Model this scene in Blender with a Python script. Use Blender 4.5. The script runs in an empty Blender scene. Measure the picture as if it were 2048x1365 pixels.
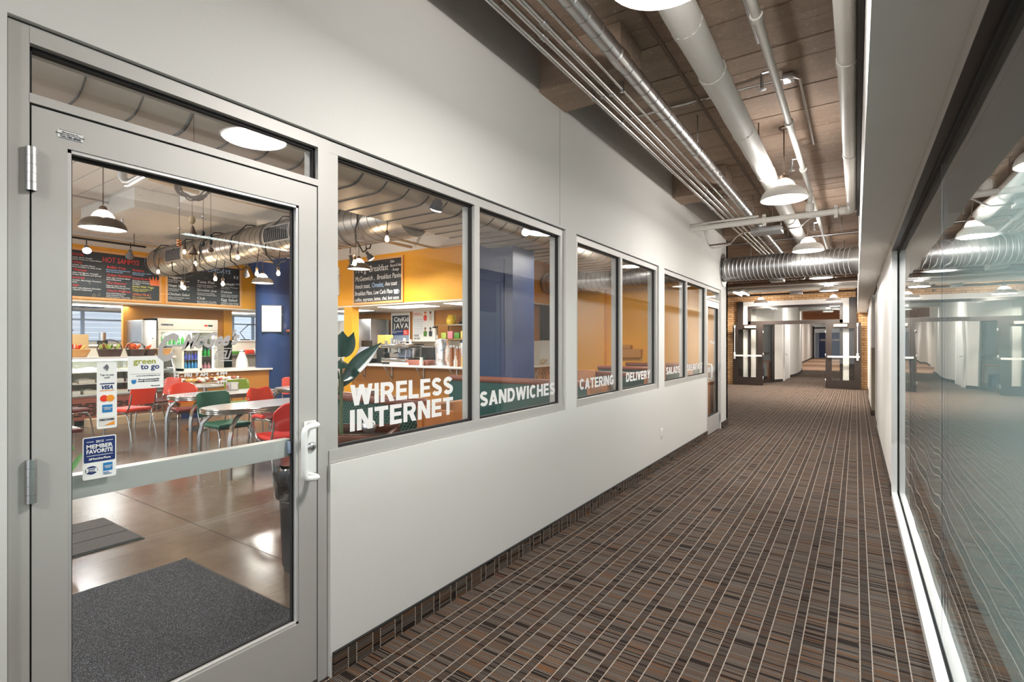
import bpy, bmesh, math, random
from mathutils import Vector, Matrix
random.seed(7)
C = bpy.context.scene.collection
sc = bpy.context.scene
PI = math.pi

# ---------------------------------------------------------------- camera, world, exposure
cam_d = bpy.data.cameras.new('camera'); cam = bpy.data.objects.new('camera', cam_d); C.objects.link(cam)
cam_d.sensor_width = 36.0; cam_d.lens = 18.0; cam_d.shift_y = 0.0017; cam_d.clip_start = 0.02; cam_d.clip_end = 200
cam.location = (1.9, 0.0, 1.46)
cam.rotation_euler = (PI/2, 0, math.atan(688/1024))
sc.camera = cam
sc.view_settings.view_transform = 'Standard'; sc.view_settings.look = 'None'
sc.view_settings.gamma = 1.0; sc.view_settings.use_curve_mapping = False
sc.view_settings.exposure = 0.38
sc.cycles.use_denoising = True
sc.cycles.sample_clamp_indirect = 6.0; sc.cycles.sample_clamp_direct = 0.0
sc.cycles.caustics_reflective = False; sc.cycles.caustics_refractive = False
sc.cycles.transparent_max_bounces = 24; sc.cycles.max_bounces = 9; sc.cycles.diffuse_bounces = 5; sc.cycles.glossy_bounces = 5
W = bpy.data.worlds.new('world'); sc.world = W; W.use_nodes = True
W.node_tree.nodes['Background'].inputs[0].default_value = (0.86, 0.93, 1.0, 1); W.node_tree.nodes['Background'].inputs[1].default_value = 1.35

def light(name, kind, loc, power, size=0.3, col=(1, 0.96, 0.91), rot=(0, 0, 0), size_y=None, spread=None):
    d = bpy.data.lights.new(name, kind); d.energy = power; d.color = col
    if kind == 'AREA':
        d.shape = 'DISK' if size_y is None else 'RECTANGLE'; d.size = size
        if size_y: d.size_y = size_y
        if spread: d.spread = spread
    elif kind == 'POINT': d.shadow_soft_size = size
    elif kind == 'SPOT': d.shadow_soft_size = size; d.spot_size = math.radians(110); d.spot_blend = 0.6
    o = bpy.data.objects.new(name, d); C.objects.link(o); o.location = loc; o.rotation_euler = rot
    return o

# ---------------------------------------------------------------- materials
def sock(n, *names):
    for x in names:
        if x in n.inputs: return n.inputs[x]
class NT:
    def __init__(s, name):
        s.m = bpy.data.materials.new(name); s.m.use_nodes = True; s.t = s.m.node_tree; s.t.nodes.clear()
        s.out = s.t.nodes.new('ShaderNodeOutputMaterial')
    def n(s, typ, **kw):
        x = s.t.nodes.new('ShaderNode' + typ)
        for k, v in kw.items(): setattr(x, k, v)
        return x
    def l(s, a, b): s.t.links.new(a, b)
    def val(s, v, to):
        if isinstance(v, (int, float)): to.default_value = v
        elif isinstance(v, tuple): to.default_value = v if len(v) == 4 else (*v, 1)
        else: s.l(v, to)
    def math(s, op, a, b=0.0, c=0.0):
        x = s.n('Math', operation=op); s.val(a, x.inputs[0]); s.val(b, x.inputs[1])
        if op in ('MULTIPLY_ADD', 'SMOOTH_MIN', 'COMPARE'): s.val(c, x.inputs[2])
        return x.outputs[0]
    def mix(s, f, a, b):
        x = s.n('Mix', data_type='RGBA'); s.val(f, x.inputs[0]); s.val(a, x.inputs[6]); s.val(b, x.inputs[7]); return x.outputs[2]
    def coord(s): return s.n('TexCoord').outputs['Object']
    def noise(s, scale, detail=4, vec=None, rough=0.55, col=False):
        x = s.n('TexNoise'); x.inputs['Scale'].default_value = scale; x.inputs['Detail'].default_value = detail; x.inputs['Roughness'].default_value = rough
        s.l(vec if vec is not None else s.coord(), x.inputs['Vector']); return x.outputs['Color' if col else 'Fac']
    def ramp(s, f, stops):
        x = s.n('ValToRGB'); s.l(f, x.inputs[0]); r = x.color_ramp
        while len(r.elements) < len(stops): r.elements.new(0.5)
        for e, (p, c) in zip(r.elements, stops): e.position = p; e.color = (*c, 1)
        return x.outputs[0]
    def bsdf(s, col, rough=0.5, metal=0.0, **kw):
        x = s.n('BsdfPrincipled'); s.val(col, x.inputs['Base Color']); s.val(rough, x.inputs['Roughness']); s.val(metal, x.inputs['Metallic'])
        for k, v in kw.items(): s.val(v, x.inputs[k.replace('_', ' ')])
        s.l(x.outputs[0], s.out.inputs[0]); return x
    def bump(s, b, h, strength=0.3, dist=0.005):
        x = s.n('Bump'); x.inputs['Strength'].default_value = strength; x.inputs['Distance'].default_value = dist
        s.l(h, x.inputs['Height']); s.l(x.outputs[0], b.inputs['Normal'])
def srgb(r, g, b):
    f = lambda c: (c/255/12.92 if c/255 <= 0.04045 else ((c/255+0.055)/1.055)**2.4)
    return (f(r), f(g), f(b))
M = {}
def plain(name, col, rough=0.5, metal=0.0, var=0.0, scale=6, bump=0, bscale=60, **kw):
    t = NT(name); c = col
    if var:
        f = t.noise(scale, 5); c = t.mix(f, tuple(x*(1-var) for x in col), tuple(min(1, x*(1+var)) for x in col))
    b = t.bsdf(c, rough, metal, **kw)
    if bump: t.bump(b, t.noise(bscale, 3), bump, 0.004)
    M[name] = t.m; return t.m
def emis(name, col, strength, base=(0.8, 0.8, 0.8)):
    t = NT(name); t.bsdf(base, 0.4, Emission_Color=col, Emission_Strength=strength); M[name] = t.m
wallc = srgb(216, 214, 209)
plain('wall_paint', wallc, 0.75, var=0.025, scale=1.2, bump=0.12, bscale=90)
plain('white_paint', srgb(228, 225, 220), 0.55, var=0.04, scale=3)
plain('white_pipe', srgb(226, 223, 216), 0.5, var=0.10, scale=4, bump=0.25, bscale=14)
plain('pipe_wrap', srgb(222, 219, 213), 0.6, var=0.06, scale=5, bump=0.6, bscale=11)
plain('alum', srgb(184, 181, 176), 0.5, 0.2, var=0.05, scale=2)
plain('alum_light', srgb(205, 203, 200), 0.4, 0.35, var=0.04, scale=2)
plain('white_metal', srgb(236, 236, 234), 0.35, 0.1)
plain('chrome', (0.46, 0.45, 0.44), 0.16, 1.0)
plain('conduit', (0.66, 0.645, 0.63), 0.25, 1.0, var=0.18, scale=5)
plain('steel', (0.58, 0.58, 0.58), 0.32, 1.0, var=0.12, scale=3)
plain('black', (0.012, 0.011, 0.011), 0.5)
plain('gasket', (0.008, 0.007, 0.007), 0.7)
plain('black_plastic', (0.016, 0.016, 0.018), 0.32, var=0.3, scale=20)
plain('dark_brown_trim', srgb(44, 36, 32), 0.4, var=0.1, scale=4)
plain('brown_pipe', srgb(112, 92, 78), 0.6, var=0.15)
plain('yellow_wall', srgb(238, 166, 30), 0.62, var=0.05, scale=1.5, bump=0.08)
plain('tan_wall', srgb(190, 126, 46), 0.55, var=0.06, scale=2)
plain('tan_dark', srgb(158, 108, 58), 0.55, var=0.06, scale=2)
plain('counter_front', srgb(186, 124, 52), 0.5, var=0.06, scale=2)
plain('cream', srgb(214, 208, 190), 0.45, var=0.03)
plain('counter_white', srgb(228, 225, 218), 0.28, var=0.03)
plain('pine', srgb(226, 168, 104), 0.5, var=0.12, scale=8)
plain('slate', srgb(44, 46, 50), 0.55, var=0.35, scale=2.5)
plain('chalk', srgb(232, 232, 230), 0.9)
plain('chalk_blue', srgb(170, 200, 235), 0.9)
plain('chalk_red', srgb(226, 70, 66), 0.9)
plain('chalk_yellow', srgb(222, 214, 96), 0.9)
plain('vinyl_white', srgb(226, 223, 220), 0.6)
plain('vinyl_grey', srgb(176, 168, 164), 0.6)
plain('upper_wall_grey', srgb(172, 168, 164), 0.8, var=0.06)
plain('orange_vinyl', srgb(232, 62, 30), 0.32, var=0.06, scale=6)
plain('red_vinyl', srgb(208, 42, 34), 0.35, var=0.06, scale=6)
plain('coral_vinyl', srgb(226, 92, 78), 0.35)
plain('maroon_vinyl', srgb(104, 38, 36), 0.3)
plain('green_vinyl', srgb(34, 84, 62), 0.45, var=0.25, scale=9)
plain('lime_vinyl', srgb(128, 150, 40), 0.4)
plain('formica', srgb(206, 203, 202), 0.16, var=0.05, scale=30)
plain('booth_wood', srgb(122, 62, 42), 0.35, var=0.3, scale=5)
plain('wood_panel', srgb(176, 108, 58), 0.4, var=0.2, scale=6)
plain('light_wood', srgb(196, 172, 140), 0.5, var=0.1, scale=6)
plain('leaf', srgb(34, 62, 52), 0.22, var=0.3, scale=12)
plain('leaf_light', srgb(78, 132, 44), 0.4, var=0.25, scale=12)
plain('stem', srgb(86, 92, 60), 0.5)
plain('terracotta', srgb(196, 128, 100), 0.7)
plain('soil', srgb(52, 38, 30), 0.9)
plain('plastic_bag', (0.010, 0.010, 0.011), 0.18, bump=0.9, bscale=26)
plain('paper', srgb(240, 239, 234), 0.7)
plain('navy', srgb(24, 44, 104), 0.5)
plain('cyan_blue', srgb(36, 122, 184), 0.5)
plain('card_red', srgb(232, 60, 30), 0.5)
plain('card_orange', srgb(238, 150, 40), 0.5)
plain('lettergrey', srgb(120, 120, 124), 0.6)
plain('olive_green', srgb(164, 166, 58), 0.6)
plain('ink', srgb(34, 38, 64), 0.6)
plain('cardboard', srgb(204, 170, 120), 0.7, var=0.05)
plain('wicker_light', srgb(206, 152, 88), 0.6, var=0.3, scale=40)
plain('wicker_dark', srgb(74, 46, 36), 0.5, var=0.35, scale=40)
plain('twig', srgb(94, 76, 64), 0.8, var=0.3, scale=40)
plain('bronze', srgb(118, 98, 84), 0.45, 0.5)
plain('copper', srgb(196, 120, 70), 0.3, 0.8)
plain('lamp_metal', srgb(196, 188, 178), 0.4, 0.35)
plain('lamp_brown', srgb(112, 98, 86), 0.4, 0.4)
plain('bottle_green', srgb(52, 178, 66), 0.15)
plain('can_blue', srgb(34, 70, 190), 0.2, 0.3)
plain('can_cyan', srgb(60, 150, 205), 0.2, 0.3)
plain('can_pink', srgb(226, 130, 140), 0.3)
plain('bottle_dark', srgb(30, 60, 50), 0.15)
plain('snack_green', srgb(176, 190, 84), 0.35, var=0.35, scale=30)
plain('snack_orange', srgb(238, 112, 44), 0.3, var=0.2, scale=20)
plain('snack_red', srgb(206, 60, 44), 0.35, var=0.25, scale=20)
plain('snack_yellow', srgb(240, 190, 96), 0.35, var=0.25, scale=20)
plain('snack_white', srgb(226, 220, 214), 0.3, var=0.2, scale=40)
plain('snack_brown', srgb(150, 84, 56), 0.4, var=0.3, scale=30)
plain('fridge_white', srgb(226, 220, 204), 0.4)
plain('bottle_white', srgb(236, 232, 226), 0.3)
plain('coffee_jar', srgb(150, 96, 66), 0.2, var=0.5, scale=60)
plain('pitcher_yellow', srgb(232, 196, 52), 0.25, var=0.1, scale=8)
plain('foil', (0.8, 0.8, 0.82), 0.2, 0.9, bump=1.0, bscale=30)
plain('beige_panel', srgb(150, 138, 118), 0.5, var=0.08)
plain('red_sign', srgb(214, 60, 50), 0.5)
plain('lavender', srgb(92, 90, 190), 0.5)
plain('brown_panel', srgb(150, 92, 78), 0.35, var=0.08)
plain('louver', srgb(138, 112, 92), 0.45, var=0.05)
plain('facade', srgb(226, 228, 236), 0.8, var=0.04, scale=1.5)
plain('panel_blue_grey', srgb(150, 170, 200), 0.8)  # blue grey of the slanted panel and its post
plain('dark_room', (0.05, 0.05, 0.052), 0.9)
plain('mortar', srgb(70, 52, 42), 0.9)
plain('outlet_white', srgb(238, 238, 236), 0.4)
plain('frame_blue', srgb(150, 164, 186), 0.5)
plain('tarnish', srgb(96, 62, 50), 0.3, 0.5, var=0.4, scale=25)
plain('dull_green', srgb(22, 70, 64), 0.5, var=0.1)
plain('post_blue', srgb(32, 55, 102), 0.45, var=0.18, scale=3, bump=0.5, bscale=7)
emis('lamp_glow', (1, 0.97, 0.93), 4.5)
t = NT('dome_glow'); e_ = t.n('Emission'); e_.inputs[0].default_value = (1, 0.94, 0.86, 1); e_.inputs[1].default_value = 2.4; tp = t.n('BsdfTransparent'); mx = t.n('MixShader'); mx.inputs[0].default_value = 0.4; t.l(tp.outputs[0], mx.inputs[1]); t.l(e_.outputs[0], mx.inputs[2]); t.l(mx.outputs[0], t.out.inputs[0]); M['dome_glow'] = t.m
emis('bulb_glow', (1, 0.72, 0.42), 22)
emis('spot_glow', (1, 0.98, 1.0), 14)
emis('tube_glow', (1, 0.98, 0.95), 7)
emis('troffer_glow', (1, 0.99, 0.97), 3.2)
emis('cooler_light', (0.85, 0.93, 1.0), 1.0)
emis('neon_red', (1, 0.25, 0.12), 3)
emis('case_light', (0.8, 0.95, 1.0), 5)

def mk_glass(name, tint=(0.97, 0.985, 0.98), f0=0.045, rough=0.0, maxr=1.0, wave=False):
    t = NT(name); lw = t.n('LayerWeight'); lw.inputs['Blend'].default_value = 0.5
    p = t.math('POWER', lw.outputs['Facing'], 5.0); f = t.math('MULTIPLY_ADD', p, maxr-f0, f0)
    tr = t.n('BsdfTransparent'); tr.inputs[0].default_value = (*tint, 1)
    gl = t.n('BsdfGlossy'); gl.inputs[0].default_value = (1, 1, 1, 1); gl.inputs['Roughness'].default_value = rough
    if wave:
        bp = t.n('Bump'); bp.inputs['Strength'].default_value = 0.25; bp.inputs['Distance'].default_value = 0.01; t.l(t.noise(1.3, 1, t.n('NewGeometry').outputs['Position']), bp.inputs['Height']); t.l(bp.outputs[0], gl.inputs['Normal'])
    mx = t.n('MixShader'); t.l(f, mx.inputs[0]); t.l(tr.outputs[0], mx.inputs[1]); t.l(gl.outputs[0], mx.inputs[2]); t.l(mx.outputs[0], t.out.inputs[0])
    M[name] = t.m
mk_glass('glass', f0=0.026, maxr=0.62); mk_glass('glass_partition', (0.93, 0.97, 0.96), 0.10, wave=True); mk_glass('glass_small', (0.95, 0.97, 0.98), 0.05, 0.0, 0.6)
# frosted film on the glass partition
t = NT('frosted_film'); v = t.n('Mapping'); t.l(t.coord(), v.inputs[0]); v.inputs['Scale'].default_value = (1, 60, 9)
f = t.noise(6, 3, v.outputs[0]); col = t.mix(f, srgb(206, 218, 219), srgb(236, 243, 243))
b = t.bsdf(col, 0.3, Specular_IOR_Level=0.6); tl = t.n('BsdfTranslucent'); tl.inputs[0].default_value = (0.70, 0.84, 0.86, 1); mx = t.n('MixShader'); mx.inputs[0].default_value = 0.5; t.l(b.outputs[0], mx.inputs[1]); t.l(tl.outputs[0], mx.inputs[2]); t.l(mx.outputs[0], t.out.inputs[0]); M['frosted_film'] = t.m

# carpet: light double stripes every 14 cm, fine cross threads, dark ground
def mk_carpet(name, along, across, light=1.0):
    t = NT(name); s = t.n('SeparateXYZ'); t.l(t.n('NewGeometry').outputs['Position'], s.inputs[0])
    X = s.outputs[across]; Y = s.outputs[along]
    xs = t.math('DIVIDE', t.math('SUBTRACT', X, 0.09), 0.14); fx = t.math('FRACT', xs)
    a = t.math('LESS_THAN', t.math('ABSOLUTE', t.math('SUBTRACT', fx, 0.04)), 0.016)
    b_ = t.math('LESS_THAN', t.math('ABSOLUTE', t.math('SUBTRACT', fx, 0.37)), 0.016)
    st = t.math('MAXIMUM', a, b_)
    st = t.math('MULTIPLY', st, t.math('GREATER_THAN', t.math('FRACT', t.math('DIVIDE', Y, 0.012)), 0.22))
    inner = t.math('MULTIPLY', t.math('GREATER_THAN', fx, 0.04), t.math('LESS_THAN', fx, 0.37))
    row = t.math('FLOOR', t.math('DIVIDE', Y, 0.0078)); col = t.math('ADD', t.math('FLOOR', xs), t.math('MULTIPLY', inner, 57.3))
    cv = t.n('CombineXYZ'); t.l(col, cv.inputs[0]); t.l(row, cv.inputs[1])
    wn = t.n('TexWhiteNoise', noise_dimensions='2D'); t.l(cv.outputs[0], wn.inputs['Vector'])
    ry = t.math('FRACT', t.math('DIVIDE', Y, 0.0078)); line = t.math('LESS_THAN', ry, 0.40)
    # bands of rows with and without threads
    cv2 = t.n('CombineXYZ'); t.l(t.math('MULTIPLY', col, 3.7), cv2.inputs[0]); t.l(t.math('MULTIPLY', Y, 38.0), cv2.inputs[1])
    nb = t.n('TexNoise'); nb.inputs['Scale'].default_value = 1.0; nb.inputs['Detail'].default_value = 1.0; t.l(cv2.outputs[0], nb.inputs['Vector'])
    thr = t.math('GREATER_THAN', t.math('ADD', nb.outputs['Fac'], t.math('MULTIPLY', wn.outputs[0], 0.22)), 0.50)
    on = t.math('MULTIPLY', line, thr)
    on = t.math('MULTIPLY', on, t.math('SUBTRACT', 1.0, t.math('MULTIPLY', inner, 0.45)))
    tone = t.ramp(wn.outputs[0], [(0.0, srgb(140, 130, 121)), (0.70, srgb(112, 101, 92)), (0.88, srgb(148, 102, 62)), (1.0, srgb(104, 98, 96))])
    basec = t.mix(t.noise(180, 2), srgb(28, 23, 21), srgb(52, 43, 38))
    c1 = t.mix(on, basec, tone); c2 = t.mix(st, c1, srgb(176, 164, 152))
    bb = t.bsdf(c2, 0.95, Specular_IOR_Level=0.1)
    t.bump(bb, t.math('ADD', line, t.math('MULTIPLY', st, 1.0)), 0.35, 0.002)
    M[name] = t.m
mk_carpet('carpet', 1, 0); mk_carpet('carpet_base_y', 2, 1); mk_carpet('carpet_base_x', 2, 0)
plain('carpet_tan', srgb(160, 128, 102), 0.95, var=0.12, scale=30)

# board formed concrete
def mk_boards(name, c0, c1, c2, bump):
    t = NT(name); v = t.n('Mapping'); t.l(t.n('NewGeometry').outputs['Position'], v.inputs[0]); v.inputs['Scale'].default_value = (0.5, 6, 6)
    f = t.noise(1.6, 8, v.outputs[0], 0.65); g = t.n('NewGeometry').outputs['Position']
    big = t.noise(0.9, 4, g); sp = t.noise(28, 6, g, 0.7)
    c = t.mix(f, c0, c1); c = t.mix(t.math('MULTIPLY', t.math('GREATER_THAN', sp, 0.62), 0.6), c, c2); c = t.mix(t.math('MULTIPLY', t.math('LESS_THAN', sp, 0.36), 0.5), c, tuple(x*0.35 for x in c0)); c = t.mix(t.math('MULTIPLY', t.math('GREATER_THAN', t.noise(0.55, 5, g, 0.6), 0.60), 0.22), c, tuple(x*0.5 for x in c0))
    c = t.mix(t.math('MULTIPLY', big, 0.45), c, c0)
    b = t.bsdf(c, 0.8); t.bump(b, t.math('ADD', f, t.math('MULTIPLY', sp, 0.5)), bump, 0.012); M[name] = t.m
mk_boards('concrete_brown', srgb(138, 116, 99), srgb(194, 170, 150), srgb(226, 208, 190), 0.8)
mk_boards('concrete_white', srgb(222, 218, 212), srgb(238, 235, 230), srgb(205, 198, 190), 0.2)

# polished stained concrete floor
t = NT('polished_floor'); g = t.n('NewGeometry').outputs['Position']
c = t.ramp(t.noise(0.8, 9, g, 0.62), [(0.25, srgb(66, 50, 42)), (0.45, srgb(96, 82, 70)), (0.6, srgb(122, 110, 98)), (0.8, srgb(88, 70, 56))])
c = t.mix(t.math('MULTIPLY', t.noise(9, 6, g), 0.35), c, srgb(104, 84, 72))
b = t.bsdf(c, 0.2); rr = t.n('MapRange'); t.l(t.noise(1.5, 3, g), rr.inputs[0]); rr.inputs[3].default_value = 0.15; rr.inputs[4].default_value = 0.27; t.l(rr.outputs[0], b.inputs['Roughness'])
t.bump(b, t.noise(2, 2, g), 0.03, 0.01); M['polished_floor'] = t.m
# door mat
t = NT('mat_pile'); g = t.coord(); sp = t.noise(210, 2, g, 0.7); n2 = t.noise(70, 3, g)
c = t.mix(t.math('MULTIPLY', t.math('GREATER_THAN', sp, 0.58), 0.9), srgb(40, 42, 46), srgb(128, 132, 142)); b = t.bsdf(c, 0.8); t.bump(b, sp, 0.9, 0.006); M['mat_pile'] = t.m
t = NT('rubber_mat'); vo = t.n('TexVoronoi', distance='CHEBYCHEV'); vo.inputs['Scale'].default_value = 55; vo.inputs['Randomness'].default_value = 0.15; t.l(t.coord(), vo.inputs['Vector'])
b = t.bsdf(t.mix(vo.outputs['Distance'], srgb(66, 62, 62), srgb(28, 27, 28)), 0.6); t.bump(b, vo.outputs['Distance'], 1.0, 0.006); M['rubber_mat'] = t.m
# quilted green upholstery (diamond stitching)
t = NT('quilt_green'); s = t.n('SeparateXYZ'); t.l(t.n('NewGeometry').outputs['Position'], s.inputs[0])
p = t.math('ADD', s.outputs[0], t.math('MULTIPLY', s.outputs[2], 0.75)); q = t.math('SUBTRACT', s.outputs[0], t.math('MULTIPLY', s.outputs[2], 0.75))
la = t.math('ABSOLUTE', t.math('SINE', t.math('MULTIPLY', p, 105))); lb = t.math('ABSOLUTE', t.math('SINE', t.math('MULTIPLY', q, 105)))
mn = t.math('MINIMUM', la, lb); ed = t.math('LESS_THAN', mn, 0.16)
b = t.bsdf(t.mix(ed, srgb(20, 62, 52), srgb(58, 100, 84)), 0.45); t.bump(b, mn, 0.8, 0.006); M['quilt_green'] = t.m
# spiral duct sheet metal
t = NT('duct_metal'); nn = t.noise(7, 5); b = t.bsdf(t.mix(nn, (0.28, 0.28, 0.27), (0.48, 0.47, 0.46)), 0.3, 0.95); t.bump(b, t.noise(3, 2), 0.15, 0.02); M['duct_metal'] = t.m
t = NT('duct_cafe'); nn = t.noise(4, 5); b = t.bsdf(t.mix(nn, (0.36, 0.33, 0.30), (0.52, 0.49, 0.46)), 0.3, 0.9); M['duct_cafe'] = t.m
plain('duct_seam', (0.12, 0.115, 0.11), 0.5, 0.4)
plain('duct_panel', srgb(206, 200, 192), 0.45, 0.35, var=0.06)
# bricks
def mk_brick(name, a, b2):
    t = NT(name); oi = t.n('ObjectInfo'); c = t.mix(oi.outputs['Random'], a, b2); c = t.mix(t.math('MULTIPLY', t.noise(40, 4), 0.5), c, tuple(x*0.6 for x in a)); b = t.bsdf(c, 0.85); t.bump(b, t.noise(60, 4), 0.4, 0.004); M[name] = t.m
mk_brick('brick', srgb(192, 146, 100), srgb(226, 186, 138)); mk_brick('brick_red', srgb(150, 92, 62), srgb(190, 128, 86))

# ---------------------------------------------------------------- mesh helpers
def wloc(o):
    v = Vector((0, 0, 0))
    while o is not None: v += Vector(o.location); o = o.parent
    return v
class MB:
    def __init__(s): s.v = []; s.f = []; s.sm = []
    def add(s, vs, fs, smooth=False, M4=None):
        o = len(s.v); s.v += [tuple(M4 @ Vector(p)) for p in vs] if M4 is not None else [tuple(p) for p in vs]
        s.f += [tuple(i+o for i in f) for f in fs]; s.sm += [smooth]*len(fs); return s
    def box(s, x0, x1, y0, y1, z0, z1, M4=None):
        if x0 > x1: x0, x1 = x1, x0
        if y0 > y1: y0, y1 = y1, y0
        if z0 > z1: z0, z1 = z1, z0
        vs = [(x0,y0,z0),(x1,y0,z0),(x1,y1,z0),(x0,y1,z0),(x0,y0,z1),(x1,y0,z1),(x1,y1,z1),(x0,y1,z1)]
        return s.add(vs, [(0,3,2,1),(4,5,6,7),(0,1,5,4),(1,2,6,5),(2,3,7,6),(3,0,4,7)], False, M4)
    def rbox(s, x0, x1, y0, y1, z0, z1, r=0.01, M4=None, seg=3):
        # box with all vertical and horizontal edges rounded (superellipse-like rings)
        cx, cy = (x0+x1)/2, (y0+y1)/2; hx, hy = (x1-x0)/2, (y1-y0)/2; r = min(r, hx, hy, (z1-z0)/2)
        prof = [(r*(1-math.cos(a)), z0 + r*(1-math.sin(a))) for a in [PI/2*(1-k/seg) for k in range(seg+1)]]
        prof = [(r - r*math.sin(PI/2*k/seg), z0 + r - r*math.cos(PI/2*k/seg)) for k in range(seg+1)]
        prof += [(r - r*math.cos(PI/2*k/seg), z1 - r + r*math.sin(PI/2*k/seg)) for k in range(seg+1)]
        rings = []
        for ins, z in prof:
            ring = []
            for (sx, sy, a0) in ((1,1,0),(-1,1,PI/2),(-1,-1,PI),(1,-1,3*PI/2)):
                for k in range(seg+1):
                    a = a0 + PI/2*k/seg; rr = max(r-ins, 0)
                    ring.append((cx+sx*(hx-r)+rr*math.cos(a), cy+sy*(hy-r)+rr*math.sin(a), z))
            rings.append(ring)
        return s.loft(rings, cap=True, M4=M4)
    def loft(s, rings, cap=False, closed=True, smooth=True, M4=None):
        n = len(rings[0]); vs = [p for r in rings for p in r]; fs = []
        for i in range(len(rings)-1):
            for j in range(n if closed else n-1):
                k = (j+1) % n; fs.append((i*n+j, i*n+k, (i+1)*n+k, (i+1)*n+j))
        s.add(vs, fs, smooth, M4)
        if cap:
            o = len(s.v)-len(vs); s.f.append(tuple(o+i for i in reversed(range(n)))); s.f.append(tuple(o+(len(rings)-1)*n+i for i in range(n))); s.sm += [False, False]
        return s
    def lathe(s, prof, c=(0,0,0), seg=24, M4=None, axis='z', smooth=True):
        rings = []
        for r, h in prof:
            ring = []
            for k in range(seg):
                a = 2*PI*k/seg; x, y = r*math.cos(a), r*math.sin(a)
                p = (c[0]+x, c[1]+y, c[2]+h) if axis == 'z' else ((c[0]+h, c[1]+x, c[2]+y) if axis == 'x' else (c[0]+y, c[1]+h, c[2]+x))
                ring.append(p)
            rings.append(ring)
        return s.loft(rings, smooth=smooth, M4=M4)
    def cyl(s, p0, p1, r, seg=12, r1=None, cap=True, smooth=True):
        return s.tube([p0, p1], r, seg, r1=r1, cap=cap, smooth=smooth)
    def tube(s, pts, r, seg=8, r1=None, cap=True, smooth=True, closed=False, flat=1.0):
        pts = [Vector(p) for p in pts]; n = len(pts); rings = []; up = None
        for i, p in enumerate(pts):
            a = pts[(i-1) % n] if closed else pts[max(i-1, 0)]; b = pts[(i+1) % n] if closed else pts[min(i+1, n-1)]
            d = (b-a).normalized()
            if up is None: up = Vector((0,0,1)) if abs(d.z) < 0.9 else Vector((1,0,0))
            x = d.cross(up); x = x.normalized() if x.length > 1e-6 else Vector((1,0,0)); y = x.cross(d).normalized(); up = y
            rr = (r[i] if isinstance(r, (list, tuple)) else (r if r1 is None else r+(r1-r)*i/(n-1)))
            rings.append([tuple(p + x*(rr*math.cos(2*PI*k/seg)) + y*(rr*flat*math.sin(2*PI*k/seg))) for k in range(seg)])
        if closed: rings.append(rings[0])
        return s.loft(rings, cap=cap and not closed, smooth=smooth)
    def prism(s, poly, h0, h1, axis='z', M4=None):
        n = len(poly)
        def P(a, b, h): return (a, b, h) if axis == 'z' else ((h, a, b) if axis == 'x' else (a, h, b))
        vs = [P(a, b, h0) for a, b in poly] + [P(a, b, h1) for a, b in poly]
        fs = [tuple(reversed(range(n))), tuple(range(n, 2*n))] + [(i, (i+1) % n, n+(i+1) % n, n+i) for i in range(n)]
        return s.add(vs, fs, False, M4)
    def ball(s, c, r, seg=12, rings=8, sz=1.0):
        return s.lathe([(max(r*math.sin(PI*k/rings), 1e-4), -r*sz*math.cos(PI*k/rings)) for k in range(rings+1)], c, seg)
    def quad(s, a, b, c, d): return s.add([a, b, c, d], [(0, 1, 2, 3)])
    def build(s, name, mat, parent=None, local=False, kind=None):
        me = bpy.data.meshes.new(name); off = Vector((0,0,0))
        if not local:
            if parent is not None: off = wloc(parent)
            else:
                xs = [p[0] for p in s.v]; ys = [p[1] for p in s.v]; zs = [p[2] for p in s.v]
                off = Vector(((min(xs)+max(xs))/2, (min(ys)+max(ys))/2, min(zs)))
        me.from_pydata([tuple(Vector(p)-off) for p in s.v], [], s.f); me.polygons.foreach_set('use_smooth', s.sm); me.validate(); 
        bm = bmesh.new(); bm.from_mesh(me); bmesh.ops.recalc_face_normals(bm, faces=bm.faces)
        for e in bm.edges:
            if len(e.link_faces) == 2 and e.calc_face_angle(0) > 0.75: e.smooth = False
        bm.to_mesh(me); bm.free()
        me.materials.append(M[mat] if isinstance(mat, str) else mat)
        o = bpy.data.objects.new(name, me); C.objects.link(o)
        if parent is not None: o.parent = parent
        elif not local: o.location = off
        if kind: o['kind'] = kind
        return o
def thing(name, label, cat, loc=(0,0,0), rz=0, group=None):
    o = bpy.data.objects.new(name, None); C.objects.link(o); o.empty_display_size = 0.1
    o.location = loc; o.rotation_euler = (0, 0, rz); o['label'] = label; o['category'] = cat
    if group: o['group'] = group
    return o
def tag(o, label, cat, group=None):
    o['label'] = label; o['category'] = cat
    if group: o['group'] = group
    return o
def struct(name, loc=(0,0,0)):
    o = bpy.data.objects.new(name, None); C.objects.link(o); o.location = loc; o['kind'] = 'structure'; return o
def box(name, mat, x0, x1, y0, y1, z0, z1, parent=None, kind=None): return MB().box(x0,x1,y0,y1,z0,z1).build(name, mat, parent, kind=kind)
def sbox(name, mat, *a): return box(name, mat, *a, kind='structure')
def piece(me_src, loc, parent, name):
    o = bpy.data.objects.new(name, me_src.data); C.objects.link(o); o.parent = parent; o.location = loc; return o
def dup(root, loc=None, rz=None, label=None, group=None, recol=None):
    r = root.copy(); C.objects.link(r)
    if loc is not None: r.location = loc
    if rz is not None: r.rotation_euler = (0, 0, rz)
    if label: r['label'] = label
    if group: r['group'] = group
    def rec(src, dst):
        for ch in src.children:
            c = ch.copy(); C.objects.link(c); c.parent = dst
            if recol and ch.data and ch.data.materials and ch.data.materials[0].name in recol:
                c.data = ch.data.copy(); c.data.materials[0] = M[recol[ch.data.materials[0].name]]
            rec(ch, c)
    rec(root, r); return r
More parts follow.
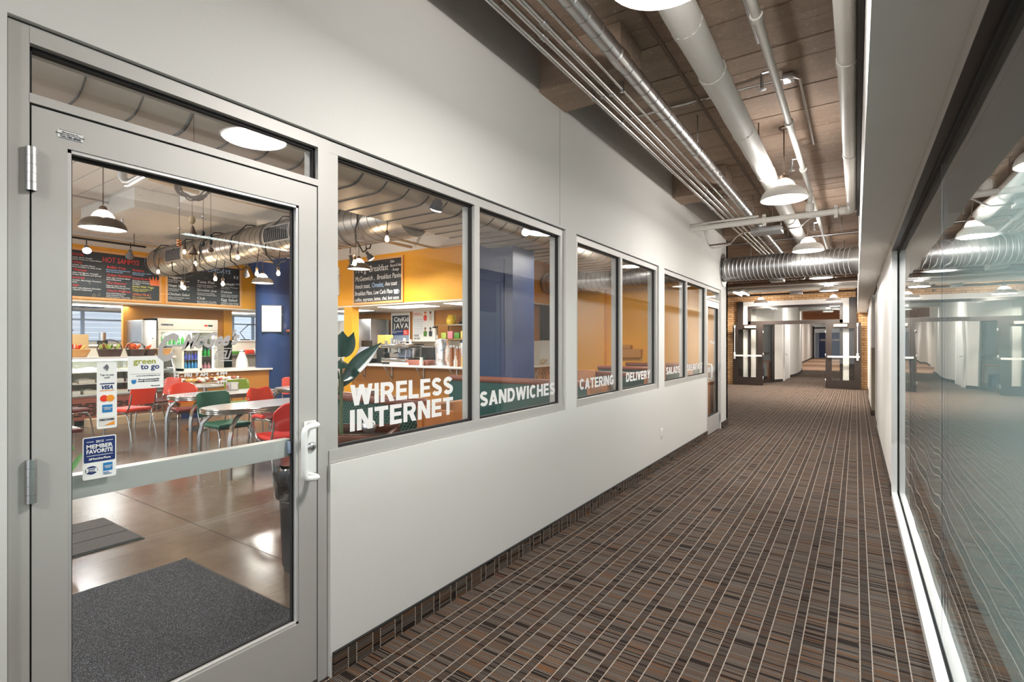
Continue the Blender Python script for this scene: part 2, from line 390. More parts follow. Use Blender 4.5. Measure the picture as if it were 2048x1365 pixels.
def text(body, size, mat, name, parent, origin, right, up, bold=0.0, shear=0.0, align='LEFT', depth=0.001, width=None, spacing=1.0, line=1.0, world=True):
    cu = bpy.data.curves.new('lettering', 'FONT'); cu.body = body; cu.size = size; cu.offset = bold*size; cu.shear = shear; cu.align_x = align
    cu.extrude = depth/2; cu.resolution_u = 2; cu.space_character = spacing; cu.space_line = line
    tmp = bpy.data.objects.new('tmp', cu); C.objects.link(tmp); dg = bpy.context.evaluated_depsgraph_get(); dg.update()
    me = bpy.data.meshes.new_from_object(tmp.evaluated_get(dg)); bpy.data.objects.remove(tmp); bpy.data.curves.remove(cu)
    R = Vector(right).normalized(); U = Vector(up).normalized(); N = R.cross(U)
    xs = [v.co.x for v in me.vertices] or [0, 1]
    sx = 1.0 if width is None else width/max(max(xs)-min(xs), 1e-6)
    x0 = 0 if width is None or align != 'LEFT' else min(xs)
    off = wloc(parent) if (parent is not None and world) else Vector((0,0,0)); O = Vector(origin)
    for v in me.vertices: v.co = O + R*((v.co.x-x0)*sx) + U*v.co.y + N*v.co.z - off
    me.materials.clear(); me.materials.append(M[mat])
    o = bpy.data.objects.new(name, me); C.objects.link(o); o.parent = parent; return o
YR = (0, 1, 0); UZ = (0, 0, 1)

# heavy sans block capitals for the window vinyl, drawn as strokes in a unit-high box
def _arc(cx, cy, rx, ry, a0, a1, n=14): return [(cx+rx*math.cos(math.radians(a0+(a1-a0)*k/n)), cy+ry*math.sin(math.radians(a0+(a1-a0)*k/n))) for k in range(n+1)]
SW = 0.235
def _bar(x0, x1, y0, y1): return [[(x0, y0), (x1, y0), (x1, y1), (x0, y1)]]
def _sl(x0, y0, x1, y1, w=SW*1.12): return [[(x0, y0), (x0+w, y0), (x1+w, y1), (x1, y1)]]
def _curve(pts, w=SW):
    out = []
    for i in range(len(pts)-1):
        a, b = Vector(pts[i]), Vector(pts[i+1]); d = (b-a).normalized(); n = Vector((-d.y, d.x))*w/2
        def nr(j):
            p = Vector(pts[max(j-1, 0)]); q = Vector(pts[min(j+1, len(pts)-1)]); e = (q-p).normalized(); return Vector((-e.y, e.x))*w/2
        na, nb = nr(i), nr(i+1); out.append([tuple(a-na), tuple(b-nb), tuple(b+nb), tuple(a+na)])
    return out
h = SW/2
GLY = {
 'I': (SW, _bar(0, SW, 0, 1)), 'L': (0.66, _bar(0, SW, 0, 1)+_bar(SW, 0.66, 0, SW*0.9)), 'T': (0.74, _bar(0, 0.74, 1-SW*0.88, 1)+_bar(0.37-h, 0.37+h, 0, 1-SW*0.88)),
 'E': (0.68, _bar(0, SW, 0, 1)+_bar(SW, 0.68, 0, SW*0.9)+_bar(SW, 0.64, 0.5-h*0.85, 0.5+h*0.85)+_bar(SW, 0.67, 1-SW*0.88, 1)),
 'F': (0.64, _bar(0, SW, 0, 1)+_bar(SW, 0.60, 0.46-h*0.85, 0.46+h*0.85)+_bar(SW, 0.64, 1-SW*0.88, 1)),
 'H': (0.78, _bar(0, SW, 0, 1)+_bar(0.78-SW, 0.78, 0, 1)+_bar(SW, 0.78-SW, 0.5-h*0.9, 0.5+h*0.9)),
 'N': (0.80, _bar(0, SW, 0, 1)+_bar(0.80-SW, 0.80, 0, 1)+_sl(0.80-SW*1.12, 0, 0.0, 1)),
 'V': (0.84, _sl(0.42-SW*0.56, 0, 0.0, 1)+_sl(0.42-SW*0.56, 0, 0.84-SW*1.12, 1)), 'A': (0.88, _sl(0, 0, 0.44-SW*0.56, 1)+_sl(0.88-SW*1.12, 0, 0.44-SW*0.56, 1)+_bar(0.2, 0.68, 0.2, 0.37)),
 'W': (1.18, _sl(0.22, 0, 0, 1, 0.23)+_sl(0.22, 0, 0.475, 1, 0.23)+_sl(0.73, 0, 0.475, 1, 0.23)+_sl(0.73, 0, 0.95, 1, 0.23)),
 'Y': (0.84, _sl(0.42-SW*0.56, 0.40, 0.0, 1)+_sl(0.42-SW*0.56, 0.40, 0.84-SW*1.12, 1)+_bar(0.42-h, 0.42+h, 0, 0.48)),
 'K': (0.84, _bar(0, SW, 0, 1)+_sl(SW*0.8, 0.30, 0.54, 1, 0.28)+_sl(0.54, 0, 0.27, 0.60, 0.29)),
 'D': (0.80, _bar(0, SW, 0, 1)+_bar(SW, 0.36, 0, SW*0.88)+_bar(SW, 0.36, 1-SW*0.88, 1)+_curve(_arc(0.36, 0.5, 0.44-h, 0.5-h*0.9, -90, 90))),
 'C': (0.80, _curve(_arc(0.41, 0.5, 0.41-h, 0.515-h, 42, 318, 22))), 'G': (0.84, _curve(_arc(0.42, 0.5, 0.42-h, 0.515-h, 45, 300, 22))+_bar(0.84-SW, 0.84, 0.08, 0.52)+_bar(0.46, 0.84, 0.36, 0.53)),
 'R': (0.80, _bar(0, SW, 0, 1)+_bar(SW, 0.46, 1-SW*0.85, 1)+_bar(SW, 0.46, 0.38, 0.38+SW*0.8)+_curve(_arc(0.46, 0.69, 0.30-h, 0.31-h*0.9, -90, 90, 10))+_sl(0.52, 0, 0.33, 0.42, 0.28)),
 'B': (0.78, _bar(0, SW, 0, 1)+_bar(SW, 0.46, 1-SW*0.8, 1)+_bar(SW, 0.46, 0.45, 0.45+SW*0.75)+_bar(SW, 0.48, 0, SW*0.85)+_curve(_arc(0.44, 0.745, 0.27-h*0.8, 0.255-h*0.8, -90, 90, 10), SW*0.9)+_curve(_arc(0.46, 0.28, 0.31-h, 0.28-h*0.85, -90, 90, 10))),
 'S': (0.74, _curve(_arc(0.37, 0.715, 0.35-h, 0.30-h, 20, 270, 16)+_arc(0.37, 0.285, 0.37-h, 0.30-h, 90, -160, 16)[0:]))}
def block(body, y0, y1, zb, cap, parent, x, mat='vinyl_white', gap=0.10):
    tot = sum(GLY[c][0] for c in body)+gap*(len(body)-1); k = (y1-y0)/tot; m = MB(); u = 0
    for c in body:
        w, polys = GLY[c]
        for i, p in enumerate(polys): m.prism([(y0+(u+a)*k, zb+b*cap) for a, b in p], x, x+0.0006+0.00001*i, 'x')
        u += w+gap
    return m.build('lettering', mat, parent)
# ---------------------------------------------------------------- lights of the place, and added cafe fill
PEND = [(1.314, -1.9, 2.86), (1.314, 1.87, 2.815), (1.314, 5.65, 2.865), (1.314, 8.7, 2.815), (1.32, 11.9, 2.79), (1.33, 15.2, 2.77), (1.34, 18.2, 2.71), (-0.72, 18.7, 2.77)]
for x, y, z in PEND: light('pendant_light', 'AREA', (x, y, z-0.004), 46 if y < 9 else 95, 0.38, (1, 0.975, 0.95) if y < 9 else (1, 0.89, 0.77)); light('pendant_uplight', 'POINT', (x, y, z+0.15), 34.0, 0.03, (1, 0.97, 0.94))
for y in (16.0,): light('tube_light', 'AREA', (-0.85, y, 2.83), 70, 0.2, size_y=1.2)
for y in (23, 28, 34, 42, 50): light('hall_light', 'AREA', (0.7, y, 3.25), 75, 0.6)
light('side_room_light', 'AREA', (-2.6, 22.6, 3.4), 220, 1.0)
for y in (0.6, 3.6): light('glass_room_light', 'AREA', (4.0, y, 2.68), 60, 0.6, (0.92, 0.98, 1.0), size_y=1.8)
CAFE_LAMPS = [(-4.7, 2.08, 2.66), (-8.35, 5.95, 2.70), (-5.84, 6.37, 2.84), (-1.12, 6.9, 2.9)]
for x, y, z in CAFE_LAMPS: light('cafe_lamp_light', 'AREA', (x, y, z-0.004), 50, 0.38, (1, 0.93, 0.84)); light('cafe_lamp_uplight', 'POINT', (x, y, z+0.15), 20, 0.03, (1, 0.9, 0.8))
for x, y, p in ((-8.0, -0.8, 110), (-4.0, -1.2, 120), (-1.2, -1.0, 60)): light('cafe_fill_light', 'AREA', (x, y, 3.48), p, 1.2, (1, 0.96, 0.92))  # unseen fill lamps added to brighten the cafe, no fixtures
for x, y in ((-11.6, 2.2), (-11.6, 4.3), (-11.9, 7.2)): light('troffer_light', 'AREA', (x, y, 2.245), 26, 1.1, (1, 0.99, 0.97), size_y=0.6)
for x, y in ((-8.6, 8.4), (-6.3, 8.1), (-4.4, 8.1)): light('troffer_light', 'AREA', (x, y, 2.245), 20, 1.1, (1, 0.99, 0.97), size_y=0.5)

# ---------------------------------------------------------------- ceiling slab and its boards
HS = 3.57
ceil = struct('ceiling', (0, 0, HS))
box('slab', 'mortar', -6, 2.9, -4, 21.2, HS+0.037, HS+0.25, ceil)
box('slab', 'brown_pipe', -14, -0.12, -4, 11, HS+0.036, HS+0.04, ceil)  # thin backing sheet, shade of the board gaps put into its dark colour
rb = random.Random(3)
bw = 0.245; src = None
n = int((9.7+4)/bw)
for i in range(n):
    z = rb.choice((0, 0.003, 0.006))
    if src is None: src = MB().box(0, 2.6, 0, bw-0.009, 0, 0.03).build('board', 'concrete_brown', ceil, local=True); src.location = (0, -4, z)
    else: piece(src, (0, -4+i*bw, z), ceil, 'board')
src2 = None
for i in range(int((21-9.7)/bw)):
    z = rb.choice((0, 0.003, 0.006)); y = 9.72+i*bw
    if src2 is None: src2 = MB().box(-6, 2.6, 0, bw-0.009, 0, 0.03).build('board', 'concrete_brown', ceil, local=True); src2.location = (0, y, z)
    else: piece(src2, (0, y, z), ceil, 'board')
src3 = None
for i in range(int(13.6/bw)):
    z = rb.choice((0, 0.003, 0.007)); y = -4+i*bw
    if src3 is None: src3 = MB().box(-10.4, -0.12, 0, bw-0.010, 0, 0.028).build('board', 'concrete_white', ceil, local=True); src3.location = (0, y, z)
    else: piece(src3, (0, y, z), ceil, 'board')

# ---------------------------------------------------------------- floors
fl = struct('floor'); box('carpet_pile', 'carpet', -0.02, 6, -4, 9.72, -0.12, 0, fl); box('carpet_pile', 'carpet', -6, 6, 9.72, 31.3, -0.12, 0, fl)
box('carpet_border', 'carpet_tan', -6, 6, 31.3, 60, -0.12, 0.0, fl)
box('polished_concrete', 'polished_floor', -14, -0.02, -4, 9.72, -0.12, 0, fl)
box('floor_joint', 'gasket', -9.2, -0.2, 1.995, 2.0, -0.001, 0.0008, fl)

# ---------------------------------------------------------------- long left wall with its openings (corridor face at x = 0)
T_ = 0.12; WT = 3.29
wl = struct('wall_left')
m = MB()
m.box(-T_, 0, -4, 0.387, 0, WT); m.box(-T_, 0, 0.387, 9.71, 2.353, WT)
m.box(-T_, 0, 1.41, 3.592, 0, 0.927); m.box(-T_, 0, 3.775, 5.891, 0, 0.927); m.box(-T_, 0, 6.096, 8.2, 0, 0.927)
m.box(-T_, 0, 3.592, 3.775, 0, 2.353); m.box(-T_, 0, 5.891, 6.096, 0, 2.353); m.box(-T_, 0, 9.2, 9.71, 0, 2.353)
m.build('wall_face', 'wall_paint', wl)
box('upper_wall', 'upper_wall_grey', -T_, -0.001, -4, 9.71, WT, HS, wl)  # wall band above the main face, in a darker grey
box('control_joint', 'gasket', -0.001, 0.0006, 3.490, 3.4925, 2.37, WT-0.02, wl)
for k, y in enumerate((-0.06, 3.18, 6.42, 9.3)):
    bm_ = MB(); bm_.box(-T_-0.01, 0.62, y, y+0.39, 3.27, HS)
    o = bm_.build('beam_stub', 'concrete_brown', wl)
box('wall_end', 'wall_paint', -6, 0.0, 9.6, 9.71, 0, HS, None, 'structure').name = 'wall_alcove'
bs = struct('baseboard_left')
box('carpet_strip', 'carpet_base_y', 0, 0.012, 1.42, 8.2, 0, 0.10, bs); box('top_binding', 'black', 0, 0.014, 1.42, 8.2, 0.10, 0.105, bs)
box('carpet_strip', 'carpet_base_y', 0, 0.012, 9.2, 9.722, 0, 0.10, bs); box('top_binding', 'black', 0, 0.014, 9.2, 9.722, 0.10, 0.105, bs)
box('carpet_strip', 'carpet_base_y', 0, 0.012, -4, 0.38, 0, 0.10, bs)
box('carpet_strip', 'carpet_base_x', -6, 0.012, 9.71, 9.722, 0, 0.10, bs)
# wall outlet
t = thing('wall_outlet', 'white double socket outlet low on the white corridor wall', 'outlet', (0.0, 5.983, 0.335))
MB().rbox(0, 0.006, 5.948, 6.018, 0.335, 0.45, 0.003).build('plate', 'outlet_white', t)
for z in (0.372, 0.414):
    MB().rbox(0.005, 0.009, 5.966, 6.0, z-0.014, z+0.014, 0.002).build('socket', 'white_paint', t)

FX0, FX1 = -0.115, -0.018     # frame depth range
GX = -0.052
def window(name, y0, y1, splits, zs=(0.927, 2.353), texts=()):
    w = struct(name, (0, y0, zs[0])); fw = 0.05; z0, z1 = zs
    g = MB().box(FX0+0.01, FX1-0.006, y0-0.001, y1+0.001, z0-0.0, z0+0.004); 
    g.box(FX0+0.01, FX1-0.004, y0, y0+0.006, z0, z1); g.box(FX0+0.01, FX1-0.004, y1-0.006, y1, z0, z1); g.box(FX0+0.01, FX1-0.004, y0, y1, z1-0.007, z1)
    g.build('sealant', 'gasket', w)
    ya, yb = y0+0.006, y1-0.006
    for nm, a in (('frame_head', (FX0, FX1, ya, yb, z1-0.007-fw, z1-0.007)), ('frame_sill', (FX0, FX1+0.006, ya, yb, z0+0.002, z0+0.002+fw+0.008))):
        MB().box(*a).build(nm, 'alum', w)
    edges = [ya] + list(splits) + [yb]; cuts = []
    for i, e in enumerate(edges):
        if i == 0: a, b = e, e+fw
        elif i == len(edges)-1: a, b = e-fw, e
        else: a, b = e-fw/2, e+fw/2
        MB().box(FX0, FX1-0.001, a, b, z0+0.06, z1-0.057).build('frame_stile', 'alum', w); cuts.append((a, b))
    for i in range(len(cuts)-1):
        a, b = cuts[i][1], cuts[i+1][0]; za, zb = z0+0.06, z1-0.057
        gk = MB(); r = 0.012
        for bb in ((a, a+r, za, zb), (b-r, b, za, zb), (a, b, za, za+r), (a, b, zb-r, zb)): gk.box(GX-0.011, GX+0.011, *bb)
        gk.build('gasket', 'gasket', w)
        # glazing bead behind the pane, visible on the far side
        p = MB().box(GX-0.003, GX+0.003, a+0.004, b-0.004, za+0.004, zb-0.004).build('pane', 'glass', w)
    return w
# door 1 with transom; window 1 shares its frame
d1 = struct('door_1', (0, 0.387, 0))
m = MB(); m.box(FX0, FX1, 0.392, 0.436, 0, 2.348); m.build('door_jamb', 'alum', d1)
m = MB(); m.box(FX0, FX1, 1.361, 1.413, 0, 2.348); m.build('door_jamb', 'alum', d1)
MB().box(FX0, FX1+0.001, 0.436, 1.361, 2.300, 2.348).build('frame_head', 'alum', d1)
MB().box(FX0, FX1+0.001, 0.436, 1.361, 2.134, 2.160).build('transom_bar', 'alum', d1)
MB().box(FX0, FX1-0.005, 0.387, 1.413, 2.348, 2.353).build('sealant', 'gasket', d1)
MB().box(FX0, FX1-0.005, 0.385, 0.392, 0, 2.353).build('sealant', 'gasket', d1)
gk = MB()
for bb in ((0.436, 0.446, 2.16, 2.30), (1.351, 1.361, 2.16, 2.30), (0.436, 1.361, 2.16, 2.168), (0.436, 1.361, 2.288, 2.30)): gk.box(GX-0.011, GX+0.011, *bb)
gk.build('gasket', 'gasket', d1)
MB().box(GX-0.003, GX+0.003, 0.44, 1.357, 2.163, 2.297).build('pane', 'glass', d1)
MB().box(-0.105, -0.02, 0.436, 1.361, 0, 0.012).build('threshold', 'steel', d1)
# leaf
LX0, LX1 = -0.068, -0.021
leaf = MB().box(LX0, LX1, 0.441, 0.520, 0.016, 2.128).box(LX0, LX1, 1.272, 1.357, 0.016, 2.128).box(LX0, LX1, 0.520, 1.272, 2.030, 2.128).box(LX0, LX1, 0.520, 1.272, 0.016, 0.292).build('leaf', 'alum', d1)
MB().box(LX0+0.004, LX1-0.004, 0.4365, 0.4405, 0.016, 2.13).box(LX0+0.004, LX1-0.004, 1.3575, 1.3608, 0.016, 2.13).box(LX0+0.004, LX1-0.004, 0.436, 1.361, 2.1285, 2.1335).build('gap', 'gasket', d1)
bead = MB()
for bb in ((0.520, 0.530, 0.292, 2.03), (1.262, 1.272, 0.292, 2.03), (0.52, 1.272, 0.292, 0.302), (0.52, 1.272, 2.02, 2.03)): bead.box(GX+0.006, LX1-0.004, *bb)
bead.build('glazing_bead', 'alum_light', leaf)
gk = MB()
for bb in ((0.530, 0.537, 0.302, 2.02), (1.255, 1.262, 0.302, 2.02), (0.53, 1.262, 0.302, 0.308), (0.53, 1.262, 2.01, 2.02)): gk.box(GX-0.008, GX+0.008, *bb)
gk.build('gasket', 'gasket', leaf)
MB().box(GX-0.003, GX+0.003, 0.53, 1.262, 0.302, 2.02).build('pane', 'glass', leaf)
MB().box(-0.115, -0.068, 0.525, 1.268, 0.984, 1.056).box(-0.115, -0.068, 0.520, 0.534, 0.995, 1.045).build('push_bar', 'alum_light', leaf)
MB().box(-0.100, -0.050, 1.244, 1.258, 1.0, 1.05).build('bar_bracket', 'frame_blue', leaf)
# pull handle on a plate
MB().rbox(LX1, LX1+0.006, 1.292, 1.350, 0.905, 1.13, 0.003).build('handle_plate', 'white_metal', leaf)
hp = [(LX1+0.004, 1.318, 1.118), (0.030, 1.318, 1.118), (0.042, 1.313, 1.118), (0.046, 1.300, 1.118), (0.046, 1.268, 1.114), (0.046, 1.257, 1.108), (0.046, 1.252, 1.094), (0.046, 1.252, 1.03), (0.046, 1.252, 0.96), (0.046, 1.252, 0.925), (0.046, 1.257, 0.911), (0.046, 1.268, 0.905), (0.046, 1.300, 0.901), (0.042, 1.313, 0.901), (0.030, 1.318, 0.901), (LX1+0.004, 1.318, 0.901)]
MB().tube(hp, 0.0125, 12).build('pull_handle', 'white_metal', leaf)
lk = MB().lathe([(0.0001, 0.014), (0.012, 0.014), (0.019, 0.008), (0.021, 0.0)], (LX1+0.005, 1.326, 1.02), 20, axis='x').build('lock_cylinder', 'steel', leaf)
MB().box(LX1+0.019, LX1+0.0198, 1.3245, 1.3275, 1.012, 1.028).build('keyhole', 'black', leaf)
for z0 in (1.885, 1.012, 0.14):
    h = MB()
    for k in range(5):
        h.cyl((LX1+0.010, 0.438, z0+k*0.0245), (LX1+0.010, 0.438, z0+k*0.0245+0.0235), 0.0125, 16)
    h.cyl((LX1+0.010, 0.438, z0), (LX1+0.010, 0.438, z0+0.122), 0.0095, 12)
    h.build('hinge', 'steel', d1)
# small maker's plate on the top rail
pl = MB().box(LX1, LX1+0.001, 0.497, 0.556, 2.057, 2.082).build('maker_plate', 'paper', leaf)
MB().box(LX1+0.001, LX1+0.0013, 0.499, 0.554, 2.0575, 2.059).box(LX1+0.001, LX1+0.0013, 0.499, 0.554, 2.080, 2.0815).build('plate_border', 'ink', pl)
text('Glass Systems, Inc.\nComplete Glass & Door Repair', 0.0052, 'ink', 'lettering', leaf, (LX1+0.0014, 0.5265, 2.0735), YR, UZ, 0.01, align='CENTER')
text('763-785-8900', 0.0085, 'ink', 'lettering', leaf, (LX1+0.0014, 0.5265, 2.0605), YR, UZ, 0.02, align='CENTER')

w1 = window('window_1', 1.407, 3.592, [2.475])
w2 = window('window_2', 3.775, 5.891, [4.79])
w3 = window('window_3', 6.096, 8.235, [7.14])
VX = GX+0.0035
def vinyl(w, body, y0, y1, zb, cap): return block(body, y0, y1, zb, cap, w, VX)
vinyl(w1, 'WIRELESS', 1.552, 2.283, 1.165, 0.098); vinyl(w1, 'INTERNET', 1.552, 2.283, 1.046, 0.100)
vinyl(w1, 'SANDWICHES', 2.540, 3.498, 1.060, 0.092); vinyl(w2, 'CATERING', 3.93, 4.66, 1.058, 0.092); vinyl(w2, 'DELIVERY', 4.99, 5.72, 1.058, 0.092)
vinyl(w3, 'SALADS', 6.32, 6.90, 1.064, 0.09); vinyl(w3, 'BREAKFAST', 7.26, 8.11, 1.066, 0.09)

# door 2 (aluminium and glass, far end)
d2 = struct('door_2', (0, 8.2, 0))
for a, b in ((8.215, 8.26), (9.15, 9.195)): MB().box(FX0, FX1, a, b, 0, 2.346).build('door_jamb', 'alum', d2)
MB().box(FX0, FX1, 8.26, 9.15, 2.296, 2.346).build('frame_head', 'alum', d2); MB().box(FX0, FX1, 8.26, 9.15, 2.134, 2.165).build('transom_bar', 'alum', d2)
MB().box(FX0+0.01, FX1-0.008, 8.19, 9.20, 2.346, 2.353).build('sealant', 'gasket', d2)
MB().box(GX-0.003, GX+0.003, 8.265, 9.145, 2.17, 2.292).build('pane', 'glass', d2)
lf = MB().box(LX0, LX1, 8.264, 8.345, 0.016, 2.128).box(LX0, LX1, 9.062, 9.146, 0.016, 2.128).box(LX0, LX1, 8.345, 9.062, 2.03, 2.128).box(LX0, LX1, 8.345, 9.062, 0.016, 0.292).build('leaf', 'alum_light', d2)
MB().box(GX-0.003, GX+0.003, 8.35, 9.057, 0.298, 2.025).build('pane', 'glass', lf)
gk = MB()
for bb in ((8.345, 8.352, 0.292, 2.03), (9.055, 9.062, 0.292, 2.03), (8.345, 9.062, 0.292, 0.3), (8.345, 9.062, 2.022, 2.03)): gk.box(GX-0.008, LX1-0.003, *bb)
gk.build('gasket', 'gasket', lf)
MB().box(-0.115, -0.07, 8.35, 9.06, 0.98, 1.05).build('push_bar', 'alum_light', lf)
MB().tube([(LX1, 8.31, 1.12), (0.03, 8.31, 1.12), (0.045, 8.31, 1.10), (0.045, 8.31, 0.92), (0.03, 8.31, 0.90), (LX1, 8.31, 0.90)], 0.0125, 10).build('pull_handle', 'white_metal', lf)
for z0 in (1.88, 1.0, 0.14): MB().lathe([(0.0001, 0), (0.012, 0), (0.012, 0.12), (0.0001, 0.12)], (LX1+0.010, 9.149, z0), 12).build('hinge', 'steel', d2)
text("C McGee's", 0.075, 'vinyl_white', 'lettering', lf, (VX, 8.60, 1.44), YR, UZ, 0.01, 0.4)

# ---------------------------------------------------------------- lettering and stickers on the first door's glass
text('C', 0.125, 'vinyl_grey', 'lettering', leaf, (VX, 0.764, 1.402), YR, UZ, 0.045, 0.5, width=0.066)
text("McGee's", 0.072, 'vinyl_grey', 'lettering', leaf, (VX, 0.836, 1.436), (0, 1, 0.10), UZ, 0.04, 0.5, width=0.205)
MB().box(VX, VX+0.0006, 0.93, 1.015, 1.437, 1.4405).build('lettering', 'vinyl_grey', leaf)
text('DELI', 0.045, 'vinyl_grey', 'lettering', leaf, (VX, 0.945, 1.400), YR, UZ, 0.03, 0.5, width=0.065)
MB().box(VX, VX+0.0006, 0.965, 1.012, 1.392, 1.3945).build('lettering', 'vinyl_white', leaf)
text('M - FRI  7 AM  -  4 PM', 0.016, 'vinyl_white', 'lettering', leaf, (VX, 0.815, 1.340), YR, UZ, 0.04, width=0.178)
text('4 PM', 0.016, 'vinyl_white', 'lettering', leaf, (VX, 0.955, 1.310), YR, UZ, 0.04, width=0.038)
def rrect(y0, y1, z0, z1, r, n=5):
    pts = []
    for cy, cz, a0 in ((y1-r, z1-r, 0), (y0+r, z1-r, PI/2), (y0+r, z0+r, PI), (y1-r, z0+r, 1.5*PI)):
        for k in range(n+1): a = a0+PI/2*k/n; pts.append((cy+r*math.cos(a), cz+r*math.sin(a)))
    return pts
SX = GX+0.0032
def flat(name, mat, pts, parent, lift=0.0, th=0.0005): return MB().prism(pts, SX+lift, SX+lift+th, 'x').build(name, mat, parent)
def rect(name, mat, y0, y1, z0, z1, parent, lift=0.001): return flat(name, mat, [(y0,z0),(y1,z0),(y1,z1),(y0,z1)], parent, lift)
def disc(y, z, r, n=24, sy=1.0): return [(y+sy*r*math.cos(2*PI*k/n), z+r*math.sin(2*PI*k/n)) for k in range(n)]
# card strip
st = thing('payment_sticker', 'tall narrow white sticker with stacked payment card marks on the door glass', 'sticker', (SX, 0.624, 1.192))
flat('backing', 'paper', rrect(0.598, 0.650, 1.192, 1.399, 0.005), st)
for k, r in enumerate((0.0045, 0.009, 0.0135, 0.018)):
    a = [(0.6135+r*math.cos(t_)*0.8, 1.382+r*math.sin(t_)*0.8) for t_ in [(-1+2*j/8)*0.85 for j in range(9)]]
    b = [(0.6135+(r-0.0022)*math.cos(t_)*0.8, 1.382+(r-0.0022)*math.sin(t_)*0.8) for t_ in [(1-2*j/8)*0.85 for j in range(9)]]
    flat('wave_mark', 'ink', a+b, st, 0.001)
text('Tap to pay\nwith', 0.0085, 'lettergrey', 'lettering', st, (SX+0.001, 0.624, 1.357), YR, UZ, align='CENTER')
rect('blue_bar', 'navy', 0.606, 0.643, 1.3305, 1.3335, st); rect('gold_bar', 'card_orange', 0.606, 0.643, 1.3095, 1.3115, st)
text('VISA', 0.0165, 'navy', 'lettering', st, (SX+0.001, 0.6105, 1.315), YR, UZ, 0.03, 0.25, width=0.029)
flat('red_circle', 'card_red', disc(0.6165, 1.286, 0.0105), st, 0.001); flat('orange_circle', 'card_orange', disc(0.6325, 1.286, 0.0105), st, 0.0014)
rect('blue_square', 'cyan_blue', 0.612, 0.638, 1.242, 1.266, st); text('AMERICAN\nEXPRESS', 0.0052, 'paper', 'lettering', st, (SX+0.002, 0.625, 1.255), YR, UZ, 0.01, align='CENTER', width=0.022)
rect('card_outline', 'snack_white', 0.6035, 0.6455, 1.2005, 1.2265, st, 0.0006)
text('DISCOVER', 0.0078, 'ink', 'lettering', st, (SX+0.002, 0.605, 1.217), YR, UZ, 0.02, width=0.038)
flat('orange_wedge', 'card_orange', [(0.617, 1.202), (0.643, 1.202), (0.643, 1.2135)], st, 0.0014)
# green to go
st = thing('compostable_sign', 'white square sign with green and navy lettering taped to the door glass', 'sign', (SX, 0.73, 1.309))
flat('backing', 'paper', rrect(0.679, 0.782, 1.309, 1.415, 0.001, 1), st)
text('green', 0.026, 'olive_green', 'lettering', st, (SX+0.001, 0.6945, 1.391), YR, UZ, 0.012, width=0.064)
text('to go', 0.026, 'navy', 'lettering', st, (SX+0.001, 0.715, 1.373), YR, UZ, 0.012, width=0.054)
rect('thin_rule', 'lettergrey', 0.687, 0.774, 1.3575, 1.3579, st)
text('www.compostablegoods.com', 0.0058, 'lettergrey', 'lettering', st, (SX+0.001, 0.772, 1.350), YR, UZ, align='RIGHT')
flat('paw_mark', 'cyan_blue', [(0.689+a*0.014, 1.326+b*0.016) for a, b in ((0.15,0.9),(0,0.65),(0.1,0.2),(0.35,0),(0.65,0),(0.9,0.2),(1,0.65),(0.85,0.9),(0.6,0.7),(0.5,0.95),(0.4,0.7))], st, 0.001)
text('We use environmentally\nfriendly food containers.', 0.0062, 'ink', 'lettering', st, (SX+0.001, 0.708, 1.3375), YR, UZ, 0.015)
text('Minneapolis', 0.0055, 'lettergrey', 'lettering', st, (SX+0.001, 0.771, 1.3155), YR, UZ, 0.015, align='RIGHT')
# member favorite
st = thing('member_sticker', 'navy and white rounded sticker with bold white lettering low on the door glass', 'sticker', (SX, 0.605, 1.04))
flat('backing', 'paper', rrect(0.563, 0.648, 1.040, 1.170, 0.005), st); flat('navy_field', 'navy', rrect(0.566, 0.645, 1.092, 1.167, 0.003), st, 0.0006)
text('2015', 0.010, 'paper', 'lettering', st, (SX+0.0016, 0.6055, 1.1515), YR, UZ, 0.015, align='CENTER')
for a, b in ((0.572, 0.590), (0.621, 0.639)): rect('white_rule', 'paper', a, b, 1.1545, 1.156, st, 0.0014)
text('MEMBER', 0.0168, 'paper', 'lettering', st, (SX+0.0016, 0.572, 1.1345), YR, UZ, 0.025, width=0.067)
text('FAVORITE', 0.0168, 'paper', 'lettering', st, (SX+0.0016, 0.572, 1.1195), YR, UZ, 0.025, width=0.067)
rect('white_rule', 'paper', 0.572, 0.639, 1.1115, 1.1128, st, 0.0014)
text('#MemberFave', 0.0095, 'paper', 'lettering', st, (SX+0.0016, 0.6055, 1.099), YR, UZ, 0.015, align='CENTER')
flat('navy_oval', 'navy', disc(0.585, 1.068, 0.0125, 28, 1.25), st, 0.001); flat('white_band', 'paper', [(0.571, 1.0615), (0.599, 1.0615), (0.599, 1.0745), (0.571, 1.0745)], st, 0.0014)
text('SHOP\nSMALL', 0.0068, 'navy', 'lettering', st, (SX+0.0022, 0.585, 1.0685), YR, UZ, 0.02, align='CENTER')
rect('blue_square', 'cyan_blue', 0.614, 0.638, 1.060, 1.085, st); text('AMERICAN\nEXPRESS', 0.005, 'paper', 'lettering', st, (SX+0.002, 0.626, 1.073), YR, UZ, 0.01, align='CENTER', width=0.020)
text('Proudly\nWelcomed', 0.0048, 'cyan_blue', 'lettering', st, (SX+0.002, 0.614, 1.0545), YR, UZ)

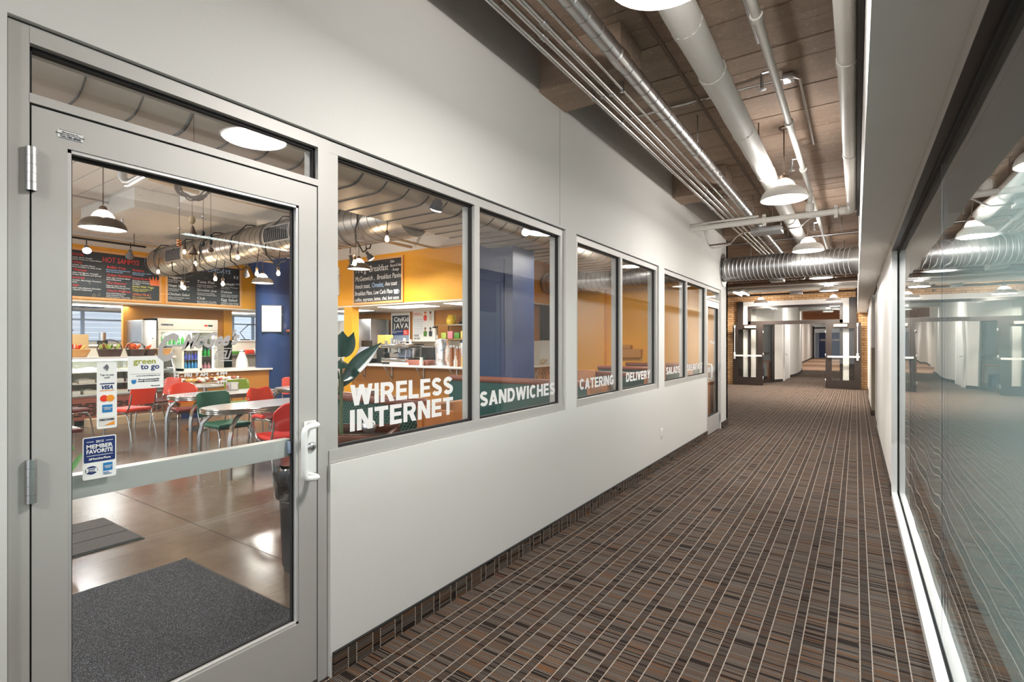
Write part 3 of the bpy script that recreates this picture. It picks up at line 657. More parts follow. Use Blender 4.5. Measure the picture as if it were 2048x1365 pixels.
# ---------------------------------------------------------------- right side: soffit, glass partition, walls
sbox('ceiling_soffit', 'white_paint', 1.935, 2.18, -4, 19.3, 2.40, HS)
bpy.data.objects['ceiling_soffit'].name = 'ceiling_bulkhead'
wr = struct('wall_right')
WY = 6.05
box('header', 'white_paint', 2.18, 2.32, -4, WY, 2.40, HS, wr)
box('wall_face', 'white_paint', 2.18, 2.34, WY, 10.1, 0, 2.42, wr)
box('wall_face', 'white_paint', 2.215, 2.40, 10.1, 12.6, 0, 2.42, wr)
box('wall_face', 'white_paint', 2.16, 2.40, 12.6, 15.4, 0, 2.42, wr); box('wall_face', 'white_paint', 2.20, 2.40, 15.4, 19.3, 0, 2.42, wr)
box('end_panel', 'beige_panel', 2.155, 2.30, 12.585, 12.6, 0.1, 1.36, wr)
bs = struct('baseboard_right')
for a, b, x in ((WY, 10.1, 2.18), (12.6, 15.4, 2.16), (15.4, 19.3, 2.20)): box('carpet_strip', 'carpet_base_y', x-0.012, x, a, b, 0, 0.10, bs)
box('carpet_strip', 'carpet_base_x', 2.148, 2.3, 12.57, 12.585, 0, 0.10, bs); box('carpet_strip', 'carpet_base_x', 2.168, 2.3, WY-0.012, WY, 0, 0.001, bs)
w4 = struct('window_4', (2.23, 1, 0))
box('frame_head', 'alum', 2.178, 2.298, -4, WY, 2.325, 2.40, w4)
box('head_reveal', 'dark_brown_trim', 2.18, 2.222, -4, WY-0.02, 2.3235, 2.3248, w4)
box('head_gasket', 'gasket', 2.222, 2.252, -4, WY-0.02, 2.30, 2.3245, w4)
box('frame_sill', 'white_metal', 2.178, 2.222, -4, WY, 0, 0.05, w4); box('frame_sill', 'white_metal', 2.248, 2.298, -4, WY, 0, 0.05, w4)
box('sill_channel', 'gasket', 2.222, 2.248, -4, WY, 0, 0.032, w4)
box('frame_stile', 'white_metal', 2.178, 2.222, WY-0.05, WY+0.002, 0.0, 2.325, w4); box('frame_stile', 'white_metal', 2.248, 2.298, WY-0.05, WY, 0.0, 2.325, w4); box('stile_gasket', 'gasket', 2.222, 2.248, WY-0.04, WY, 0.03, 2.325, w4)
ys = [-3.52, -1.86, -0.2, 1.46, 3.12, 4.78, WY-0.04]
for a, b in zip(ys[:-1], ys[1:]):
    MB().box(2.230, 2.240, a+0.0015, b-0.0015, 0.03, 2.31).build('pane', 'glass_partition', w4)
    MB().box(2.2405, 2.2412, a+0.002, b-0.002, 0.57, 1.89).build('frosted_film', 'frosted_film', w4)
box('pane_joint', 'frame_blue', 2.2325, 2.2375, 3.1185, 3.1215, 0.03, 2.31, w4); box('pane_joint', 'frame_blue', 2.2325, 2.2375, 4.7785, 4.7815, 0.03, 2.31, w4)
# dim room behind the partition
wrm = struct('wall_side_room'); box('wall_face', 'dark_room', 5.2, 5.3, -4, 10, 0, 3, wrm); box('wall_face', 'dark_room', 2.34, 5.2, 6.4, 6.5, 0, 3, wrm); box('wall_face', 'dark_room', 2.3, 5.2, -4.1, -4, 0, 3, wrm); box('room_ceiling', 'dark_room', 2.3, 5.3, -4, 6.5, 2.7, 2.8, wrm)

# ---------------------------------------------------------------- far end of the corridor: brick wall, portal, double doors
FY = 19.42
fw = struct('wall_far', (0, FY, 0))
box('mortar_bed', 'mortar', -6, -1.36, FY+0.02, FY+0.3, 0, HS, fw); box('mortar_bed', 'mortar', 1.9, 2.5, FY+0.02, FY+0.3, 0, HS, fw); box('mortar_bed', 'mortar', -1.36, 1.9, FY+0.02, FY+0.3, 2.88, HS, fw)
bl, bh = 0.2, 0.066
srcb = MB().box(0, bl, 0, 0.05, 0, bh).build('brick', 'brick', fw, local=True); srcb.location = (-2.1, 0, 0.008)
srcr = None; cnt = 1; rest = MB(); rr = random.Random(5)
def rowbricks(x0, x1, z0, z1, cap):
    global cnt
    z = z0; k = 0
    while z < z1:
        x = x0 - (bl/2 if k % 2 else 0)
        while x < x1:
            a, b = max(x, x0), min(x+bl, x1)
            if b-a > 0.05:
                if cnt < cap and b-a > bl*0.99: piece(srcb, (a, rr.uniform(-0.006, 0.004), z), fw, 'brick'); cnt += 1
                else: rest.box(a, b, FY+rr.uniform(-0.006, 0.004), FY+0.05, z, z+bh)
            x += bl+0.01
        z += bh+0.010; k += 1
rowbricks(-2.1, -1.36, 0.008, HS, 150); rowbricks(1.9, 2.32, 0.008, 2.4, 200); rowbricks(-1.36, 1.9, 2.89, HS, 298); rowbricks(-4.3, -2.11, 0.008, HS, 0)
rb_ = rest.build('brick_courses', 'brick', fw); rb_['kind'] = 'stuff'
PY = 19.36
tr = struct('trim_portal', (0.2, PY, 0))
box('portal_post', 'dark_brown_trim', -1.56, -1.37, PY-0.04, PY+0.12, 0, 2.90, tr); box('portal_post', 'dark_brown_trim', 1.717, 1.915, PY-0.04, PY+0.12, 0, 2.90, tr)
pm = MB(); pm.box(-1.37, -1.21, PY, PY+0.08, 0, 2.88); pm.box(1.553, 1.717, PY, PY+0.08, 0, 2.88); pm.box(-1.21, 1.553, PY, PY+0.08, 2.72, 2.88); pm.build('white_surround', 'white_paint', tr)
tm = MB()
for a in ((-1.21, -1.13, 0, 2.72), (1.47, 1.553, 0, 2.72), (-1.13, 1.47, 2.64, 2.72), (-1.21, 1.553, 2.08, 2.20)): tm.box(a[0], a[1], PY-0.035, PY+0.07, a[2], a[3])
tm.build('transom_frame', 'dark_brown_trim', tr); box('pane', 'glass', -1.13, 1.47, PY+0.01, PY+0.016, 2.20, 2.64, tr)
def dark_door(name, x0, x1, y, hinge_right):
    d = struct(name, ((x0+x1)/2, y, 0)); z0, z1 = 0.01, 2.09; s = 0.17
    lf = MB().box(x0, x0+s, y-0.045, y, z0, z1).box(x1-s, x1, y-0.045, y, z0, z1).box(x0+s, x1-s, y-0.045, y, 1.91, z1).box(x0+s, x1-s, y-0.045, y, z0, 0.275).build('leaf', 'dark_brown_trim', d)
    MB().box(x0+s, x1-s, y-0.026, y-0.02, 0.275, 1.91).build('pane', 'glass', lf)
    MB().box(x0+s*0.3, x1-s*0.2, y-0.10, y-0.065, 0.99, 1.045).build('push_bar', 'white_metal', lf)
    ex = x0+0.06 if hinge_right else x1-0.09
    MB().rbox(ex-0.03, ex+0.03, y-0.09, y-0.045, 0.90, 1.13, 0.008).build('bar_housing', 'white_metal', lf)
    MB().cyl((ex, y-0.06, 1.1), (ex, y-0.06, 2.07), 0.012, 8).rbox(ex-0.025, ex+0.025, y-0.08, y-0.045, 1.98, 2.07, 0.006).build('latch_rod', 'white_metal', lf)
    cx = x1-0.42 if hinge_right else x0+0.38
    MB().rbox(cx-0.16, cx+0.2, y-0.10, y-0.045, 1.965, 2.045, 0.006).build('closer', 'cream', lf)
    hx = x1 if hinge_right else x0
    for z in (0.25, 1.05, 1.8): MB().cyl((hx, y-0.05, z-0.06), (hx, y-0.05, z+0.06), 0.014, 8).build('hinge', 'steel', d)
dark_door('door_3', -1.68, -0.72, 19.24, True); dark_door('door_4', 1.09, 2.03, 19.24, False)

# beyond the doors
wb = struct('wall_beyond')
def wseg(p, q, h=3.1, th=0.12, mat='white_paint', z0=0.0):
    p, q = Vector(p), Vector(q); d = (q-p).normalized(); nrm = Vector((-d.y, d.x))*th
    poly = [tuple(p), tuple(q), tuple(q+nrm), tuple(p+nrm)]
    return MB().prism(poly, z0, h).build('wall_face', mat, wb)
wseg((-0.60, 21.16), (-0.40, 21.62)); 
pts = [(-0.40, 21.62), (-0.42, 22.2), (-0.44, 24.1), (-0.36, 25.0), (-0.30, 26.0), (-0.30, 27.5), (-0.38, 29.5), (-0.52, 31.7)]
for a, b in zip(pts[:-1], pts[1:]): wseg(a, b)
wseg((-0.52, 31.7), (-1.2, 33)); wseg((-1.29, 41), (-1.5, 56)); wseg((-1.2, 33), (-1.29, 41))
for a, b in zip(pts[2:-1], pts[3:]): 
    o = wseg((a[0]+0.02, a[1]), (b[0]+0.02, b[1]), 0.1, 0.03, 'black'); o.name = 'skirting'
o = wseg((-1.27, 41), (-1.48, 56), 0.1, 0.03, 'black'); o.name = 'skirting'
o = wseg((-0.58, 21.16), (-0.38, 21.62), 0.1, 0.03, 'black'); o.name = 'skirting'
box('wall_face', 'white_paint', 2.1, 2.2, 19.72, 60, 0, 3.2, wb); box('wall_face', 'white_paint', -6, -5.9, 9.7, 25, 0, HS, wb); box('wall_face', 'white_paint', -6, -0.42, 24.9, 25.0, 0, HS, wb)
box('wall_face', 'wall_paint', -4, 4, 60, 60.1, 0, 3.3, wb)
box('header_bed', 'mortar', -0.6, 2.1, 33.02, 33.2, 2.75, 3.3, wb)
m = MB()
for k in range(7):
    x = -0.6-(0.1 if k % 2 else 0)
    while x < 2.1: m.box(max(x, -0.6), min(x+0.2, 2.1), 33.0, 33.05, 2.755+k*0.077, 2.755+k*0.077+0.066); x += 0.212
o = m.build('brick_courses', 'brick_red', wb); o['kind'] = 'stuff'
hc = struct('ceiling_beyond'); box('slab', 'concrete_white', -4, 4, 21.3, 60.2, 3.3, 3.4, hc)
box('ceiling_duct', 'duct_metal', -2, 2.1, 27, 28, 2.95, 3.25, hc)
d5 = struct('window_5', (-0.75, 20.9, 0)); 
def skew(x0, x1, z0, z1, th, mat, name, par, off=0.0):
    # a panel on the slanted line from (-1.1,20.25) to (-0.6,21.16); x picks the place along it
    f = lambda x: 20.25+(x+1.1)*1.82
    MB().prism([(x0, f(x0)+off), (x1, f(x1)+off), (x1-0.05, f(x1)+0.04+off+th), (x0-0.05, f(x0)+0.04+off+th)], z0, z1).build(name, mat, par)
skew(-1.1, -1.03, 0, 2.15, 0.04, 'dark_brown_trim', 'frame', d5); skew(-0.68, -0.60, 0, 2.15, 0.04, 'dark_brown_trim', 'frame', d5)
skew(-1.1, -0.6, 0, 0.14, 0.04, 'dark_brown_trim', 'frame', d5); skew(-1.1, -0.6, 1.03, 1.1, 0.04, 'dark_brown_trim', 'frame', d5); skew(-1.1, -0.6, 2.10, 2.18, 0.04, 'dark_brown_trim', 'frame', d5)
skew(-1.08, -0.62, 0.14, 2.1, 0.001, 'glass', 'pane', d5, 0.03)
wseg((-1.1, 20.25), (-0.6, 21.16), 3.1, 0.05, 'white_paint', 2.18); wseg((-1.9, 19.8), (-1.1, 20.25), 3.1)
d6 = struct('door_5', (-0.41, 23, 0)); box('frame', 'white_metal', -0.42, -0.36, 22.15, 22.25, 0, 2.2, d6); box('frame', 'white_metal', -0.43, -0.37, 23.95, 24.05, 0, 2.2, d6); box('leaf', 'white_metal', -0.43, -0.395, 22.25, 23.95, 0.01, 2.12, d6); MB().cyl((-0.39, 22.4, 1.02), (-0.30, 22.4, 1.02), 0.02, 8).build('handle', 'steel', d6)
t = thing('side_table', 'small wooden table seen through the sidelight glass beyond the double doors', 'table', (-1.35, 22.5, 0))
box('top', 'wood_panel', -1.75, -0.92, 22.2, 22.8, 0.70, 0.74, t)
for x, y in ((-0.96, 22.25), (-1.7, 22.25), (-0.96, 22.75), (-1.7, 22.75)): box('leg', 'wood_panel', x-0.025, x+0.025, y-0.025, y+0.025, 0, 0.70, t)
tag(box('storage_bin', 'navy', -1.6, -1.15, 22.3, 22.7, 0.0, 0.42), 'blue storage bin under the small wooden table', 'bin')
# end entrance
EY = 56.0
d7 = struct('door_6', (-0.3, EY, 0))
for a in ((-1.50, -1.36, 0, 3.0), (0.86, 1.0, 0, 3.0), (-1.36, 0.86, 2.78, 2.92)): box('frame', 'dark_brown_trim', a[0], a[1], EY-0.05, EY+0.05, a[2], a[3], d7)
box('side_panel', 'frame_blue', -1.30, -0.98, EY-0.02, EY+0.02, 0.02, 2.4, d7); dl = box('leaf', 'post_blue', -0.98, 0.86, EY-0.03, EY+0.03, 0.05, 2.4, d7)
text('URBAN WORKS', 0.28, 'vinyl_white', 'lettering', dl, (-0.92, EY-0.04, 1.62), (1, 0, 0), UZ, 0.02, width=1.62)
box('wall_sign_band', 'red_sign', -0.2, 2.1, EY-0.3, EY-0.2, 2.95, 3.15, wb)
# ---------------------------------------------------------------- pendants of the corridor and the cafe
def pendant(name, label, x, y, z, mat, stem_top, dia=0.42, group='white dome pendants of the corridor', glow='lamp_glow', dome='dome_glow'):
    t = thing(name, label, 'pendant lamp', (x, y, z), 0, group); r = dia/2
    prof = [(r, 0), (r*0.985, 0.018), (r*0.93, 0.055), (r*0.80, 0.088), (r*0.62, 0.108), (r*0.46, 0.116)]
    MB().lathe(prof + [(a-0.004 if a > 0.01 else a, h-0.003) for a, h in reversed(prof)], (x, y, z), 32).build('shade', mat, t)
    MB().lathe([(r*0.50, 0.108), (r*0.47, 0.135), (r*0.38, 0.168), (r*0.25, 0.192), (0.032, 0.203)], (x, y, z), 28).build('glass_dome', dome, t)
    MB().lathe([(0.0001, 0.008), (r*0.6, 0.008), (r*0.972, 0.010), (r*0.975, 0.014), (r*0.6, 0.02), (0.0001, 0.02)], (x, y, z), 32).build('diffuser', glow, t)
    MB().lathe([(0.036, 0.20), (0.036, 0.225), (0.024, 0.24), (0.010, 0.25), (0.0001, 0.25)], (x, y, z), 16).build('socket_cap', 'bronze', t)
    MB().cyl((x, y, z+0.24), (x, y, stem_top), 0.0055, 8).build('stem', 'bronze', t)
    MB().lathe([(0.0001, 0), (0.045, 0), (0.05, -0.012), (0.02, -0.03), (0.0001, -0.03)], (x, y, stem_top), 16).build('ceiling_rose', 'bronze', t)
    return t
GP = 'white dome pendants of the corridor'
for (x, y, z, lab) in ((1.314, -1.9, 2.86, 'white dome pendant behind the viewpoint above the carpet'), (1.314, 1.87, 2.815, 'white dome pendant cut by the top of the picture above the corridor'),
    (1.314, 5.65, 2.865, 'white dome pendant in front of the thick wrapped pipe before the cross pipe'), (1.314, 8.7, 2.815, 'white dome pendant hanging just before the round ribbed duct'),
    (1.32, 11.9, 2.75, 'white dome pendant whose glowing rim shows right under the ribbed duct'), (1.33, 15.2, 2.77, 'white dome pendant above the carpet midway to the double doors'),
    (1.34, 18.2, 2.71, 'white dome pendant hanging closest to the portal of the double doors'), (-0.72, 18.7, 2.77, 'white dome pendant over the brick corner of the alcove by the open door leaf'),
    (0.9, 26, 2.8, 'white dome pendant beyond the double doors seen through the transom')):
    pendant('pendant_lamp', lab, x, y, z, 'white_paint', HS if y < 21 else 3.3, group=GP)
GC = 'grey dome pendants of the cafe'
for (x, y, z), lab, dm in zip(CAFE_LAMPS, ('large grey dome pendant seen through the door glass below the ceiling pipes', 'small grey dome pendant before the blue pillar', 'brown dome pendant in front of the breakfast chalkboard', 'pale dome pendant before the blue post behind the second window pane'), ('lamp_brown', 'lamp_metal', 'lamp_brown', 'lamp_metal')):
    pendant('cafe_pendant', lab, x, y, z, dm, HS, 0.42, GC)

# ---------------------------------------------------------------- pipes and ducts over the corridor
def pipe(name, label, cat, pts, r, mat, seg=12, group=None):
    return tag(MB().tube(pts, r, seg).build(name, mat), label, cat, group)
def couplings(parent, pts, r, mat, n='coupling', axis='y', L=0.05):
    for p in pts:
        a, b = Vector(p), Vector(p); d = Vector((0,1,0)) if axis == 'y' else Vector((1,0,0)); MB().cyl(tuple(a-d*L/2), tuple(a+d*L/2), r, 12).build(n, mat, parent)
YE = 18.9
GCd = 'bright steel conduits running along the top of the long wall'
for x, r, lab, js in ((0.335, 0.0175, 'steel conduit closest to the long white wall in the bundle of four', (3.9, 7.0, 12)), (0.405, 0.0175, 'second steel conduit out from the long white wall', (2.55, 6.3, 11)), (0.47, 0.0175, 'third steel conduit out from the long white wall', (2.45, 6.1, 10.5)), (0.55, 0.010, 'thin steel conduit next to the small spiral duct', (4.1, 8.0))):
    c = pipe('conduit', lab, 'conduit', [(x, -3.9, 3.225), (x, YE, 3.225)], r, 'conduit', 12, GCd)
    couplings(c, [(x, j, 3.225) for j in js], r+0.004, 'steel', 'coupling')
    for yy in (0.15, 3.38, 6.6): MB().box(x-0.012, x+0.012, yy-0.01, yy+0.01, 3.20, 3.275).build('pipe_clamp', 'steel', c)
c = pipe('spiral_duct', 'small galvanised spiral duct running beside the four steel conduits', 'duct', [(0.68, -3.9, 3.23), (0.68, YE, 3.23)], 0.05, 'steel', 18)
sp = MB()
k = -3.9
while k < 17:
    sp.lathe([(0.0505, -0.004), (0.053, 0), (0.0505, 0.004)], (0.68, k, 3.23), 16, axis='y'); k += 0.16
o = sp.build('spiral_seams', 'duct_metal', c); o['kind'] = 'stuff'
couplings(c, [(0.68, j, 3.23) for j in (0.9, 3.0, 4.9, 7.2, 10)], 0.056, 'conduit', 'duct_sleeve', L=0.11)
for j in (1.9, 4.9, 8.0): MB().cyl((0.68, j, 3.28), (0.68, j, HS), 0.005, 6).build('hanger_rod', 'steel', c)
w = MB(); rw = random.Random(2); rings = []
prof = [(-4+0.12*i) for i in range(int(23/0.12))]
for i, yy in enumerate(prof):
    rr_ = 0.086 + rw.uniform(-0.0025, 0.0025)
    rings.append([(1.124+rr_*math.cos(2*PI*k/20)*(1+rw.uniform(-0.012,0.012)), yy, 3.22+rr_*math.sin(2*PI*k/20)) for k in range(20)])
w.loft(rings, cap=True); c = tag(w.build('wrapped_pipe', 'pipe_wrap'), 'thick white wrapped pipe running the length of the corridor ceiling', 'pipe')
couplings(c, [(1.124, j, 3.22) for j in (2.9, 3.5, 4.6, 5.9, 6.4, 7.0, 8.2)], 0.090, 'pipe_wrap', 'wrap_band', L=0.07)
for j in (0.6, 3.1, 5.4, 8.0, 11): MB().cyl((1.124, j, 3.30), (1.124, j, HS), 0.006, 6).build('hanger_rod', 'brown_pipe', c)
pipe('painted_pipe', 'thin brown painted pipe running under the ceiling boards', 'pipe', [(0.80, -3.9, 3.50), (0.80, YE, 3.50)], 0.014, 'brown_pipe')
c = pipe('sprinkler_pipe', 'slim white sprinkler pipe between the wrapped pipe and the wall pipe', 'pipe', [(1.43, -3.9, 3.32), (1.43, 18.5, 3.32)], 0.026, 'white_pipe')
couplings(c, [(1.43, j, 3.32) for j in (3.2, 4.9, 6.3)], 0.036, 'white_pipe', 'coupling')
for j in (3.9, 5.9, 9.2): MB().cyl((1.43, j, 3.32), (1.36, j, 3.32), 0.012, 8).cyl((1.36, j, 3.32), (1.36, j, 3.22), 0.010, 8).lathe([(0.012, 0), (0.03, -0.01), (0.0001, -0.012)], (1.36, j, 3.22), 10).build('sprinkler_head', 'steel', c)
pipe('short_conduit', 'short steel conduit beside the sprinkler pipe ending at a junction box', 'conduit', [(1.36, 1.2, 3.46), (1.36, 3.74, 3.46)], 0.014, 'conduit')
c = tag(MB().rbox(1.42, 1.50, 4.50, 4.60, 3.52, 3.565, 0.006).build('junction_box', 'steel'), 'small square steel junction box on the ceiling boards by the sprinkler pipe', 'junction box')
pipe('ceiling_conduit', 'steel conduit crossing the ceiling to the small junction box', 'conduit', [(0.02, 4.56, 3.55), (0.9, 4.56, 3.55), (1.2, 4.54, 3.54), (1.38, 4.52, 3.53), (1.50, 4.53, 3.53), (1.53, 4.60, 3.54), (1.53, 6.2, 3.54)], 0.011, 'conduit', 8)
c = pipe('wall_pipe', 'white cast pipe hugging the bulkhead and turning into the cross pipe', 'pipe', [(1.862, -3.9, 3.03), (1.862, 7.05, 3.03), (1.855, 7.18, 3.03), (1.82, 7.26, 3.035), (1.74, 7.27, 3.04)], 0.052, 'white_pipe', 20)
couplings(c, [(1.862, j, 3.03) for j in (1.2, 3.4, 5.1)], 0.057, 'white_pipe', 'coupling', L=0.09)
MB().box(1.906, 1.932, -3.9, 7.3, 2.96, 3.5).build('pipe_shadow', 'black', c)  # black strip painting the pipe's shadow beside the bulkhead
c = pipe('cross_pipe', 'white painted pipe crossing the corridor from wall to wall', 'pipe', [(-0.02, 7.27, 3.03), (1.78, 7.27, 3.04)], 0.036, 'white_pipe', 18)
for x in (0.92, 1.70): MB().cyl((x-0.02, 7.27, 3.035), (x+0.02, 7.27, 3.035), 0.055, 14).rbox(x-0.02, x+0.02, 7.25, 7.29, 2.96, 2.985, 0.004).rbox(x-0.02, x+0.02, 7.25, 7.29, 3.085, 3.11, 0.004).build('flange', 'white_pipe', c)
MB().cyl((1.43, 7.27, 3.06), (1.43, 7.27, 3.33), 0.026, 12).lathe([(0.04, 0.04), (0.05, 0.07), (0.045, 0.14), (0.03, 0.15)], (1.43, 7.27, 3.03), 14).build('riser', 'white_pipe', c)
pipe('cross_conduit', 'slim white conduit resting on top of the cross pipe', 'conduit', [(0.0, 7.24, 3.085), (0.86, 7.24, 3.09)], 0.014, 'white_pipe', 8)
MB().cyl((0.12, 7.25, 3.07), (0.12, 7.25, 3.32), 0.006, 6)
# black threaded stub
pipe('pipe_stub', 'short rusty pipe stub with a red tip poking from the wall', 'pipe', [(0.0, 8.35, 2.98), (0.32, 8.35, 2.985)], 0.012, 'brown_pipe', 8)
# junction trough
c = tag(MB().rbox(0.62, 1.02, 8.15, 8.45, 3.06, 3.14, 0.006).build('wiring_trough', 'steel'), 'long grey wiring box hanging under the conduits near the ribbed duct', 'wiring box')
for x in (0.89, 1.0): MB().cyl((x, 8.3, 3.13), (x, 8.3, HS), 0.005, 6).build('hanger_rod', 'steel', c)
pipe('bent_conduit', 'bent steel conduit leaving the wiring box toward the wall', 'conduit', [(0.62, 8.25, 3.10), (0.5, 8.25, 3.10), (0.42, 8.28, 3.06), (0.3, 8.4, 2.98), (0.15, 8.5, 2.96), (0.0, 8.5, 2.96)], 0.010, 'conduit', 8)
pipe('bent_conduit', 'straight steel conduit from the wiring box to the white bulkhead', 'conduit', [(1.02, 8.3, 3.10), (1.24, 8.3, 3.10), (1.30, 8.3, 3.16), (1.38, 8.3, 3.22), (1.93, 8.3, 3.24)], 0.012, 'conduit', 8)
# big ribbed duct across
def ribbed_duct(name, label, x0, x1, y, z, r, pitch, mat, seam, slant=0.10, parent_flange=None, seamr=0.006):
    d = tag(MB().cyl((x0, y, z), (x1, y, z), r, 40, cap=True).build(name, mat), label, 'duct')
    sm = MB(); x = x0+pitch/2; n = 36
    while x < x1-slant*r:
        ring0, ring1, ring2 = [], [], []
        for k in range(n):
            a = 2*PI*k/n; off = slant*math.cos(a)*r
            ring0.append((x+off-seamr, y+(r+0.0005)*math.cos(a), z+(r+0.0005)*math.sin(a)))
            ring1.append((x+off, y+(r+seamr)*math.cos(a), z+(r+seamr)*math.sin(a)))
            ring2.append((x+off+seamr, y+(r+0.0005)*math.cos(a), z+(r+0.0005)*math.sin(a)))
        sm.loft([ring0, ring1, ring2]); x += pitch
    o = sm.build('spiral_ribs', seam, d); o['kind'] = 'stuff'; return d
dct = ribbed_duct('ribbed_duct', 'large round ribbed metal duct crossing the corridor above head height', 0.02, 1.935, 9.35, 2.71, 0.20, 0.062, 'duct_metal', 'steel', 0.25)
MB().lathe([(0.206, 0.0), (0.285, 0.0), (0.285, -0.012), (0.206, -0.012)], (0.014, 9.35, 2.71), 40, axis='x').build('wall_flange', 'duct_metal', dct)
ribbed_duct('ribbed_duct', 'round ribbed metal duct seen inside the cafe through the narrow window panes', -3.45, -0.13, 9.25, 2.69, 0.205, 0.10, 'duct_cafe', 'duct_seam', 0.25)
# pipes beyond the ribbed duct
rows = [(10.9, 2.98, 0.05, 'black', 'thick black pipe crossing just beyond the ribbed duct'), (11.8, 3.09, 0.03, 'white_pipe', 'white pipe crossing beyond the black pipe'), (13.2, 3.02, 0.022, 'white_pipe', 'slim pale pipe crossing the ceiling past the glowing tubes'), (14.6, 3.08, 0.03, 'brown_pipe', 'brown pipe crossing high under the ceiling boards of the alcove'),
        (16.3, 2.97, 0.06, 'white_pipe', 'thick pale pipe crossing in front of the portal'), (17.2, 2.92, 0.035, 'brown_pipe', 'brown pipe crossing just before the portal'), (18.1, 2.99, 0.03, 'white_pipe', 'white pipe crossing closest to the brick wall')]
for y, z, r, mt, lab in rows:
    c = pipe('cross_pipe', lab, 'pipe', [(-3.8, y, z), (1.93, y, z)], r, mt, 12)
    for x in (-2.6, -1.2, 0.2, 1.5): MB().cyl((x, y, z+r*0.8), (x, y, HS), 0.007, 5).build('hanger_rod', 'steel', c)
tag(box('ceiling_cross_beam', 'concrete_brown', -5.9, 1.93, 17.5, 17.9, 3.14, HS), 'brown concrete beam crossing high before the brick wall', 'beam')
for y, z, r, mt, lab in ((10.25, 3.30, 0.02, 'conduit', 'steel cross pipe tight behind the ribbed duct'), (12.6, 2.93, 0.016, 'white_pipe', 'thin white cross pipe just past the sheet metal duct drop'), (13.8, 2.90, 0.045, 'brown_pipe', 'brown cross pipe halfway over the alcove'), (15.2, 2.98, 0.02, 'white_pipe', 'thin white cross pipe before the tube light'), (15.5, 2.96, 0.035, 'steel', 'steel cross pipe before the tube light')):
    c = pipe('cross_pipe', lab, 'pipe', [(-3.8, y, z), (1.93, y, z)], r, mt, 10)
    for x in (-2.1, -0.7, 0.9, 1.7): MB().cyl((x, y, z+r*0.8), (x, y, HS), 0.007, 5).build('hanger_rod', 'steel', c)
c = tag(MB().rbox(0.35, 0.62, 12.2, 12.6, 2.78, 3.15, 0.02).build('duct_box', 'duct_metal'), 'square sheet metal duct drop beyond the ribbed duct', 'duct')
tag(MB().rbox(0.3, 0.62, 16.9, 17.0, 2.86, 3.0, 0.01).build('junction_box', 'steel'), 'grey junction box on the pipes before the portal', 'junction box')
for i, (y, dz) in enumerate(((16.0, 2.86),)):
    t = thing('tube_light', 'double tube light hanging under the pipes at the alcove before the brick wall', 'tube light', (-0.85, y, dz))
    box('housing', 'white_metal', -0.98, -0.72, y-0.62, y+0.62, dz+0.03, dz+0.08, t)
    for x in (-0.95, -0.75): MB().cyl((x, y-0.6, dz+0.01), (x, y+0.6, dz+0.01), 0.017, 10).build('tube', 'tube_glow', t)
    for yy in (y-0.4, y+0.4): MB().cyl((-0.85, yy, dz+0.08), (-0.85, yy, HS), 0.004, 5).build('hanger_rod', 'steel', t)

t = thing('exit_sign', 'red lettered exit sign hanging under the ceiling before the brick wall', 'exit sign', (-0.9, 18.9, 3.2))
box('case', 'white_metal', -1.05, -0.75, 18.88, 18.93, 3.22, 3.42, t); MB().cyl((-0.9, 18.9, 3.42), (-0.9, 18.9, HS), 0.01, 6).build('stem', 'white_metal', t); text('EXIT', 0.17, 'neon_red', 'lettering', t, (-1.02, 18.878, 3.26), (1, 0, 0), UZ, 0.03, width=0.24)
# ---------------------------------------------------------------- cafe shell
SO = 2.27
cw = struct('wall_cafe')
box('soffit_face', 'yellow_wall', -10.46, -10.40, -3, 7.43, SO, 3.34, cw); box('soffit_face', 'yellow_wall', -10.4, -3.5, 7.43, 7.49, SO, 3.32, cw); box('soffit_face', 'yellow_wall', -3.56, -3.5, 7.49, 9.6, SO, 3.32, cw)
box('soffit_edge', 'cream', -10.47, -10.395, -3, 7.43, SO-0.02, SO+0.012, cw); box('soffit_edge', 'cream', -10.4, -3.495, 7.425, 7.49, SO-0.02, SO+0.012, cw); box('soffit_edge', 'cream', -3.56, -3.495, 7.43, 9.6, SO-0.02, SO+0.012, cw)
box('upper_wall', 'white_paint', -10.60, -10.46, -3, 7.43, 3.30, HS+0.02, cw); box('upper_wall', 'white_paint', -10.4, -3.5, 7.47, 7.6, 3.30, HS+0.02, cw); box('upper_wall', 'white_paint', -3.62, -3.54, 7.49, 9.6, 3.30, HS+0.02, cw)
kc = struct('ceiling_kitchen'); box('panel', 'white_paint', -13.6, -10.46, -3, 7.43, SO, SO+0.05, kc); box('panel', 'white_paint', -13.6, -3.56, 7.49, 9.7, SO, SO+0.05, kc)
m = MB()   # back wall with windows
m.box(-13.62, -13.5, -3, 1.2, 0, SO); m.box(-13.62, -13.5, 1.2, 5.38, 0, 1.485); m.box(-13.62, -13.5, 1.2, 5.38, 2.245, SO); m.box(-13.62, -13.5, 5.38, 8.0, 0, SO); m.box(-13.62, -13.5, 8.0, 9.7, 0, 1.50)
m.build('wall_face', 'cream', cw)
box('wall_face', 'tan_wall', -13.5, -12.2, 5.62, 5.7, 0, SO, cw)
box('wall_face', 'tan_wall', -11.35, -11.25, 4.5, 6.75, 0, SO, cw); box('wall_edge', 'yellow_wall', -11.36, -11.2, 6.60, 6.80, 0, SO, cw)
box('wainscot', 'cream', -11.25, -11.2, 6.1, 6.8, 0, 1.52, cw)
m = MB(); m.box(-10.2, -3.5, 9.6, 9.72, 0, SO+0.1); m.build('wall_face', 'tan_wall', cw)
box('wainscot', 'counter_white', -8.1, -3.56, 9.57, 9.6, 0.9, 1.51, cw)
box('wall_face', 'yellow_wall', -3.5, -T_, 9.56, 9.6, 0, HS, cw)
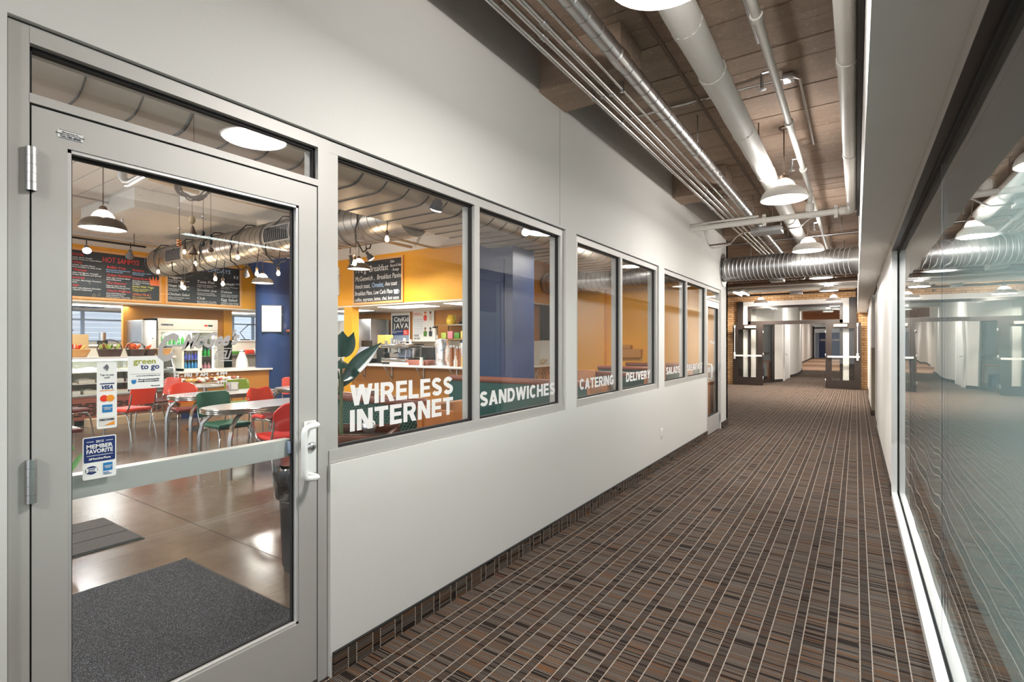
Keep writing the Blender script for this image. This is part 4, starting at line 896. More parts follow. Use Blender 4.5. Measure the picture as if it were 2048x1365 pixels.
box('wall_face', 'tan_wall', -13.6, -10.2, 9.6, 9.72, 0, 1.5, cw)
box('wall_post', 'yellow_wall', -7.63, -7.36, 7.43, 7.62, 0, SO, cw); box('wall_post', 'yellow_wall', -8.55, -8.36, 7.43, 7.62, 0, SO, cw)
box('wall_post', 'yellow_wall', -2.35, -2.25, 9.45, 9.56, 0, HS, cw)
box('wall_face', 'cream', -14, -13.6, -4.1, -3, 0, HS, cw)
# back windows
for i, (a, b, muls, bars, z0, z1) in enumerate(((1.2, 5.38, (2.6, 3.42, 4.43), 2.0, 1.485, 2.245), (8.0, 9.7, (8.62,), 2.0, 1.5, 2.27))):
    w = struct('window_%d' % (6+i), (-13.5, a, z0))
    for y in (a, *muls, b-0.06): box('mullion', 'frame_blue', -13.58, -13.5, y, y+0.06, z0, z1, w)
    for z in (z0, bars, z1-0.03): box('transom', 'frame_blue', -13.58, -13.51, a, b, z, z+0.035, w)
    ed = [a, *muls, b]
    for p, q in zip(ed[:-1], ed[1:]):
        box('pane', 'glass_small', -13.56, -13.555, p+0.06, q, z0+0.03, bars, w); box('pane', 'glass_small', -13.56, -13.555, p+0.06, q, bars+0.03, z1-0.03, w)
box('wall_recess', 'frame_blue', -13.5, -13.3, 5.38, 5.5, 0.9, SO, cw)
fa = struct('building_facade', (-19, 5, 0)); fa.name = 'wall_neighbour'
srcf = None
for i in range(36):
    if srcf is None: srcf = MB().box(0, 0.06, -14, 16, 0, 0.155).build('siding_board', 'facade', fa, local=True); srcf.location = (0, 0, -1)
    else: piece(srcf, (0, 0, -1+i*0.165), fa, 'siding_board')
tag(MB().prism([(3.9, 2.02), (4.35, 2.18), (5.0, 1.80), (4.5, 1.62)], -16.1, -16.0, 'x').build('tilted_panel', 'panel_blue_grey'), 'slanted blue grey panel outside the kitchen window', 'panel')
MB().box(-16.15, -16.1, 4.4, 4.46, -0.1, 1.8).build('panel_post', 'panel_blue_grey', bpy.data.objects['tilted_panel'])
gx = struct('floor_outside'); box('pavement', 'facade', -30, -14, -12, 20, -0.3, -0.1, gx)
# troffers
for (x, y, lx, ly, lab) in ((-11.6, 2.2, 0.6, 1.2, 'bright ceiling panel light over the kitchen nearest the hidden end of the deli case'), (-11.6, 4.3, 0.6, 1.2, 'bright ceiling panel light over the kitchen behind the menu boards'), (-11.9, 7.2, 0.6, 1.0, 'bright ceiling panel light before the second kitchen window'),
    (-8.6, 8.4, 1.1, 0.5, 'long bright ceiling panel light over the passage beside the yellow post'), (-6.3, 8.1, 1.3, 0.6, 'bright ceiling panel light under the breakfast chalkboard'), (-4.4, 8.1, 1.2, 0.6, 'bright ceiling panel light over the espresso counter end')):
    t = thing('panel_light', lab, 'ceiling light', (x, y, SO-0.02), 0, 'panel lights of the kitchen ceiling')
    box('frame', 'white_metal', x-lx/2-0.03, x+lx/2+0.03, y-ly/2-0.03, y+ly/2+0.03, SO-0.012, SO, t); box('diffuser', 'troffer_glow', x-lx/2, x+lx/2, y-ly/2, y+ly/2, SO-0.02, SO-0.012, t)
tag(box('ceiling_vent', 'black_plastic', -12.9, -12.3, 4.0, 4.5, SO-0.02, SO), 'dark square ceiling vent before the kitchen window', 'vent')

# ---------------------------------------------------------------- chalkboards
def chalkboard(name, label, plane, a0, a1, z0, z1):
    # plane: ('x', value) faces +x with width along y; ('y', value) faces -y with width along x
    ax, v = plane; f = 0.045
    def B(mat, nm, p, q, r, s, d0, d1, par):
        return box(nm, mat, v+d0, v+d1, p, q, r, s, par) if ax == 'x' else box(nm, mat, p, q, v-d1, v-d0, r, s, par)
    t = thing(name, label, 'chalkboard', (v, (a0+a1)/2, z0) if ax == 'x' else ((a0+a1)/2, v, z0), 0, 'framed chalkboard menus')
    B('slate', 'board', a0+f*0.5, a1-f*0.5, z0+f*0.5, z1-f*0.5, 0.004, 0.02, t)
    for p, q, r, s in ((a0, a1, z0, z0+f), (a0, a1, z1-f, z1), (a0, a0+f, z0+f, z1-f), (a1-f, a1, z0+f, z1-f)): B('pine', 'frame', p, q, r, s, 0.0, 0.035, t)
    def W(body, size, mat, a, z, bold=0.0, shear=0.15, width=None, line=1.0, align='LEFT'):
        o = (v+0.022, a, z) if ax == 'x' else (a, v-0.022, z); r = YR if ax == 'x' else (1, 0, 0)
        return text(body, size, mat, 'chalk_writing', t, o, r, UZ, bold, shear, align, 0.001, width, 1.0, line)
    return t, W
t, Wr = chalkboard('menu_chalkboard', 'framed chalkboard menu with red and white writing nearest the door hinge side', ('x', -10.4), 3.22, 4.89, 2.30, 3.27)
Wr('HOT SAMMYS', 0.15, 'chalk_red', 3.86, 3.05, 0.006, width=0.62)
y = 3.12
for hd, bd in (('TRISTATE', 'Italian, Turkey, Garlic Cheddar\nand Cranberry Cream on Toasted Bread'), ('Med Heat', 'Shredded Pork, Canadian Bacon\nSliced Onion and Mayo on white bread'), ('Tex Mexican', 'Ham, Cuban Salt Bacon, Avocado\nSwiss Cheese, Sunflower and Spread'), ('El Veracruz', 'Ham, Cucumber, Mayonnaise, Provolone\nand tomatoes'), ('Chicago', 'Marinated with Melted Cheddar\non Pita Ranch Flatbread')):
    Wr(hd, 0.062, 'chalk_red', 3.29, y, 0.012); Wr(bd, 0.036, 'chalk', 3.28, y-0.045, 0.01, width=0.56); y -= 0.145
y = 2.94
for hd, bd in (('Buffalo Tuna', 'Pita bread bacon, Buttermilk sauce\nRanch and tomato slices'), ('Cuban Sandwich', 'Cuban, Ham, Pork Roast, Melted\nSwiss w/ Guacamole'), ('The Palermo', 'Pepperoni, Salami, Soft Ham\nGrilled Meat Tomatoes and Onion'), ('Classic Reubens', 'Corned Beef Melted Swiss\nTangy Sauerkraut Sauce\nDressed heavily on Toasted Rye')):
    Wr(hd, 0.062, 'chalk_red', 3.93, y, 0.012); Wr(bd, 0.036, 'chalk_blue' if y > 2.9 else 'chalk', 3.92, y-0.045, 0.01, width=0.40); y -= 0.155
y = 2.93
for hd, bd, c1, c2 in (('Panthers', 'Roast beef, white cheddar\nand horseradish', 'chalk_red', 'chalk_blue'), ('Corti Studio', 'Roast Beef, Chimichurri\nProvolone, Red peppers\nand Mayo', 'chalk_red', 'chalk'), ('Jones Hula Vege', 'Balsamic Toasted Veggies on\na seasoned flatbread', 'chalk_yellow', 'chalk_yellow'), ('Grilled PB & J', 'Warm sandwich jam with melty\nbutter and jelly spread', 'snack_orange', 'snack_yellow')):
    Wr(hd, 0.058, c1, 4.36, y, 0.012); Wr(bd, 0.034, c2, 4.36, y-0.045, 0.01, width=0.34); y -= 0.165
MB().prism([(4.68, 2.66), (4.84, 2.66), (4.86, 2.84), (4.81, 2.76), (4.79, 2.86), (4.76, 2.76), (4.73, 2.86), (4.71, 2.76), (4.66, 2.84)], -10.379, -10.377, 'x').build('chalk_drawing', 'snack_orange', t)
t, Wr = chalkboard('menu_chalkboard', 'framed chalkboard menu with white writing partly behind the round duct', ('x', -10.4), 4.96, 6.60, 2.30, 3.27)
Wr('MONDAYS', 0.13, 'chalk_blue', 5.72, 3.08, 0.008, width=0.62); Wr("9.5", 0.10, 'chalk', 6.40, 2.98)
cols = ((5.02, (('Veggie', 'Hummus, fresh tomato, lettuce, onion\nsprouts, avocado'), ('Heart Stopper', 'Turkey, bacon, cheddar and tomato\non a toasted bun'), ('Chicken Salad', 'Celery, onions and mayo, served\nwith lettuce dressing'))), (5.60, (('Tuna Fish', 'Tuna and celery with\nmayo and lettuce'), ('Smokin Joe', 'Smokey roast beef, cheddar,\nhorseradish and pickled onions'), ('Club', 'Bacon, turkey, ham, swiss, cheddar\nlettuce and tomato on white bread'))), (6.12, (('Italian', 'Ham, salami, Turkey, pepper\nand provolone'), ('Deluxe', 'Turkey, bacon, provolone,\nlettuce, tomato, sprouts'), ('Egg Salad', 'Chopped, seasoned egg\nlettuce on choice bread'))))
for a, items in cols:
    y = 2.86 - (0.05 if a > 5.1 else 0)
    for hd, bd in items: Wr(hd, 0.082, 'chalk', a, y, 0.004, width=min(0.42, 0.042*len(hd))); Wr(bd, 0.036, 'chalk', a, y-0.055, 0.01, width=0.42 if a < 6.1 else 0.40); y -= 0.185
t, Wr = chalkboard('breakfast_chalkboard', 'framed chalkboard with large white breakfast writing on the yellow wall over the counter', ('y', 7.43), -7.30, -5.74, 2.29, 3.25)
Wr('M c g  Breakfast', 0.19, 'chalk', -7.20, 2.98, 0.004, width=1.02); Wr('Sides\nBacon & Ham\n  - Sausage', 0.085, 'chalk', -6.12, 3.12, 0.004, width=0.33)
Wr('McGeewich ,', 0.15, 'chalk', -7.22, 2.80, 0.006, width=0.62); Wr('Breakfast Panini', 0.15, 'chalk', -6.52, 2.80, 0.006, width=0.73)
Wr('french toast,', 0.14, 'chalk', -7.22, 2.64, 0.006, width=0.48); Wr('Omelet,', 0.15, 'chalk_blue', -6.68, 2.64, 0.006, width=0.36); Wr('Avo toast', 0.13, 'chalk', -6.28, 2.65, 0.006, width=0.36)
Wr('Breakfast Plate, Low Carb Plate', 0.13, 'chalk', -7.23, 2.49, 0.006, width=1.18); Wr('coffee, espresso, lattes, chai, hot coco', 0.11, 'chalk', -7.23, 2.36, 0.006, width=1.36)
cup = MB().prism([(-6.0, 2.47), (-5.9, 2.47), (-5.88, 2.56), (-6.02, 2.56)], 7.407, 7.409, 'y').tube([(-5.885+0.03*math.sin(a), 7.408, 2.515+0.03*math.cos(a)) for a in [k*PI/6 for k in range(7)]], 0.004, 5).build('chalk_cup', 'chalk', t)
# whiteboard
t = thing('whiteboard', 'whiteboard with faint handwriting on the yellow wall', 'whiteboard', (-8.1, 7.43, 2.52))
box('panel', 'paper', -8.45, -7.78, 7.412, 7.43, 2.54, 3.16, t); box('frame', 'alum', -8.46, -7.77, 7.408, 7.43, 2.53, 2.542, t)
text('Soup today\nchicken wild rice\ntomato basil\n\nbagels', 0.06, 'lettergrey', 'writing', t, (-8.10, 7.410, 3.02), (1, 0, 0), UZ)

# ---------------------------------------------------------------- blue pillar and post
colm = struct('column_blue', (-9.6, 7.03, 0)); colm.name = 'pillar_round'
MB().lathe([(0.46, 0), (0.46, 3.0), (0.62, 3.3), (0.8, 3.57)], (-9.6, 7.03, 0), 40).build('shaft', 'post_blue', colm)
MB().box(-10.3, -8.9, 6.5, 7.42, 3.4, 3.57).build('capital_slab', 'white_paint', colm)
t = thing('framed_notice', 'framed white notice hanging on the round blue pillar', 'framed notice', (-9.25, 6.72, 1.72))
ang = math.atan2(6.72-7.03, -9.25+9.6); cx, cy = -9.6+0.475*math.cos(-0.55), 7.03+0.475*math.sin(-0.55)
def tang(a, r, w, z0, z1, th, mat, nm, par):
    c, s_ = math.cos(a), math.sin(a); P = lambda u, d: (-9.6+(r+d)*c - u*s_, 7.03+(r+d)*s_ + u*c)
    return MB().prism([P(-w/2, 0), P(w/2, 0), P(w/2, th), P(-w/2, th)], z0, z1).build(nm, mat, par)
AN = -0.78
tang(AN, 0.462, 0.45, 1.70, 2.33, 0.02, 'black', 'frame', t); tang(AN, 0.482, 0.41, 1.72, 2.31, 0.004, 'paper', 'sheet', t)
for k in range(7): tang(AN, 0.4862, 0.30 if k % 3 else 0.2, 2.24-k*0.065, 2.252-k*0.065, 0.001, 'lettergrey', 'print_line', t)
pb = struct('pillar_square', (-2.2, 6.0, 0))
MB().box(-2.55, -1.95, 5.75, 6.3, 0, 3.57).build('shaft', 'post_blue', pb); MB().box(-2.62, -2.56, 5.70, 5.78, 0, 2.5).box(-2.14, -2.09, 5.735, 5.75, 0, 2.6).build('edge_trim', 'navy', pb)
# framed white sign leaning at the pillar's right edge
t = thing('leaning_frame', 'white framed board standing by the blue pillar beside the door stile', 'frame', (-5.6, 5.7, 0))
t.location = (-4.9, 4.85, 0.0)
MB().prism([(-5.06, 0.78), (-4.98, 0.78), (-4.86, 1.45), (-4.94, 1.45)], 4.84, 4.87, 'y').build('frame', 'white_metal', t); MB().cyl((-5.0, 4.86, 0.0), (-4.98, 4.86, 0.8), 0.012, 8).build('post', 'steel', t)

# ---------------------------------------------------------------- ducts inside the cafe
def oval_duct():
    t = thing('oval_duct', 'wide flat-bottomed sheet metal duct running along inside above the windows', 'duct', (-1.9, 3, 2.78))
    def sec(y, g=0.0):
        zc, hz, xa, xb = 3.0, 0.225, -2.32, -1.62; pts = []
        for k in range(13): a = -PI/2+PI*k/12; pts.append((xb+(hz+g)*math.cos(a), y, zc+(hz+g)*math.sin(a)))
        pts += [(xa, y, zc+hz+g)]; pts += [(xa-0.02-g, y, zc+hz-0.03), (xa-0.02-g, y, zc-hz+0.03), (xa, y, zc-hz-g)]
        return pts
    MB().loft([sec(-3.9), sec(9.1)], cap=True).build('shell', 'duct_panel', t)
    s = MB(); y = -3.7; k = 0
    while y < 9.0:
        w_ = 0.011 if k % 5 == 0 else 0.005; s.loft([sec(y-w_, 0.0005), sec(y-w_*0.4, 0.010), sec(y+w_*0.4, 0.010), sec(y+w_, 0.0005)], smooth=False); y += 0.26; k += 1
    o = s.build('standing_seams', 'duct_seam', t); o['kind'] = 'stuff'
    for y in (0.5, 2.2, 4.0, 5.8): 
        for x in (-2.36, -1.37): MB().cyl((x, y, 3.0), (x, y, HS), 0.005, 6).build('hanger_rod', 'steel', t)
oval_duct()
dc = ribbed_duct('round_duct', 'long round metal duct wrapped with a string of bulbs hanging across the cafe', -8.8, -2.34, 4.28, 2.95, 0.26, 0.14, 'duct_cafe', 'duct_seam', 0.55, seamr=0.004)
for k in range(4): MB().lathe([(0.2605, -0.02), (0.268, -0.014), (0.268, 0.014), (0.2605, 0.02)], (-8.5+k*1.7, 4.28, 2.95), 36, axis='x').build('joint_band', 'duct_seam', dc)
for x0, x1 in ((-8.0, -7.4), (-4.98, -4.35)):
    a0, a1 = -0.38, 0.42
    g = MB()
    def arc(r, a): return (4.28-r*math.cos(a), 2.95+r*math.sin(a))
    pr = [arc(0.262, a0+(a1-a0)*k/6) for k in range(7)]; pr2 = [arc(0.295, a1-(a1-a0)*k/6) for k in range(7)]
    MB().prism(pr+pr2, x0, x1, 'x').build('register_frame', 'alum', dc)
    n = 13
    for k in range(n):
        x = x0+0.04+(x1-x0-0.08)*k/(n-1)
        pr = [arc(0.296, a0+0.08+(a1-a0-0.16)*q/5) for q in range(6)]; pr2 = [arc(0.303, a1-0.08-(a1-a0-0.16)*q/5) for q in range(6)]
        MB().prism(pr+pr2, x-0.008, x+0.008, 'x').build('register_slat', 'lettergrey', dc)
    pr = [arc(0.2955, a0+0.06+(a1-a0-0.12)*q/5) for q in range(6)]; pr2 = [arc(0.297, a1-0.06-(a1-a0-0.12)*q/5) for q in range(6)]
    MB().prism(pr+pr2, x0+0.03, x1-0.03, 'x').build('register_backing', 'black', dc)
for x in (-8.4, -6.4, -4.1, -2.9):
    MB().cyl((x, 4.28, 3.2), (x, 4.28, HS), 0.006, 6).build('hanger_rod', 'steel', dc)
# string of bulbs wound round the duct
sl = thing('string_light', 'black cable with hanging filament bulbs wound around the round duct', 'string light', (-6, 4.28, 2.65))
pts = []; turns = 6.2; x0, x1 = -8.6, -2.7
for k in range(150):
    u = k/149; a = 2*PI*turns*u+0.6; r = 0.285 + 0.02*math.sin(7*a); pts.append((x0+(x1-x0)*u, 4.28-r*math.cos(a), 2.95+r*math.sin(a) - (0.05 if math.sin(a) < -0.5 else 0)))
MB().tube(pts, 0.009, 6).build('cable', 'black', sl)
for (x, z) in ((-5.587, 2.709), (-6.865, 2.724), (-6.235, 2.44), (-6.012, 2.349), (-7.32, 2.39), (-7.24, 2.36), (-5.085, 2.43), (-4.561, 2.398), (-2.45, 2.62), (-3.0, 2.40), (-8.2, 2.70), (-7.237, 2.95)):
    y = 3.97
    b_ = MB().lathe([(0.0001, -0.035), (0.016, -0.028), (0.024, -0.010), (0.022, 0.008), (0.012, 0.03), (0.011, 0.04)], (x, y, z), 12).build('bulb', 'bulb_glow', sl)
    MB().lathe([(0.014, 0.035), (0.02, 0.045), (0.019, 0.075), (0.010, 0.095), (0.0001, 0.10)], (x, y, z), 10).build('socket', 'bronze', b_)
    MB().tube([(x, y, z+0.095), (x, y+0.01, z+0.2), (x, y+0.03, min(z+0.34, 2.95))], 0.005, 5).build('drop_cable', 'black', sl)
for x, z in ((-6.4, 2.5), (-5.0, 2.5), (-3.0, 2.6), (-7.3, 2.5)): light('bulb_light', 'POINT', (x, 3.93, z-0.06), 3.0, 0.04, (1, 0.7, 0.42))

# ceiling pipes of the cafe
pipe('cafe_pipe', 'tan pipe running under the white cafe ceiling behind the vine wreath', 'pipe', [(-4.75, 1.9, 3.38), (-5.5, 4.8, 3.38), (-5.5, 7.4, 3.38)], 0.028, 'light_wood', 10)
c = pipe('grey_pipe', 'grey bent pipe elbow hanging from the white cafe ceiling', 'pipe', [(-4.62, 2.20, HS), (-4.60, 2.22, 3.22), (-4.56, 2.24, 3.17), (-4.48, 2.26, 3.16), (-3.0, 2.32, 3.30)], 0.045, 'steel', 12)
pipe('cafe_conduit', 'thin grey conduit bending down the white beam above the menu boards', 'conduit', [(-7.2, 1.4, 3.52), (-7.1, 2.75, 3.50), (-7.1, 2.95, 3.48), (-7.12, 3.05, 3.42), (-7.14, 3.08, 3.30), (-7.16, 3.1, 3.12)], 0.014, 'steel', 8)
pipe('cafe_pipe', 'tan pipe crossing in front of the menu board wall', 'pipe', [(-9.3, -1, 3.30), (-9.3, 3.2, 3.30), (-9.1, 7.4, 3.30)], 0.028, 'light_wood', 10)
c = pipe('cafe_pipe', 'tan pipe bending along the yellow wall above the breakfast chalkboard', 'pipe', [(-4.9, 3.2, 3.36), (-4.9, 7.25, 3.30), (-4.85, 7.36, 3.29), (-4.7, 7.38, 3.29), (-3.5, 7.38, 3.29)], 0.022, 'light_wood', 10)
bmw = struct('beam_white'); box('drop_panel', 'concrete_white', -8.2, -6.2, 2.9, 4.6, 3.30, HS, bmw); box('drop_panel', 'concrete_white', -5.6, -4.0, 3.2, 5.0, 3.34, HS, bmw)
# track lights
def spot(label, x, y, z, dx, dy, group='track spotlights of the cafe', glow='spot_glow', p=6):
    t = thing('spotlight', label, 'spotlight', (x, y, z), 0, group)
    d = Vector((dx, dy, -0.9)).normalized(); c0 = Vector((x, y, z))
    MB().cyl((x, y, z+0.03), (x, y, 3.2 if z < 3.1 else HS), 0.008, 8).build('stem', 'black', t)
    MB().tube([tuple(c0), tuple(c0+d*0.06), tuple(c0+d*0.075), tuple(c0+d*0.13), tuple(c0+d*0.15)], [0.028, 0.03, 0.045, 0.062, 0.064], 16).build('housing', 'lettergrey', t)
    MB().tube([tuple(c0+d*0.151), tuple(c0+d*0.162), tuple(c0+d*0.168)], [0.058, 0.045, 0.002], 16).build('lens', glow, t)
    L_ = light('spot_light', 'SPOT', tuple(c0+d*0.19), 60, 0.03, (1, 0.98, 0.95)); L_.rotation_euler = d.to_track_quat('-Z', 'Y').to_euler()
    return t
for (x, y, z, dx, dy, lab) in ((-8.75, 3.13, 3.07, 1.2, -0.3, 'spotlight shining towards the door from the black track'), (-8.6, 3.7, 3.07, -0.9, 0.2, 'spotlight on the black track aimed at the menu boards'), (-1.35, 3.62, 2.86, -0.4, 0.1, 'spotlight hanging at the flat duct behind the first window pane'), (-1.45, 5.2, 2.88, 0.9, -0.5, 'bright spotlight facing out behind the second window pane'),
    (-1.7, 8.1, 2.95, 0.5, -0.4, 'starry bright spotlight behind the third window pane'), (-5.5, 5.9, 3.0, -0.2, 0.6, 'spotlight left of the brown dome pendant aimed at the breakfast board'), (-5.2, 6.0, 3.05, 0.3, 0.6, 'spotlight above the brown dome pendant'), (-8.6, 5.75, 2.98, -0.6, 0.3, 'spotlight under the round duct beside the blue pillar'), (-9.0, 2.6, 3.07, -0.5, -0.2, 'spotlight at the far end of the black track by the door hinge side')):
    spot(lab, x, y, z, dx, dy)
t = thing('light_track', 'black track rail with spotlights in front of the menu boards', 'light track', (-8.7, 3.4, 3.17))
box('rail', 'black', -8.75, -8.71, 1.5, 3.98, 3.17, 3.20, t)
for y in (2.2, 3.8): MB().cyl((-8.73, y, 3.2), (-8.73, y, HS), 0.005, 6).build('rod', 'black', t)
# ---------------------------------------------------------------- diner chairs and tables
def make_chair(name, label, vin, loc, rz, style='square', arms=False, group='chrome diner chairs of the cafe', seatv=None, glides=True):
    # faces local +y, origin on the floor under the seat
    t = thing(name, label, 'chair', (*loc, 0), rz, group); seatv = seatv or vin
    w = 0.205
    MB().rbox(-w, w, -0.20, 0.21, 0.425, 0.478, 0.024, seg=4).build('seat', seatv, t, local=True)
    # backrest: curved pad
    rings = []; n = 12; H0, H1 = (0.535, 0.84)
    for k in range(n+1):
        u = -1+2*k/n; x = u*w; top = H1; bot = H0
        if style == 'round': top = H1-0.10*abs(u)**3.2-0.012*math.cos(PI*u)*0; bot = H0+0.03*abs(u)**3
        elif style == 'wave': top = H1-0.09*abs(u)**4-0.022*math.cos(PI*u*1.1)*(1 if abs(u) < 0.8 else 0.3)
        else: top = H1-0.03*abs(u)**10; bot = H0+0.02*abs(u)**10
        yb = -0.235+0.035*(1-u*u)*-1; th = 0.018*(1-0.75*abs(u)**8)+0.002
        lean = 0.055
        rings.append([(x, yb-th, bot), (x, yb+th, bot), (x, yb-lean*0.5+th, (top+bot)/2), (x, yb-lean+th*0.8, top-0.008), (x, yb-lean, top), (x, yb-lean-th*0.8, top-0.008), (x, yb-lean*0.5-th, (top+bot)/2)])
    MB().loft(rings, cap=True).build('backrest', vin, t, local=True)
    r = 0.0115
    for s in (-1, 1):
        MB().tube([(s*0.205, 0.245, 0), (s*0.20, 0.225, 0.20), (s*0.193, 0.205, 0.34), (s*0.185, 0.17, 0.40), (s*0.18, 0.10, 0.415)], r, 8).build('leg', 'chrome', t, local=True)
        MB().tube([(s*0.20, -0.29, 0), (s*0.195, -0.25, 0.20), (s*0.19, -0.205, 0.36), (s*0.185, -0.16, 0.405), (s*0.18, -0.06, 0.415)], r, 8).build('leg', 'chrome', t, local=True)
        MB().tube([(s*0.183, -0.02, 0.412), (s*0.19, -0.16, 0.43), (s*0.195, -0.222, 0.48), (s*0.195, -0.255, 0.56), (s*0.19, -0.275, 0.70)], r*0.9, 8).build('back_post', 'chrome', t, local=True)
        if arms:
            MB().tube([(s*0.225, -0.27, 0.66), (s*0.245, -0.2, 0.675), (s*0.25, 0.02, 0.675), (s*0.25, 0.10, 0.66), (s*0.245, 0.14, 0.61), (s*0.22, 0.12, 0.45), (s*0.19, 0.08, 0.415)], 0.012, 8).build('arm_tube', 'chrome', t, local=True)
            MB().tube([(s*0.25, -0.16, 0.69), (s*0.253, 0.0, 0.693), (s*0.25, 0.10, 0.675)], 0.022, 8).build('armrest', vin, t, local=True)
    MB().tube([(-0.18, 0.16, 0.413), (0.18, 0.16, 0.413), (0.18, -0.15, 0.413), (-0.18, -0.15, 0.413)], r*0.8, 6, closed=True).build('seat_frame', 'chrome', t, local=True)
    return t
D = math.radians
FACE = lambda dx, dy: math.atan2(dy, dx) - PI/2     # heading -> rotation about z
make_chair('diner_chair', 'orange diner chair turned away just behind the white sign on the door glass', 'orange_vinyl', (-7.27, 3.22), FACE(-1, -0.35))
make_chair('diner_chair', 'diner chair with maroon seat and orange back behind the tall payment sticker', 'orange_vinyl', (-7.85, 2.62), FACE(-0.3, 1), 'square', seatv='maroon_vinyl')
make_chair('diner_chair', 'orange round-topped diner chair behind the chrome table nearer the deli case', 'orange_vinyl', (-6.52, 3.72), FACE(1, -0.15), 'round', seatv='maroon_vinyl')
make_chair('diner_chair', 'worn dark green diner chair with scuffed top edge between the two chrome tables', 'green_vinyl', (-4.60, 3.30), FACE(1, 0.05))
make_chair('diner_chair', 'orange diner chair with wavy top edge behind the nearer chrome table', 'orange_vinyl', (-4.78, 4.04), FACE(1, 0.12), 'wave', arms=False, seatv='maroon_vinyl')
make_chair('diner_chair', 'red diner armchair pulled up to the nearer chrome table beside the door stile', 'red_vinyl', (-3.28, 3.22), FACE(-1, 0.15), 'round', arms=True)
make_chair('diner_chair', 'bright green diner chair farther back behind the napkin holder', 'lime_vinyl', (-6.62, 4.62), FACE(1, -0.1), seatv='lime_vinyl')
make_chair('diner_chair', 'coral diner chair farthest back before the blue pillar', 'coral_vinyl', (-6.3, 5.35), FACE(1, -0.6))
make_chair('diner_chair', 'orange diner chair at the left table half hidden by the member sticker', 'orange_vinyl', (-8.2, 3.95), FACE(0.2, -1), 'square', seatv='maroon_vinyl')
def oval(hx, hy, n=40, e=2.6):
    return [(hx*math.copysign(abs(math.cos(a))**(2/e), math.cos(a)), hy*math.copysign(abs(math.sin(a))**(2/e), math.sin(a))) for a in [2*PI*k/n for k in range(n)]]
def make_table(label, loc, rz, hx, hy, h=0.735, group='oval chrome-edged diner tables', seam=True):
    t = thing('diner_table', label, 'table', (*loc, 0), rz, group); pl = oval(hx, hy)
    MB().prism(oval(hx-0.006, hy-0.006), h-0.012, h).build('tabletop', 'formica', t, local=True)
    m = MB(); zs = [(0, 0), (0.006, -0.002), (0.009, -0.009), (0.006, -0.016), (0.0, -0.019), (0.006, -0.022), (0.009, -0.029), (0.006, -0.036), (0.0, -0.039), (0.006, -0.042), (0.009, -0.049), (0.006, -0.056), (0.0, -0.059), (-0.02, -0.060), (-0.02, -0.012)]
    m.loft([[(x*(1+d/hx), y*(1+d/hy), h+0.001+z) for x, y in pl] for d, z in zs]); m.build('ridged_edge', 'chrome', t, local=True)
    if seam: MB().box(-hx+0.01, hx-0.01, -0.0015, 0.0015, h, h+0.0006).build('leaf_seam', 'lettergrey', t, local=True)
    for sx in (-1, 1):
        for sy in (-1, 1):
            x0, y0 = sx*hx*0.60, sy*hy*0.62; x1, y1 = sx*hx*0.90, sy*hy*0.86
            for o in (-0.016, 0.016):
                MB().tube([(x0+o, y0, h-0.06), (x0+(x1-x0)*0.45+o, y0+(y1-y0)*0.45, h-0.10), (x0+(x1-x0)*0.85+o, y0+(y1-y0)*0.85, h-0.19), (x1+o, y1, h-0.33), (x1+o, y1, 0.2), (x1+o*0.8, y1, 0.0)], 0.0155, 8).build('leg', 'chrome', t, local=True)
    MB().prism(oval(hx*0.8, hy*0.8, 24), h-0.055, h-0.014).build('apron', 'steel', t, local=True)
    return t
make_table('nearer oval chrome-edged diner table with the red armchair', (-3.98, 3.52), 0, 0.37, 0.77)
make_table('farther oval chrome-edged diner table behind the worn green chair', (-5.78, 3.88), 0, 0.39, 0.72)
make_table('pale oval diner table farthest back in front of the blue pillar', (-5.6, 5.15), 0, 0.42, 0.5, seam=False)
# pedestal foot table next to the case
t = thing('pedestal_table', 'round pedestal table with black foot behind the farther chrome table', 'table', (-7.35, 4.35, 0))
MB().lathe([(0.0001, 0.735), (0.30, 0.735), (0.31, 0.72), (0.30, 0.705), (0.0001, 0.705)], (-7.35, 4.35, 0), 30).build('tabletop', 'formica', t)
MB().cyl((-7.35, 4.35, 0.03), (-7.35, 4.35, 0.71), 0.035, 14).build('column', 'steel', t); MB().lathe([(0.0001, 0.07), (0.06, 0.07), (0.26, 0.02), (0.28, 0.0)], (-7.35, 4.35, 0), 28).build('foot', 'black', t)
# left table with white top and brown edge
t = thing('cafe_table', 'white square cafe table with dark brown edge cut off by the door hinge stile', 'table', (-3.95, 1.1, 0))
MB().box(-4.35, -3.555, 0.8, 1.555, 0.735, 0.742).build('tabletop', 'formica', t); MB().rbox(-4.37, -3.535, 0.78, 1.575, 0.70, 0.736, 0.012).build('edge', 'maroon_vinyl', t)
MB().cyl((-3.95, 1.15, 0.02), (-3.95, 1.15, 0.70), 0.03, 12).build('column', 'steel', t); MB().lathe([(0.0001, 0.06), (0.05, 0.06), (0.27, 0.02), (0.29, 0)], (-3.95, 1.15, 0), 24).build('foot', 'black', t)
t = thing('salt_shaker', 'small dark shaker on the white square table', 'shaker', (-4.05, 1.50, 0.742)); MB().lathe([(0.0001, 0), (0.018, 0), (0.013, 0.05), (0.0001, 0.05)], (-4.05, 1.50, 0.742), 12).build('body', 'post_blue', t); MB().lathe([(0.014, 0.05), (0.012, 0.065), (0.0001, 0.068)], (-4.05, 1.5, 0.742), 12).build('cap', 'steel', t)
t = thing('napkin_holder', 'white napkin holder standing on the farther chrome table', 'napkin holder', (-6.0, 4.15, 0.737)); MB().rbox(-6.09, -5.97, 4.05, 4.19, 0.737, 0.85, 0.008).build('case', 'steel', t); MB().box(-5.969, -5.966, 4.07, 4.17, 0.745, 0.842).build('card', 'paper', t)
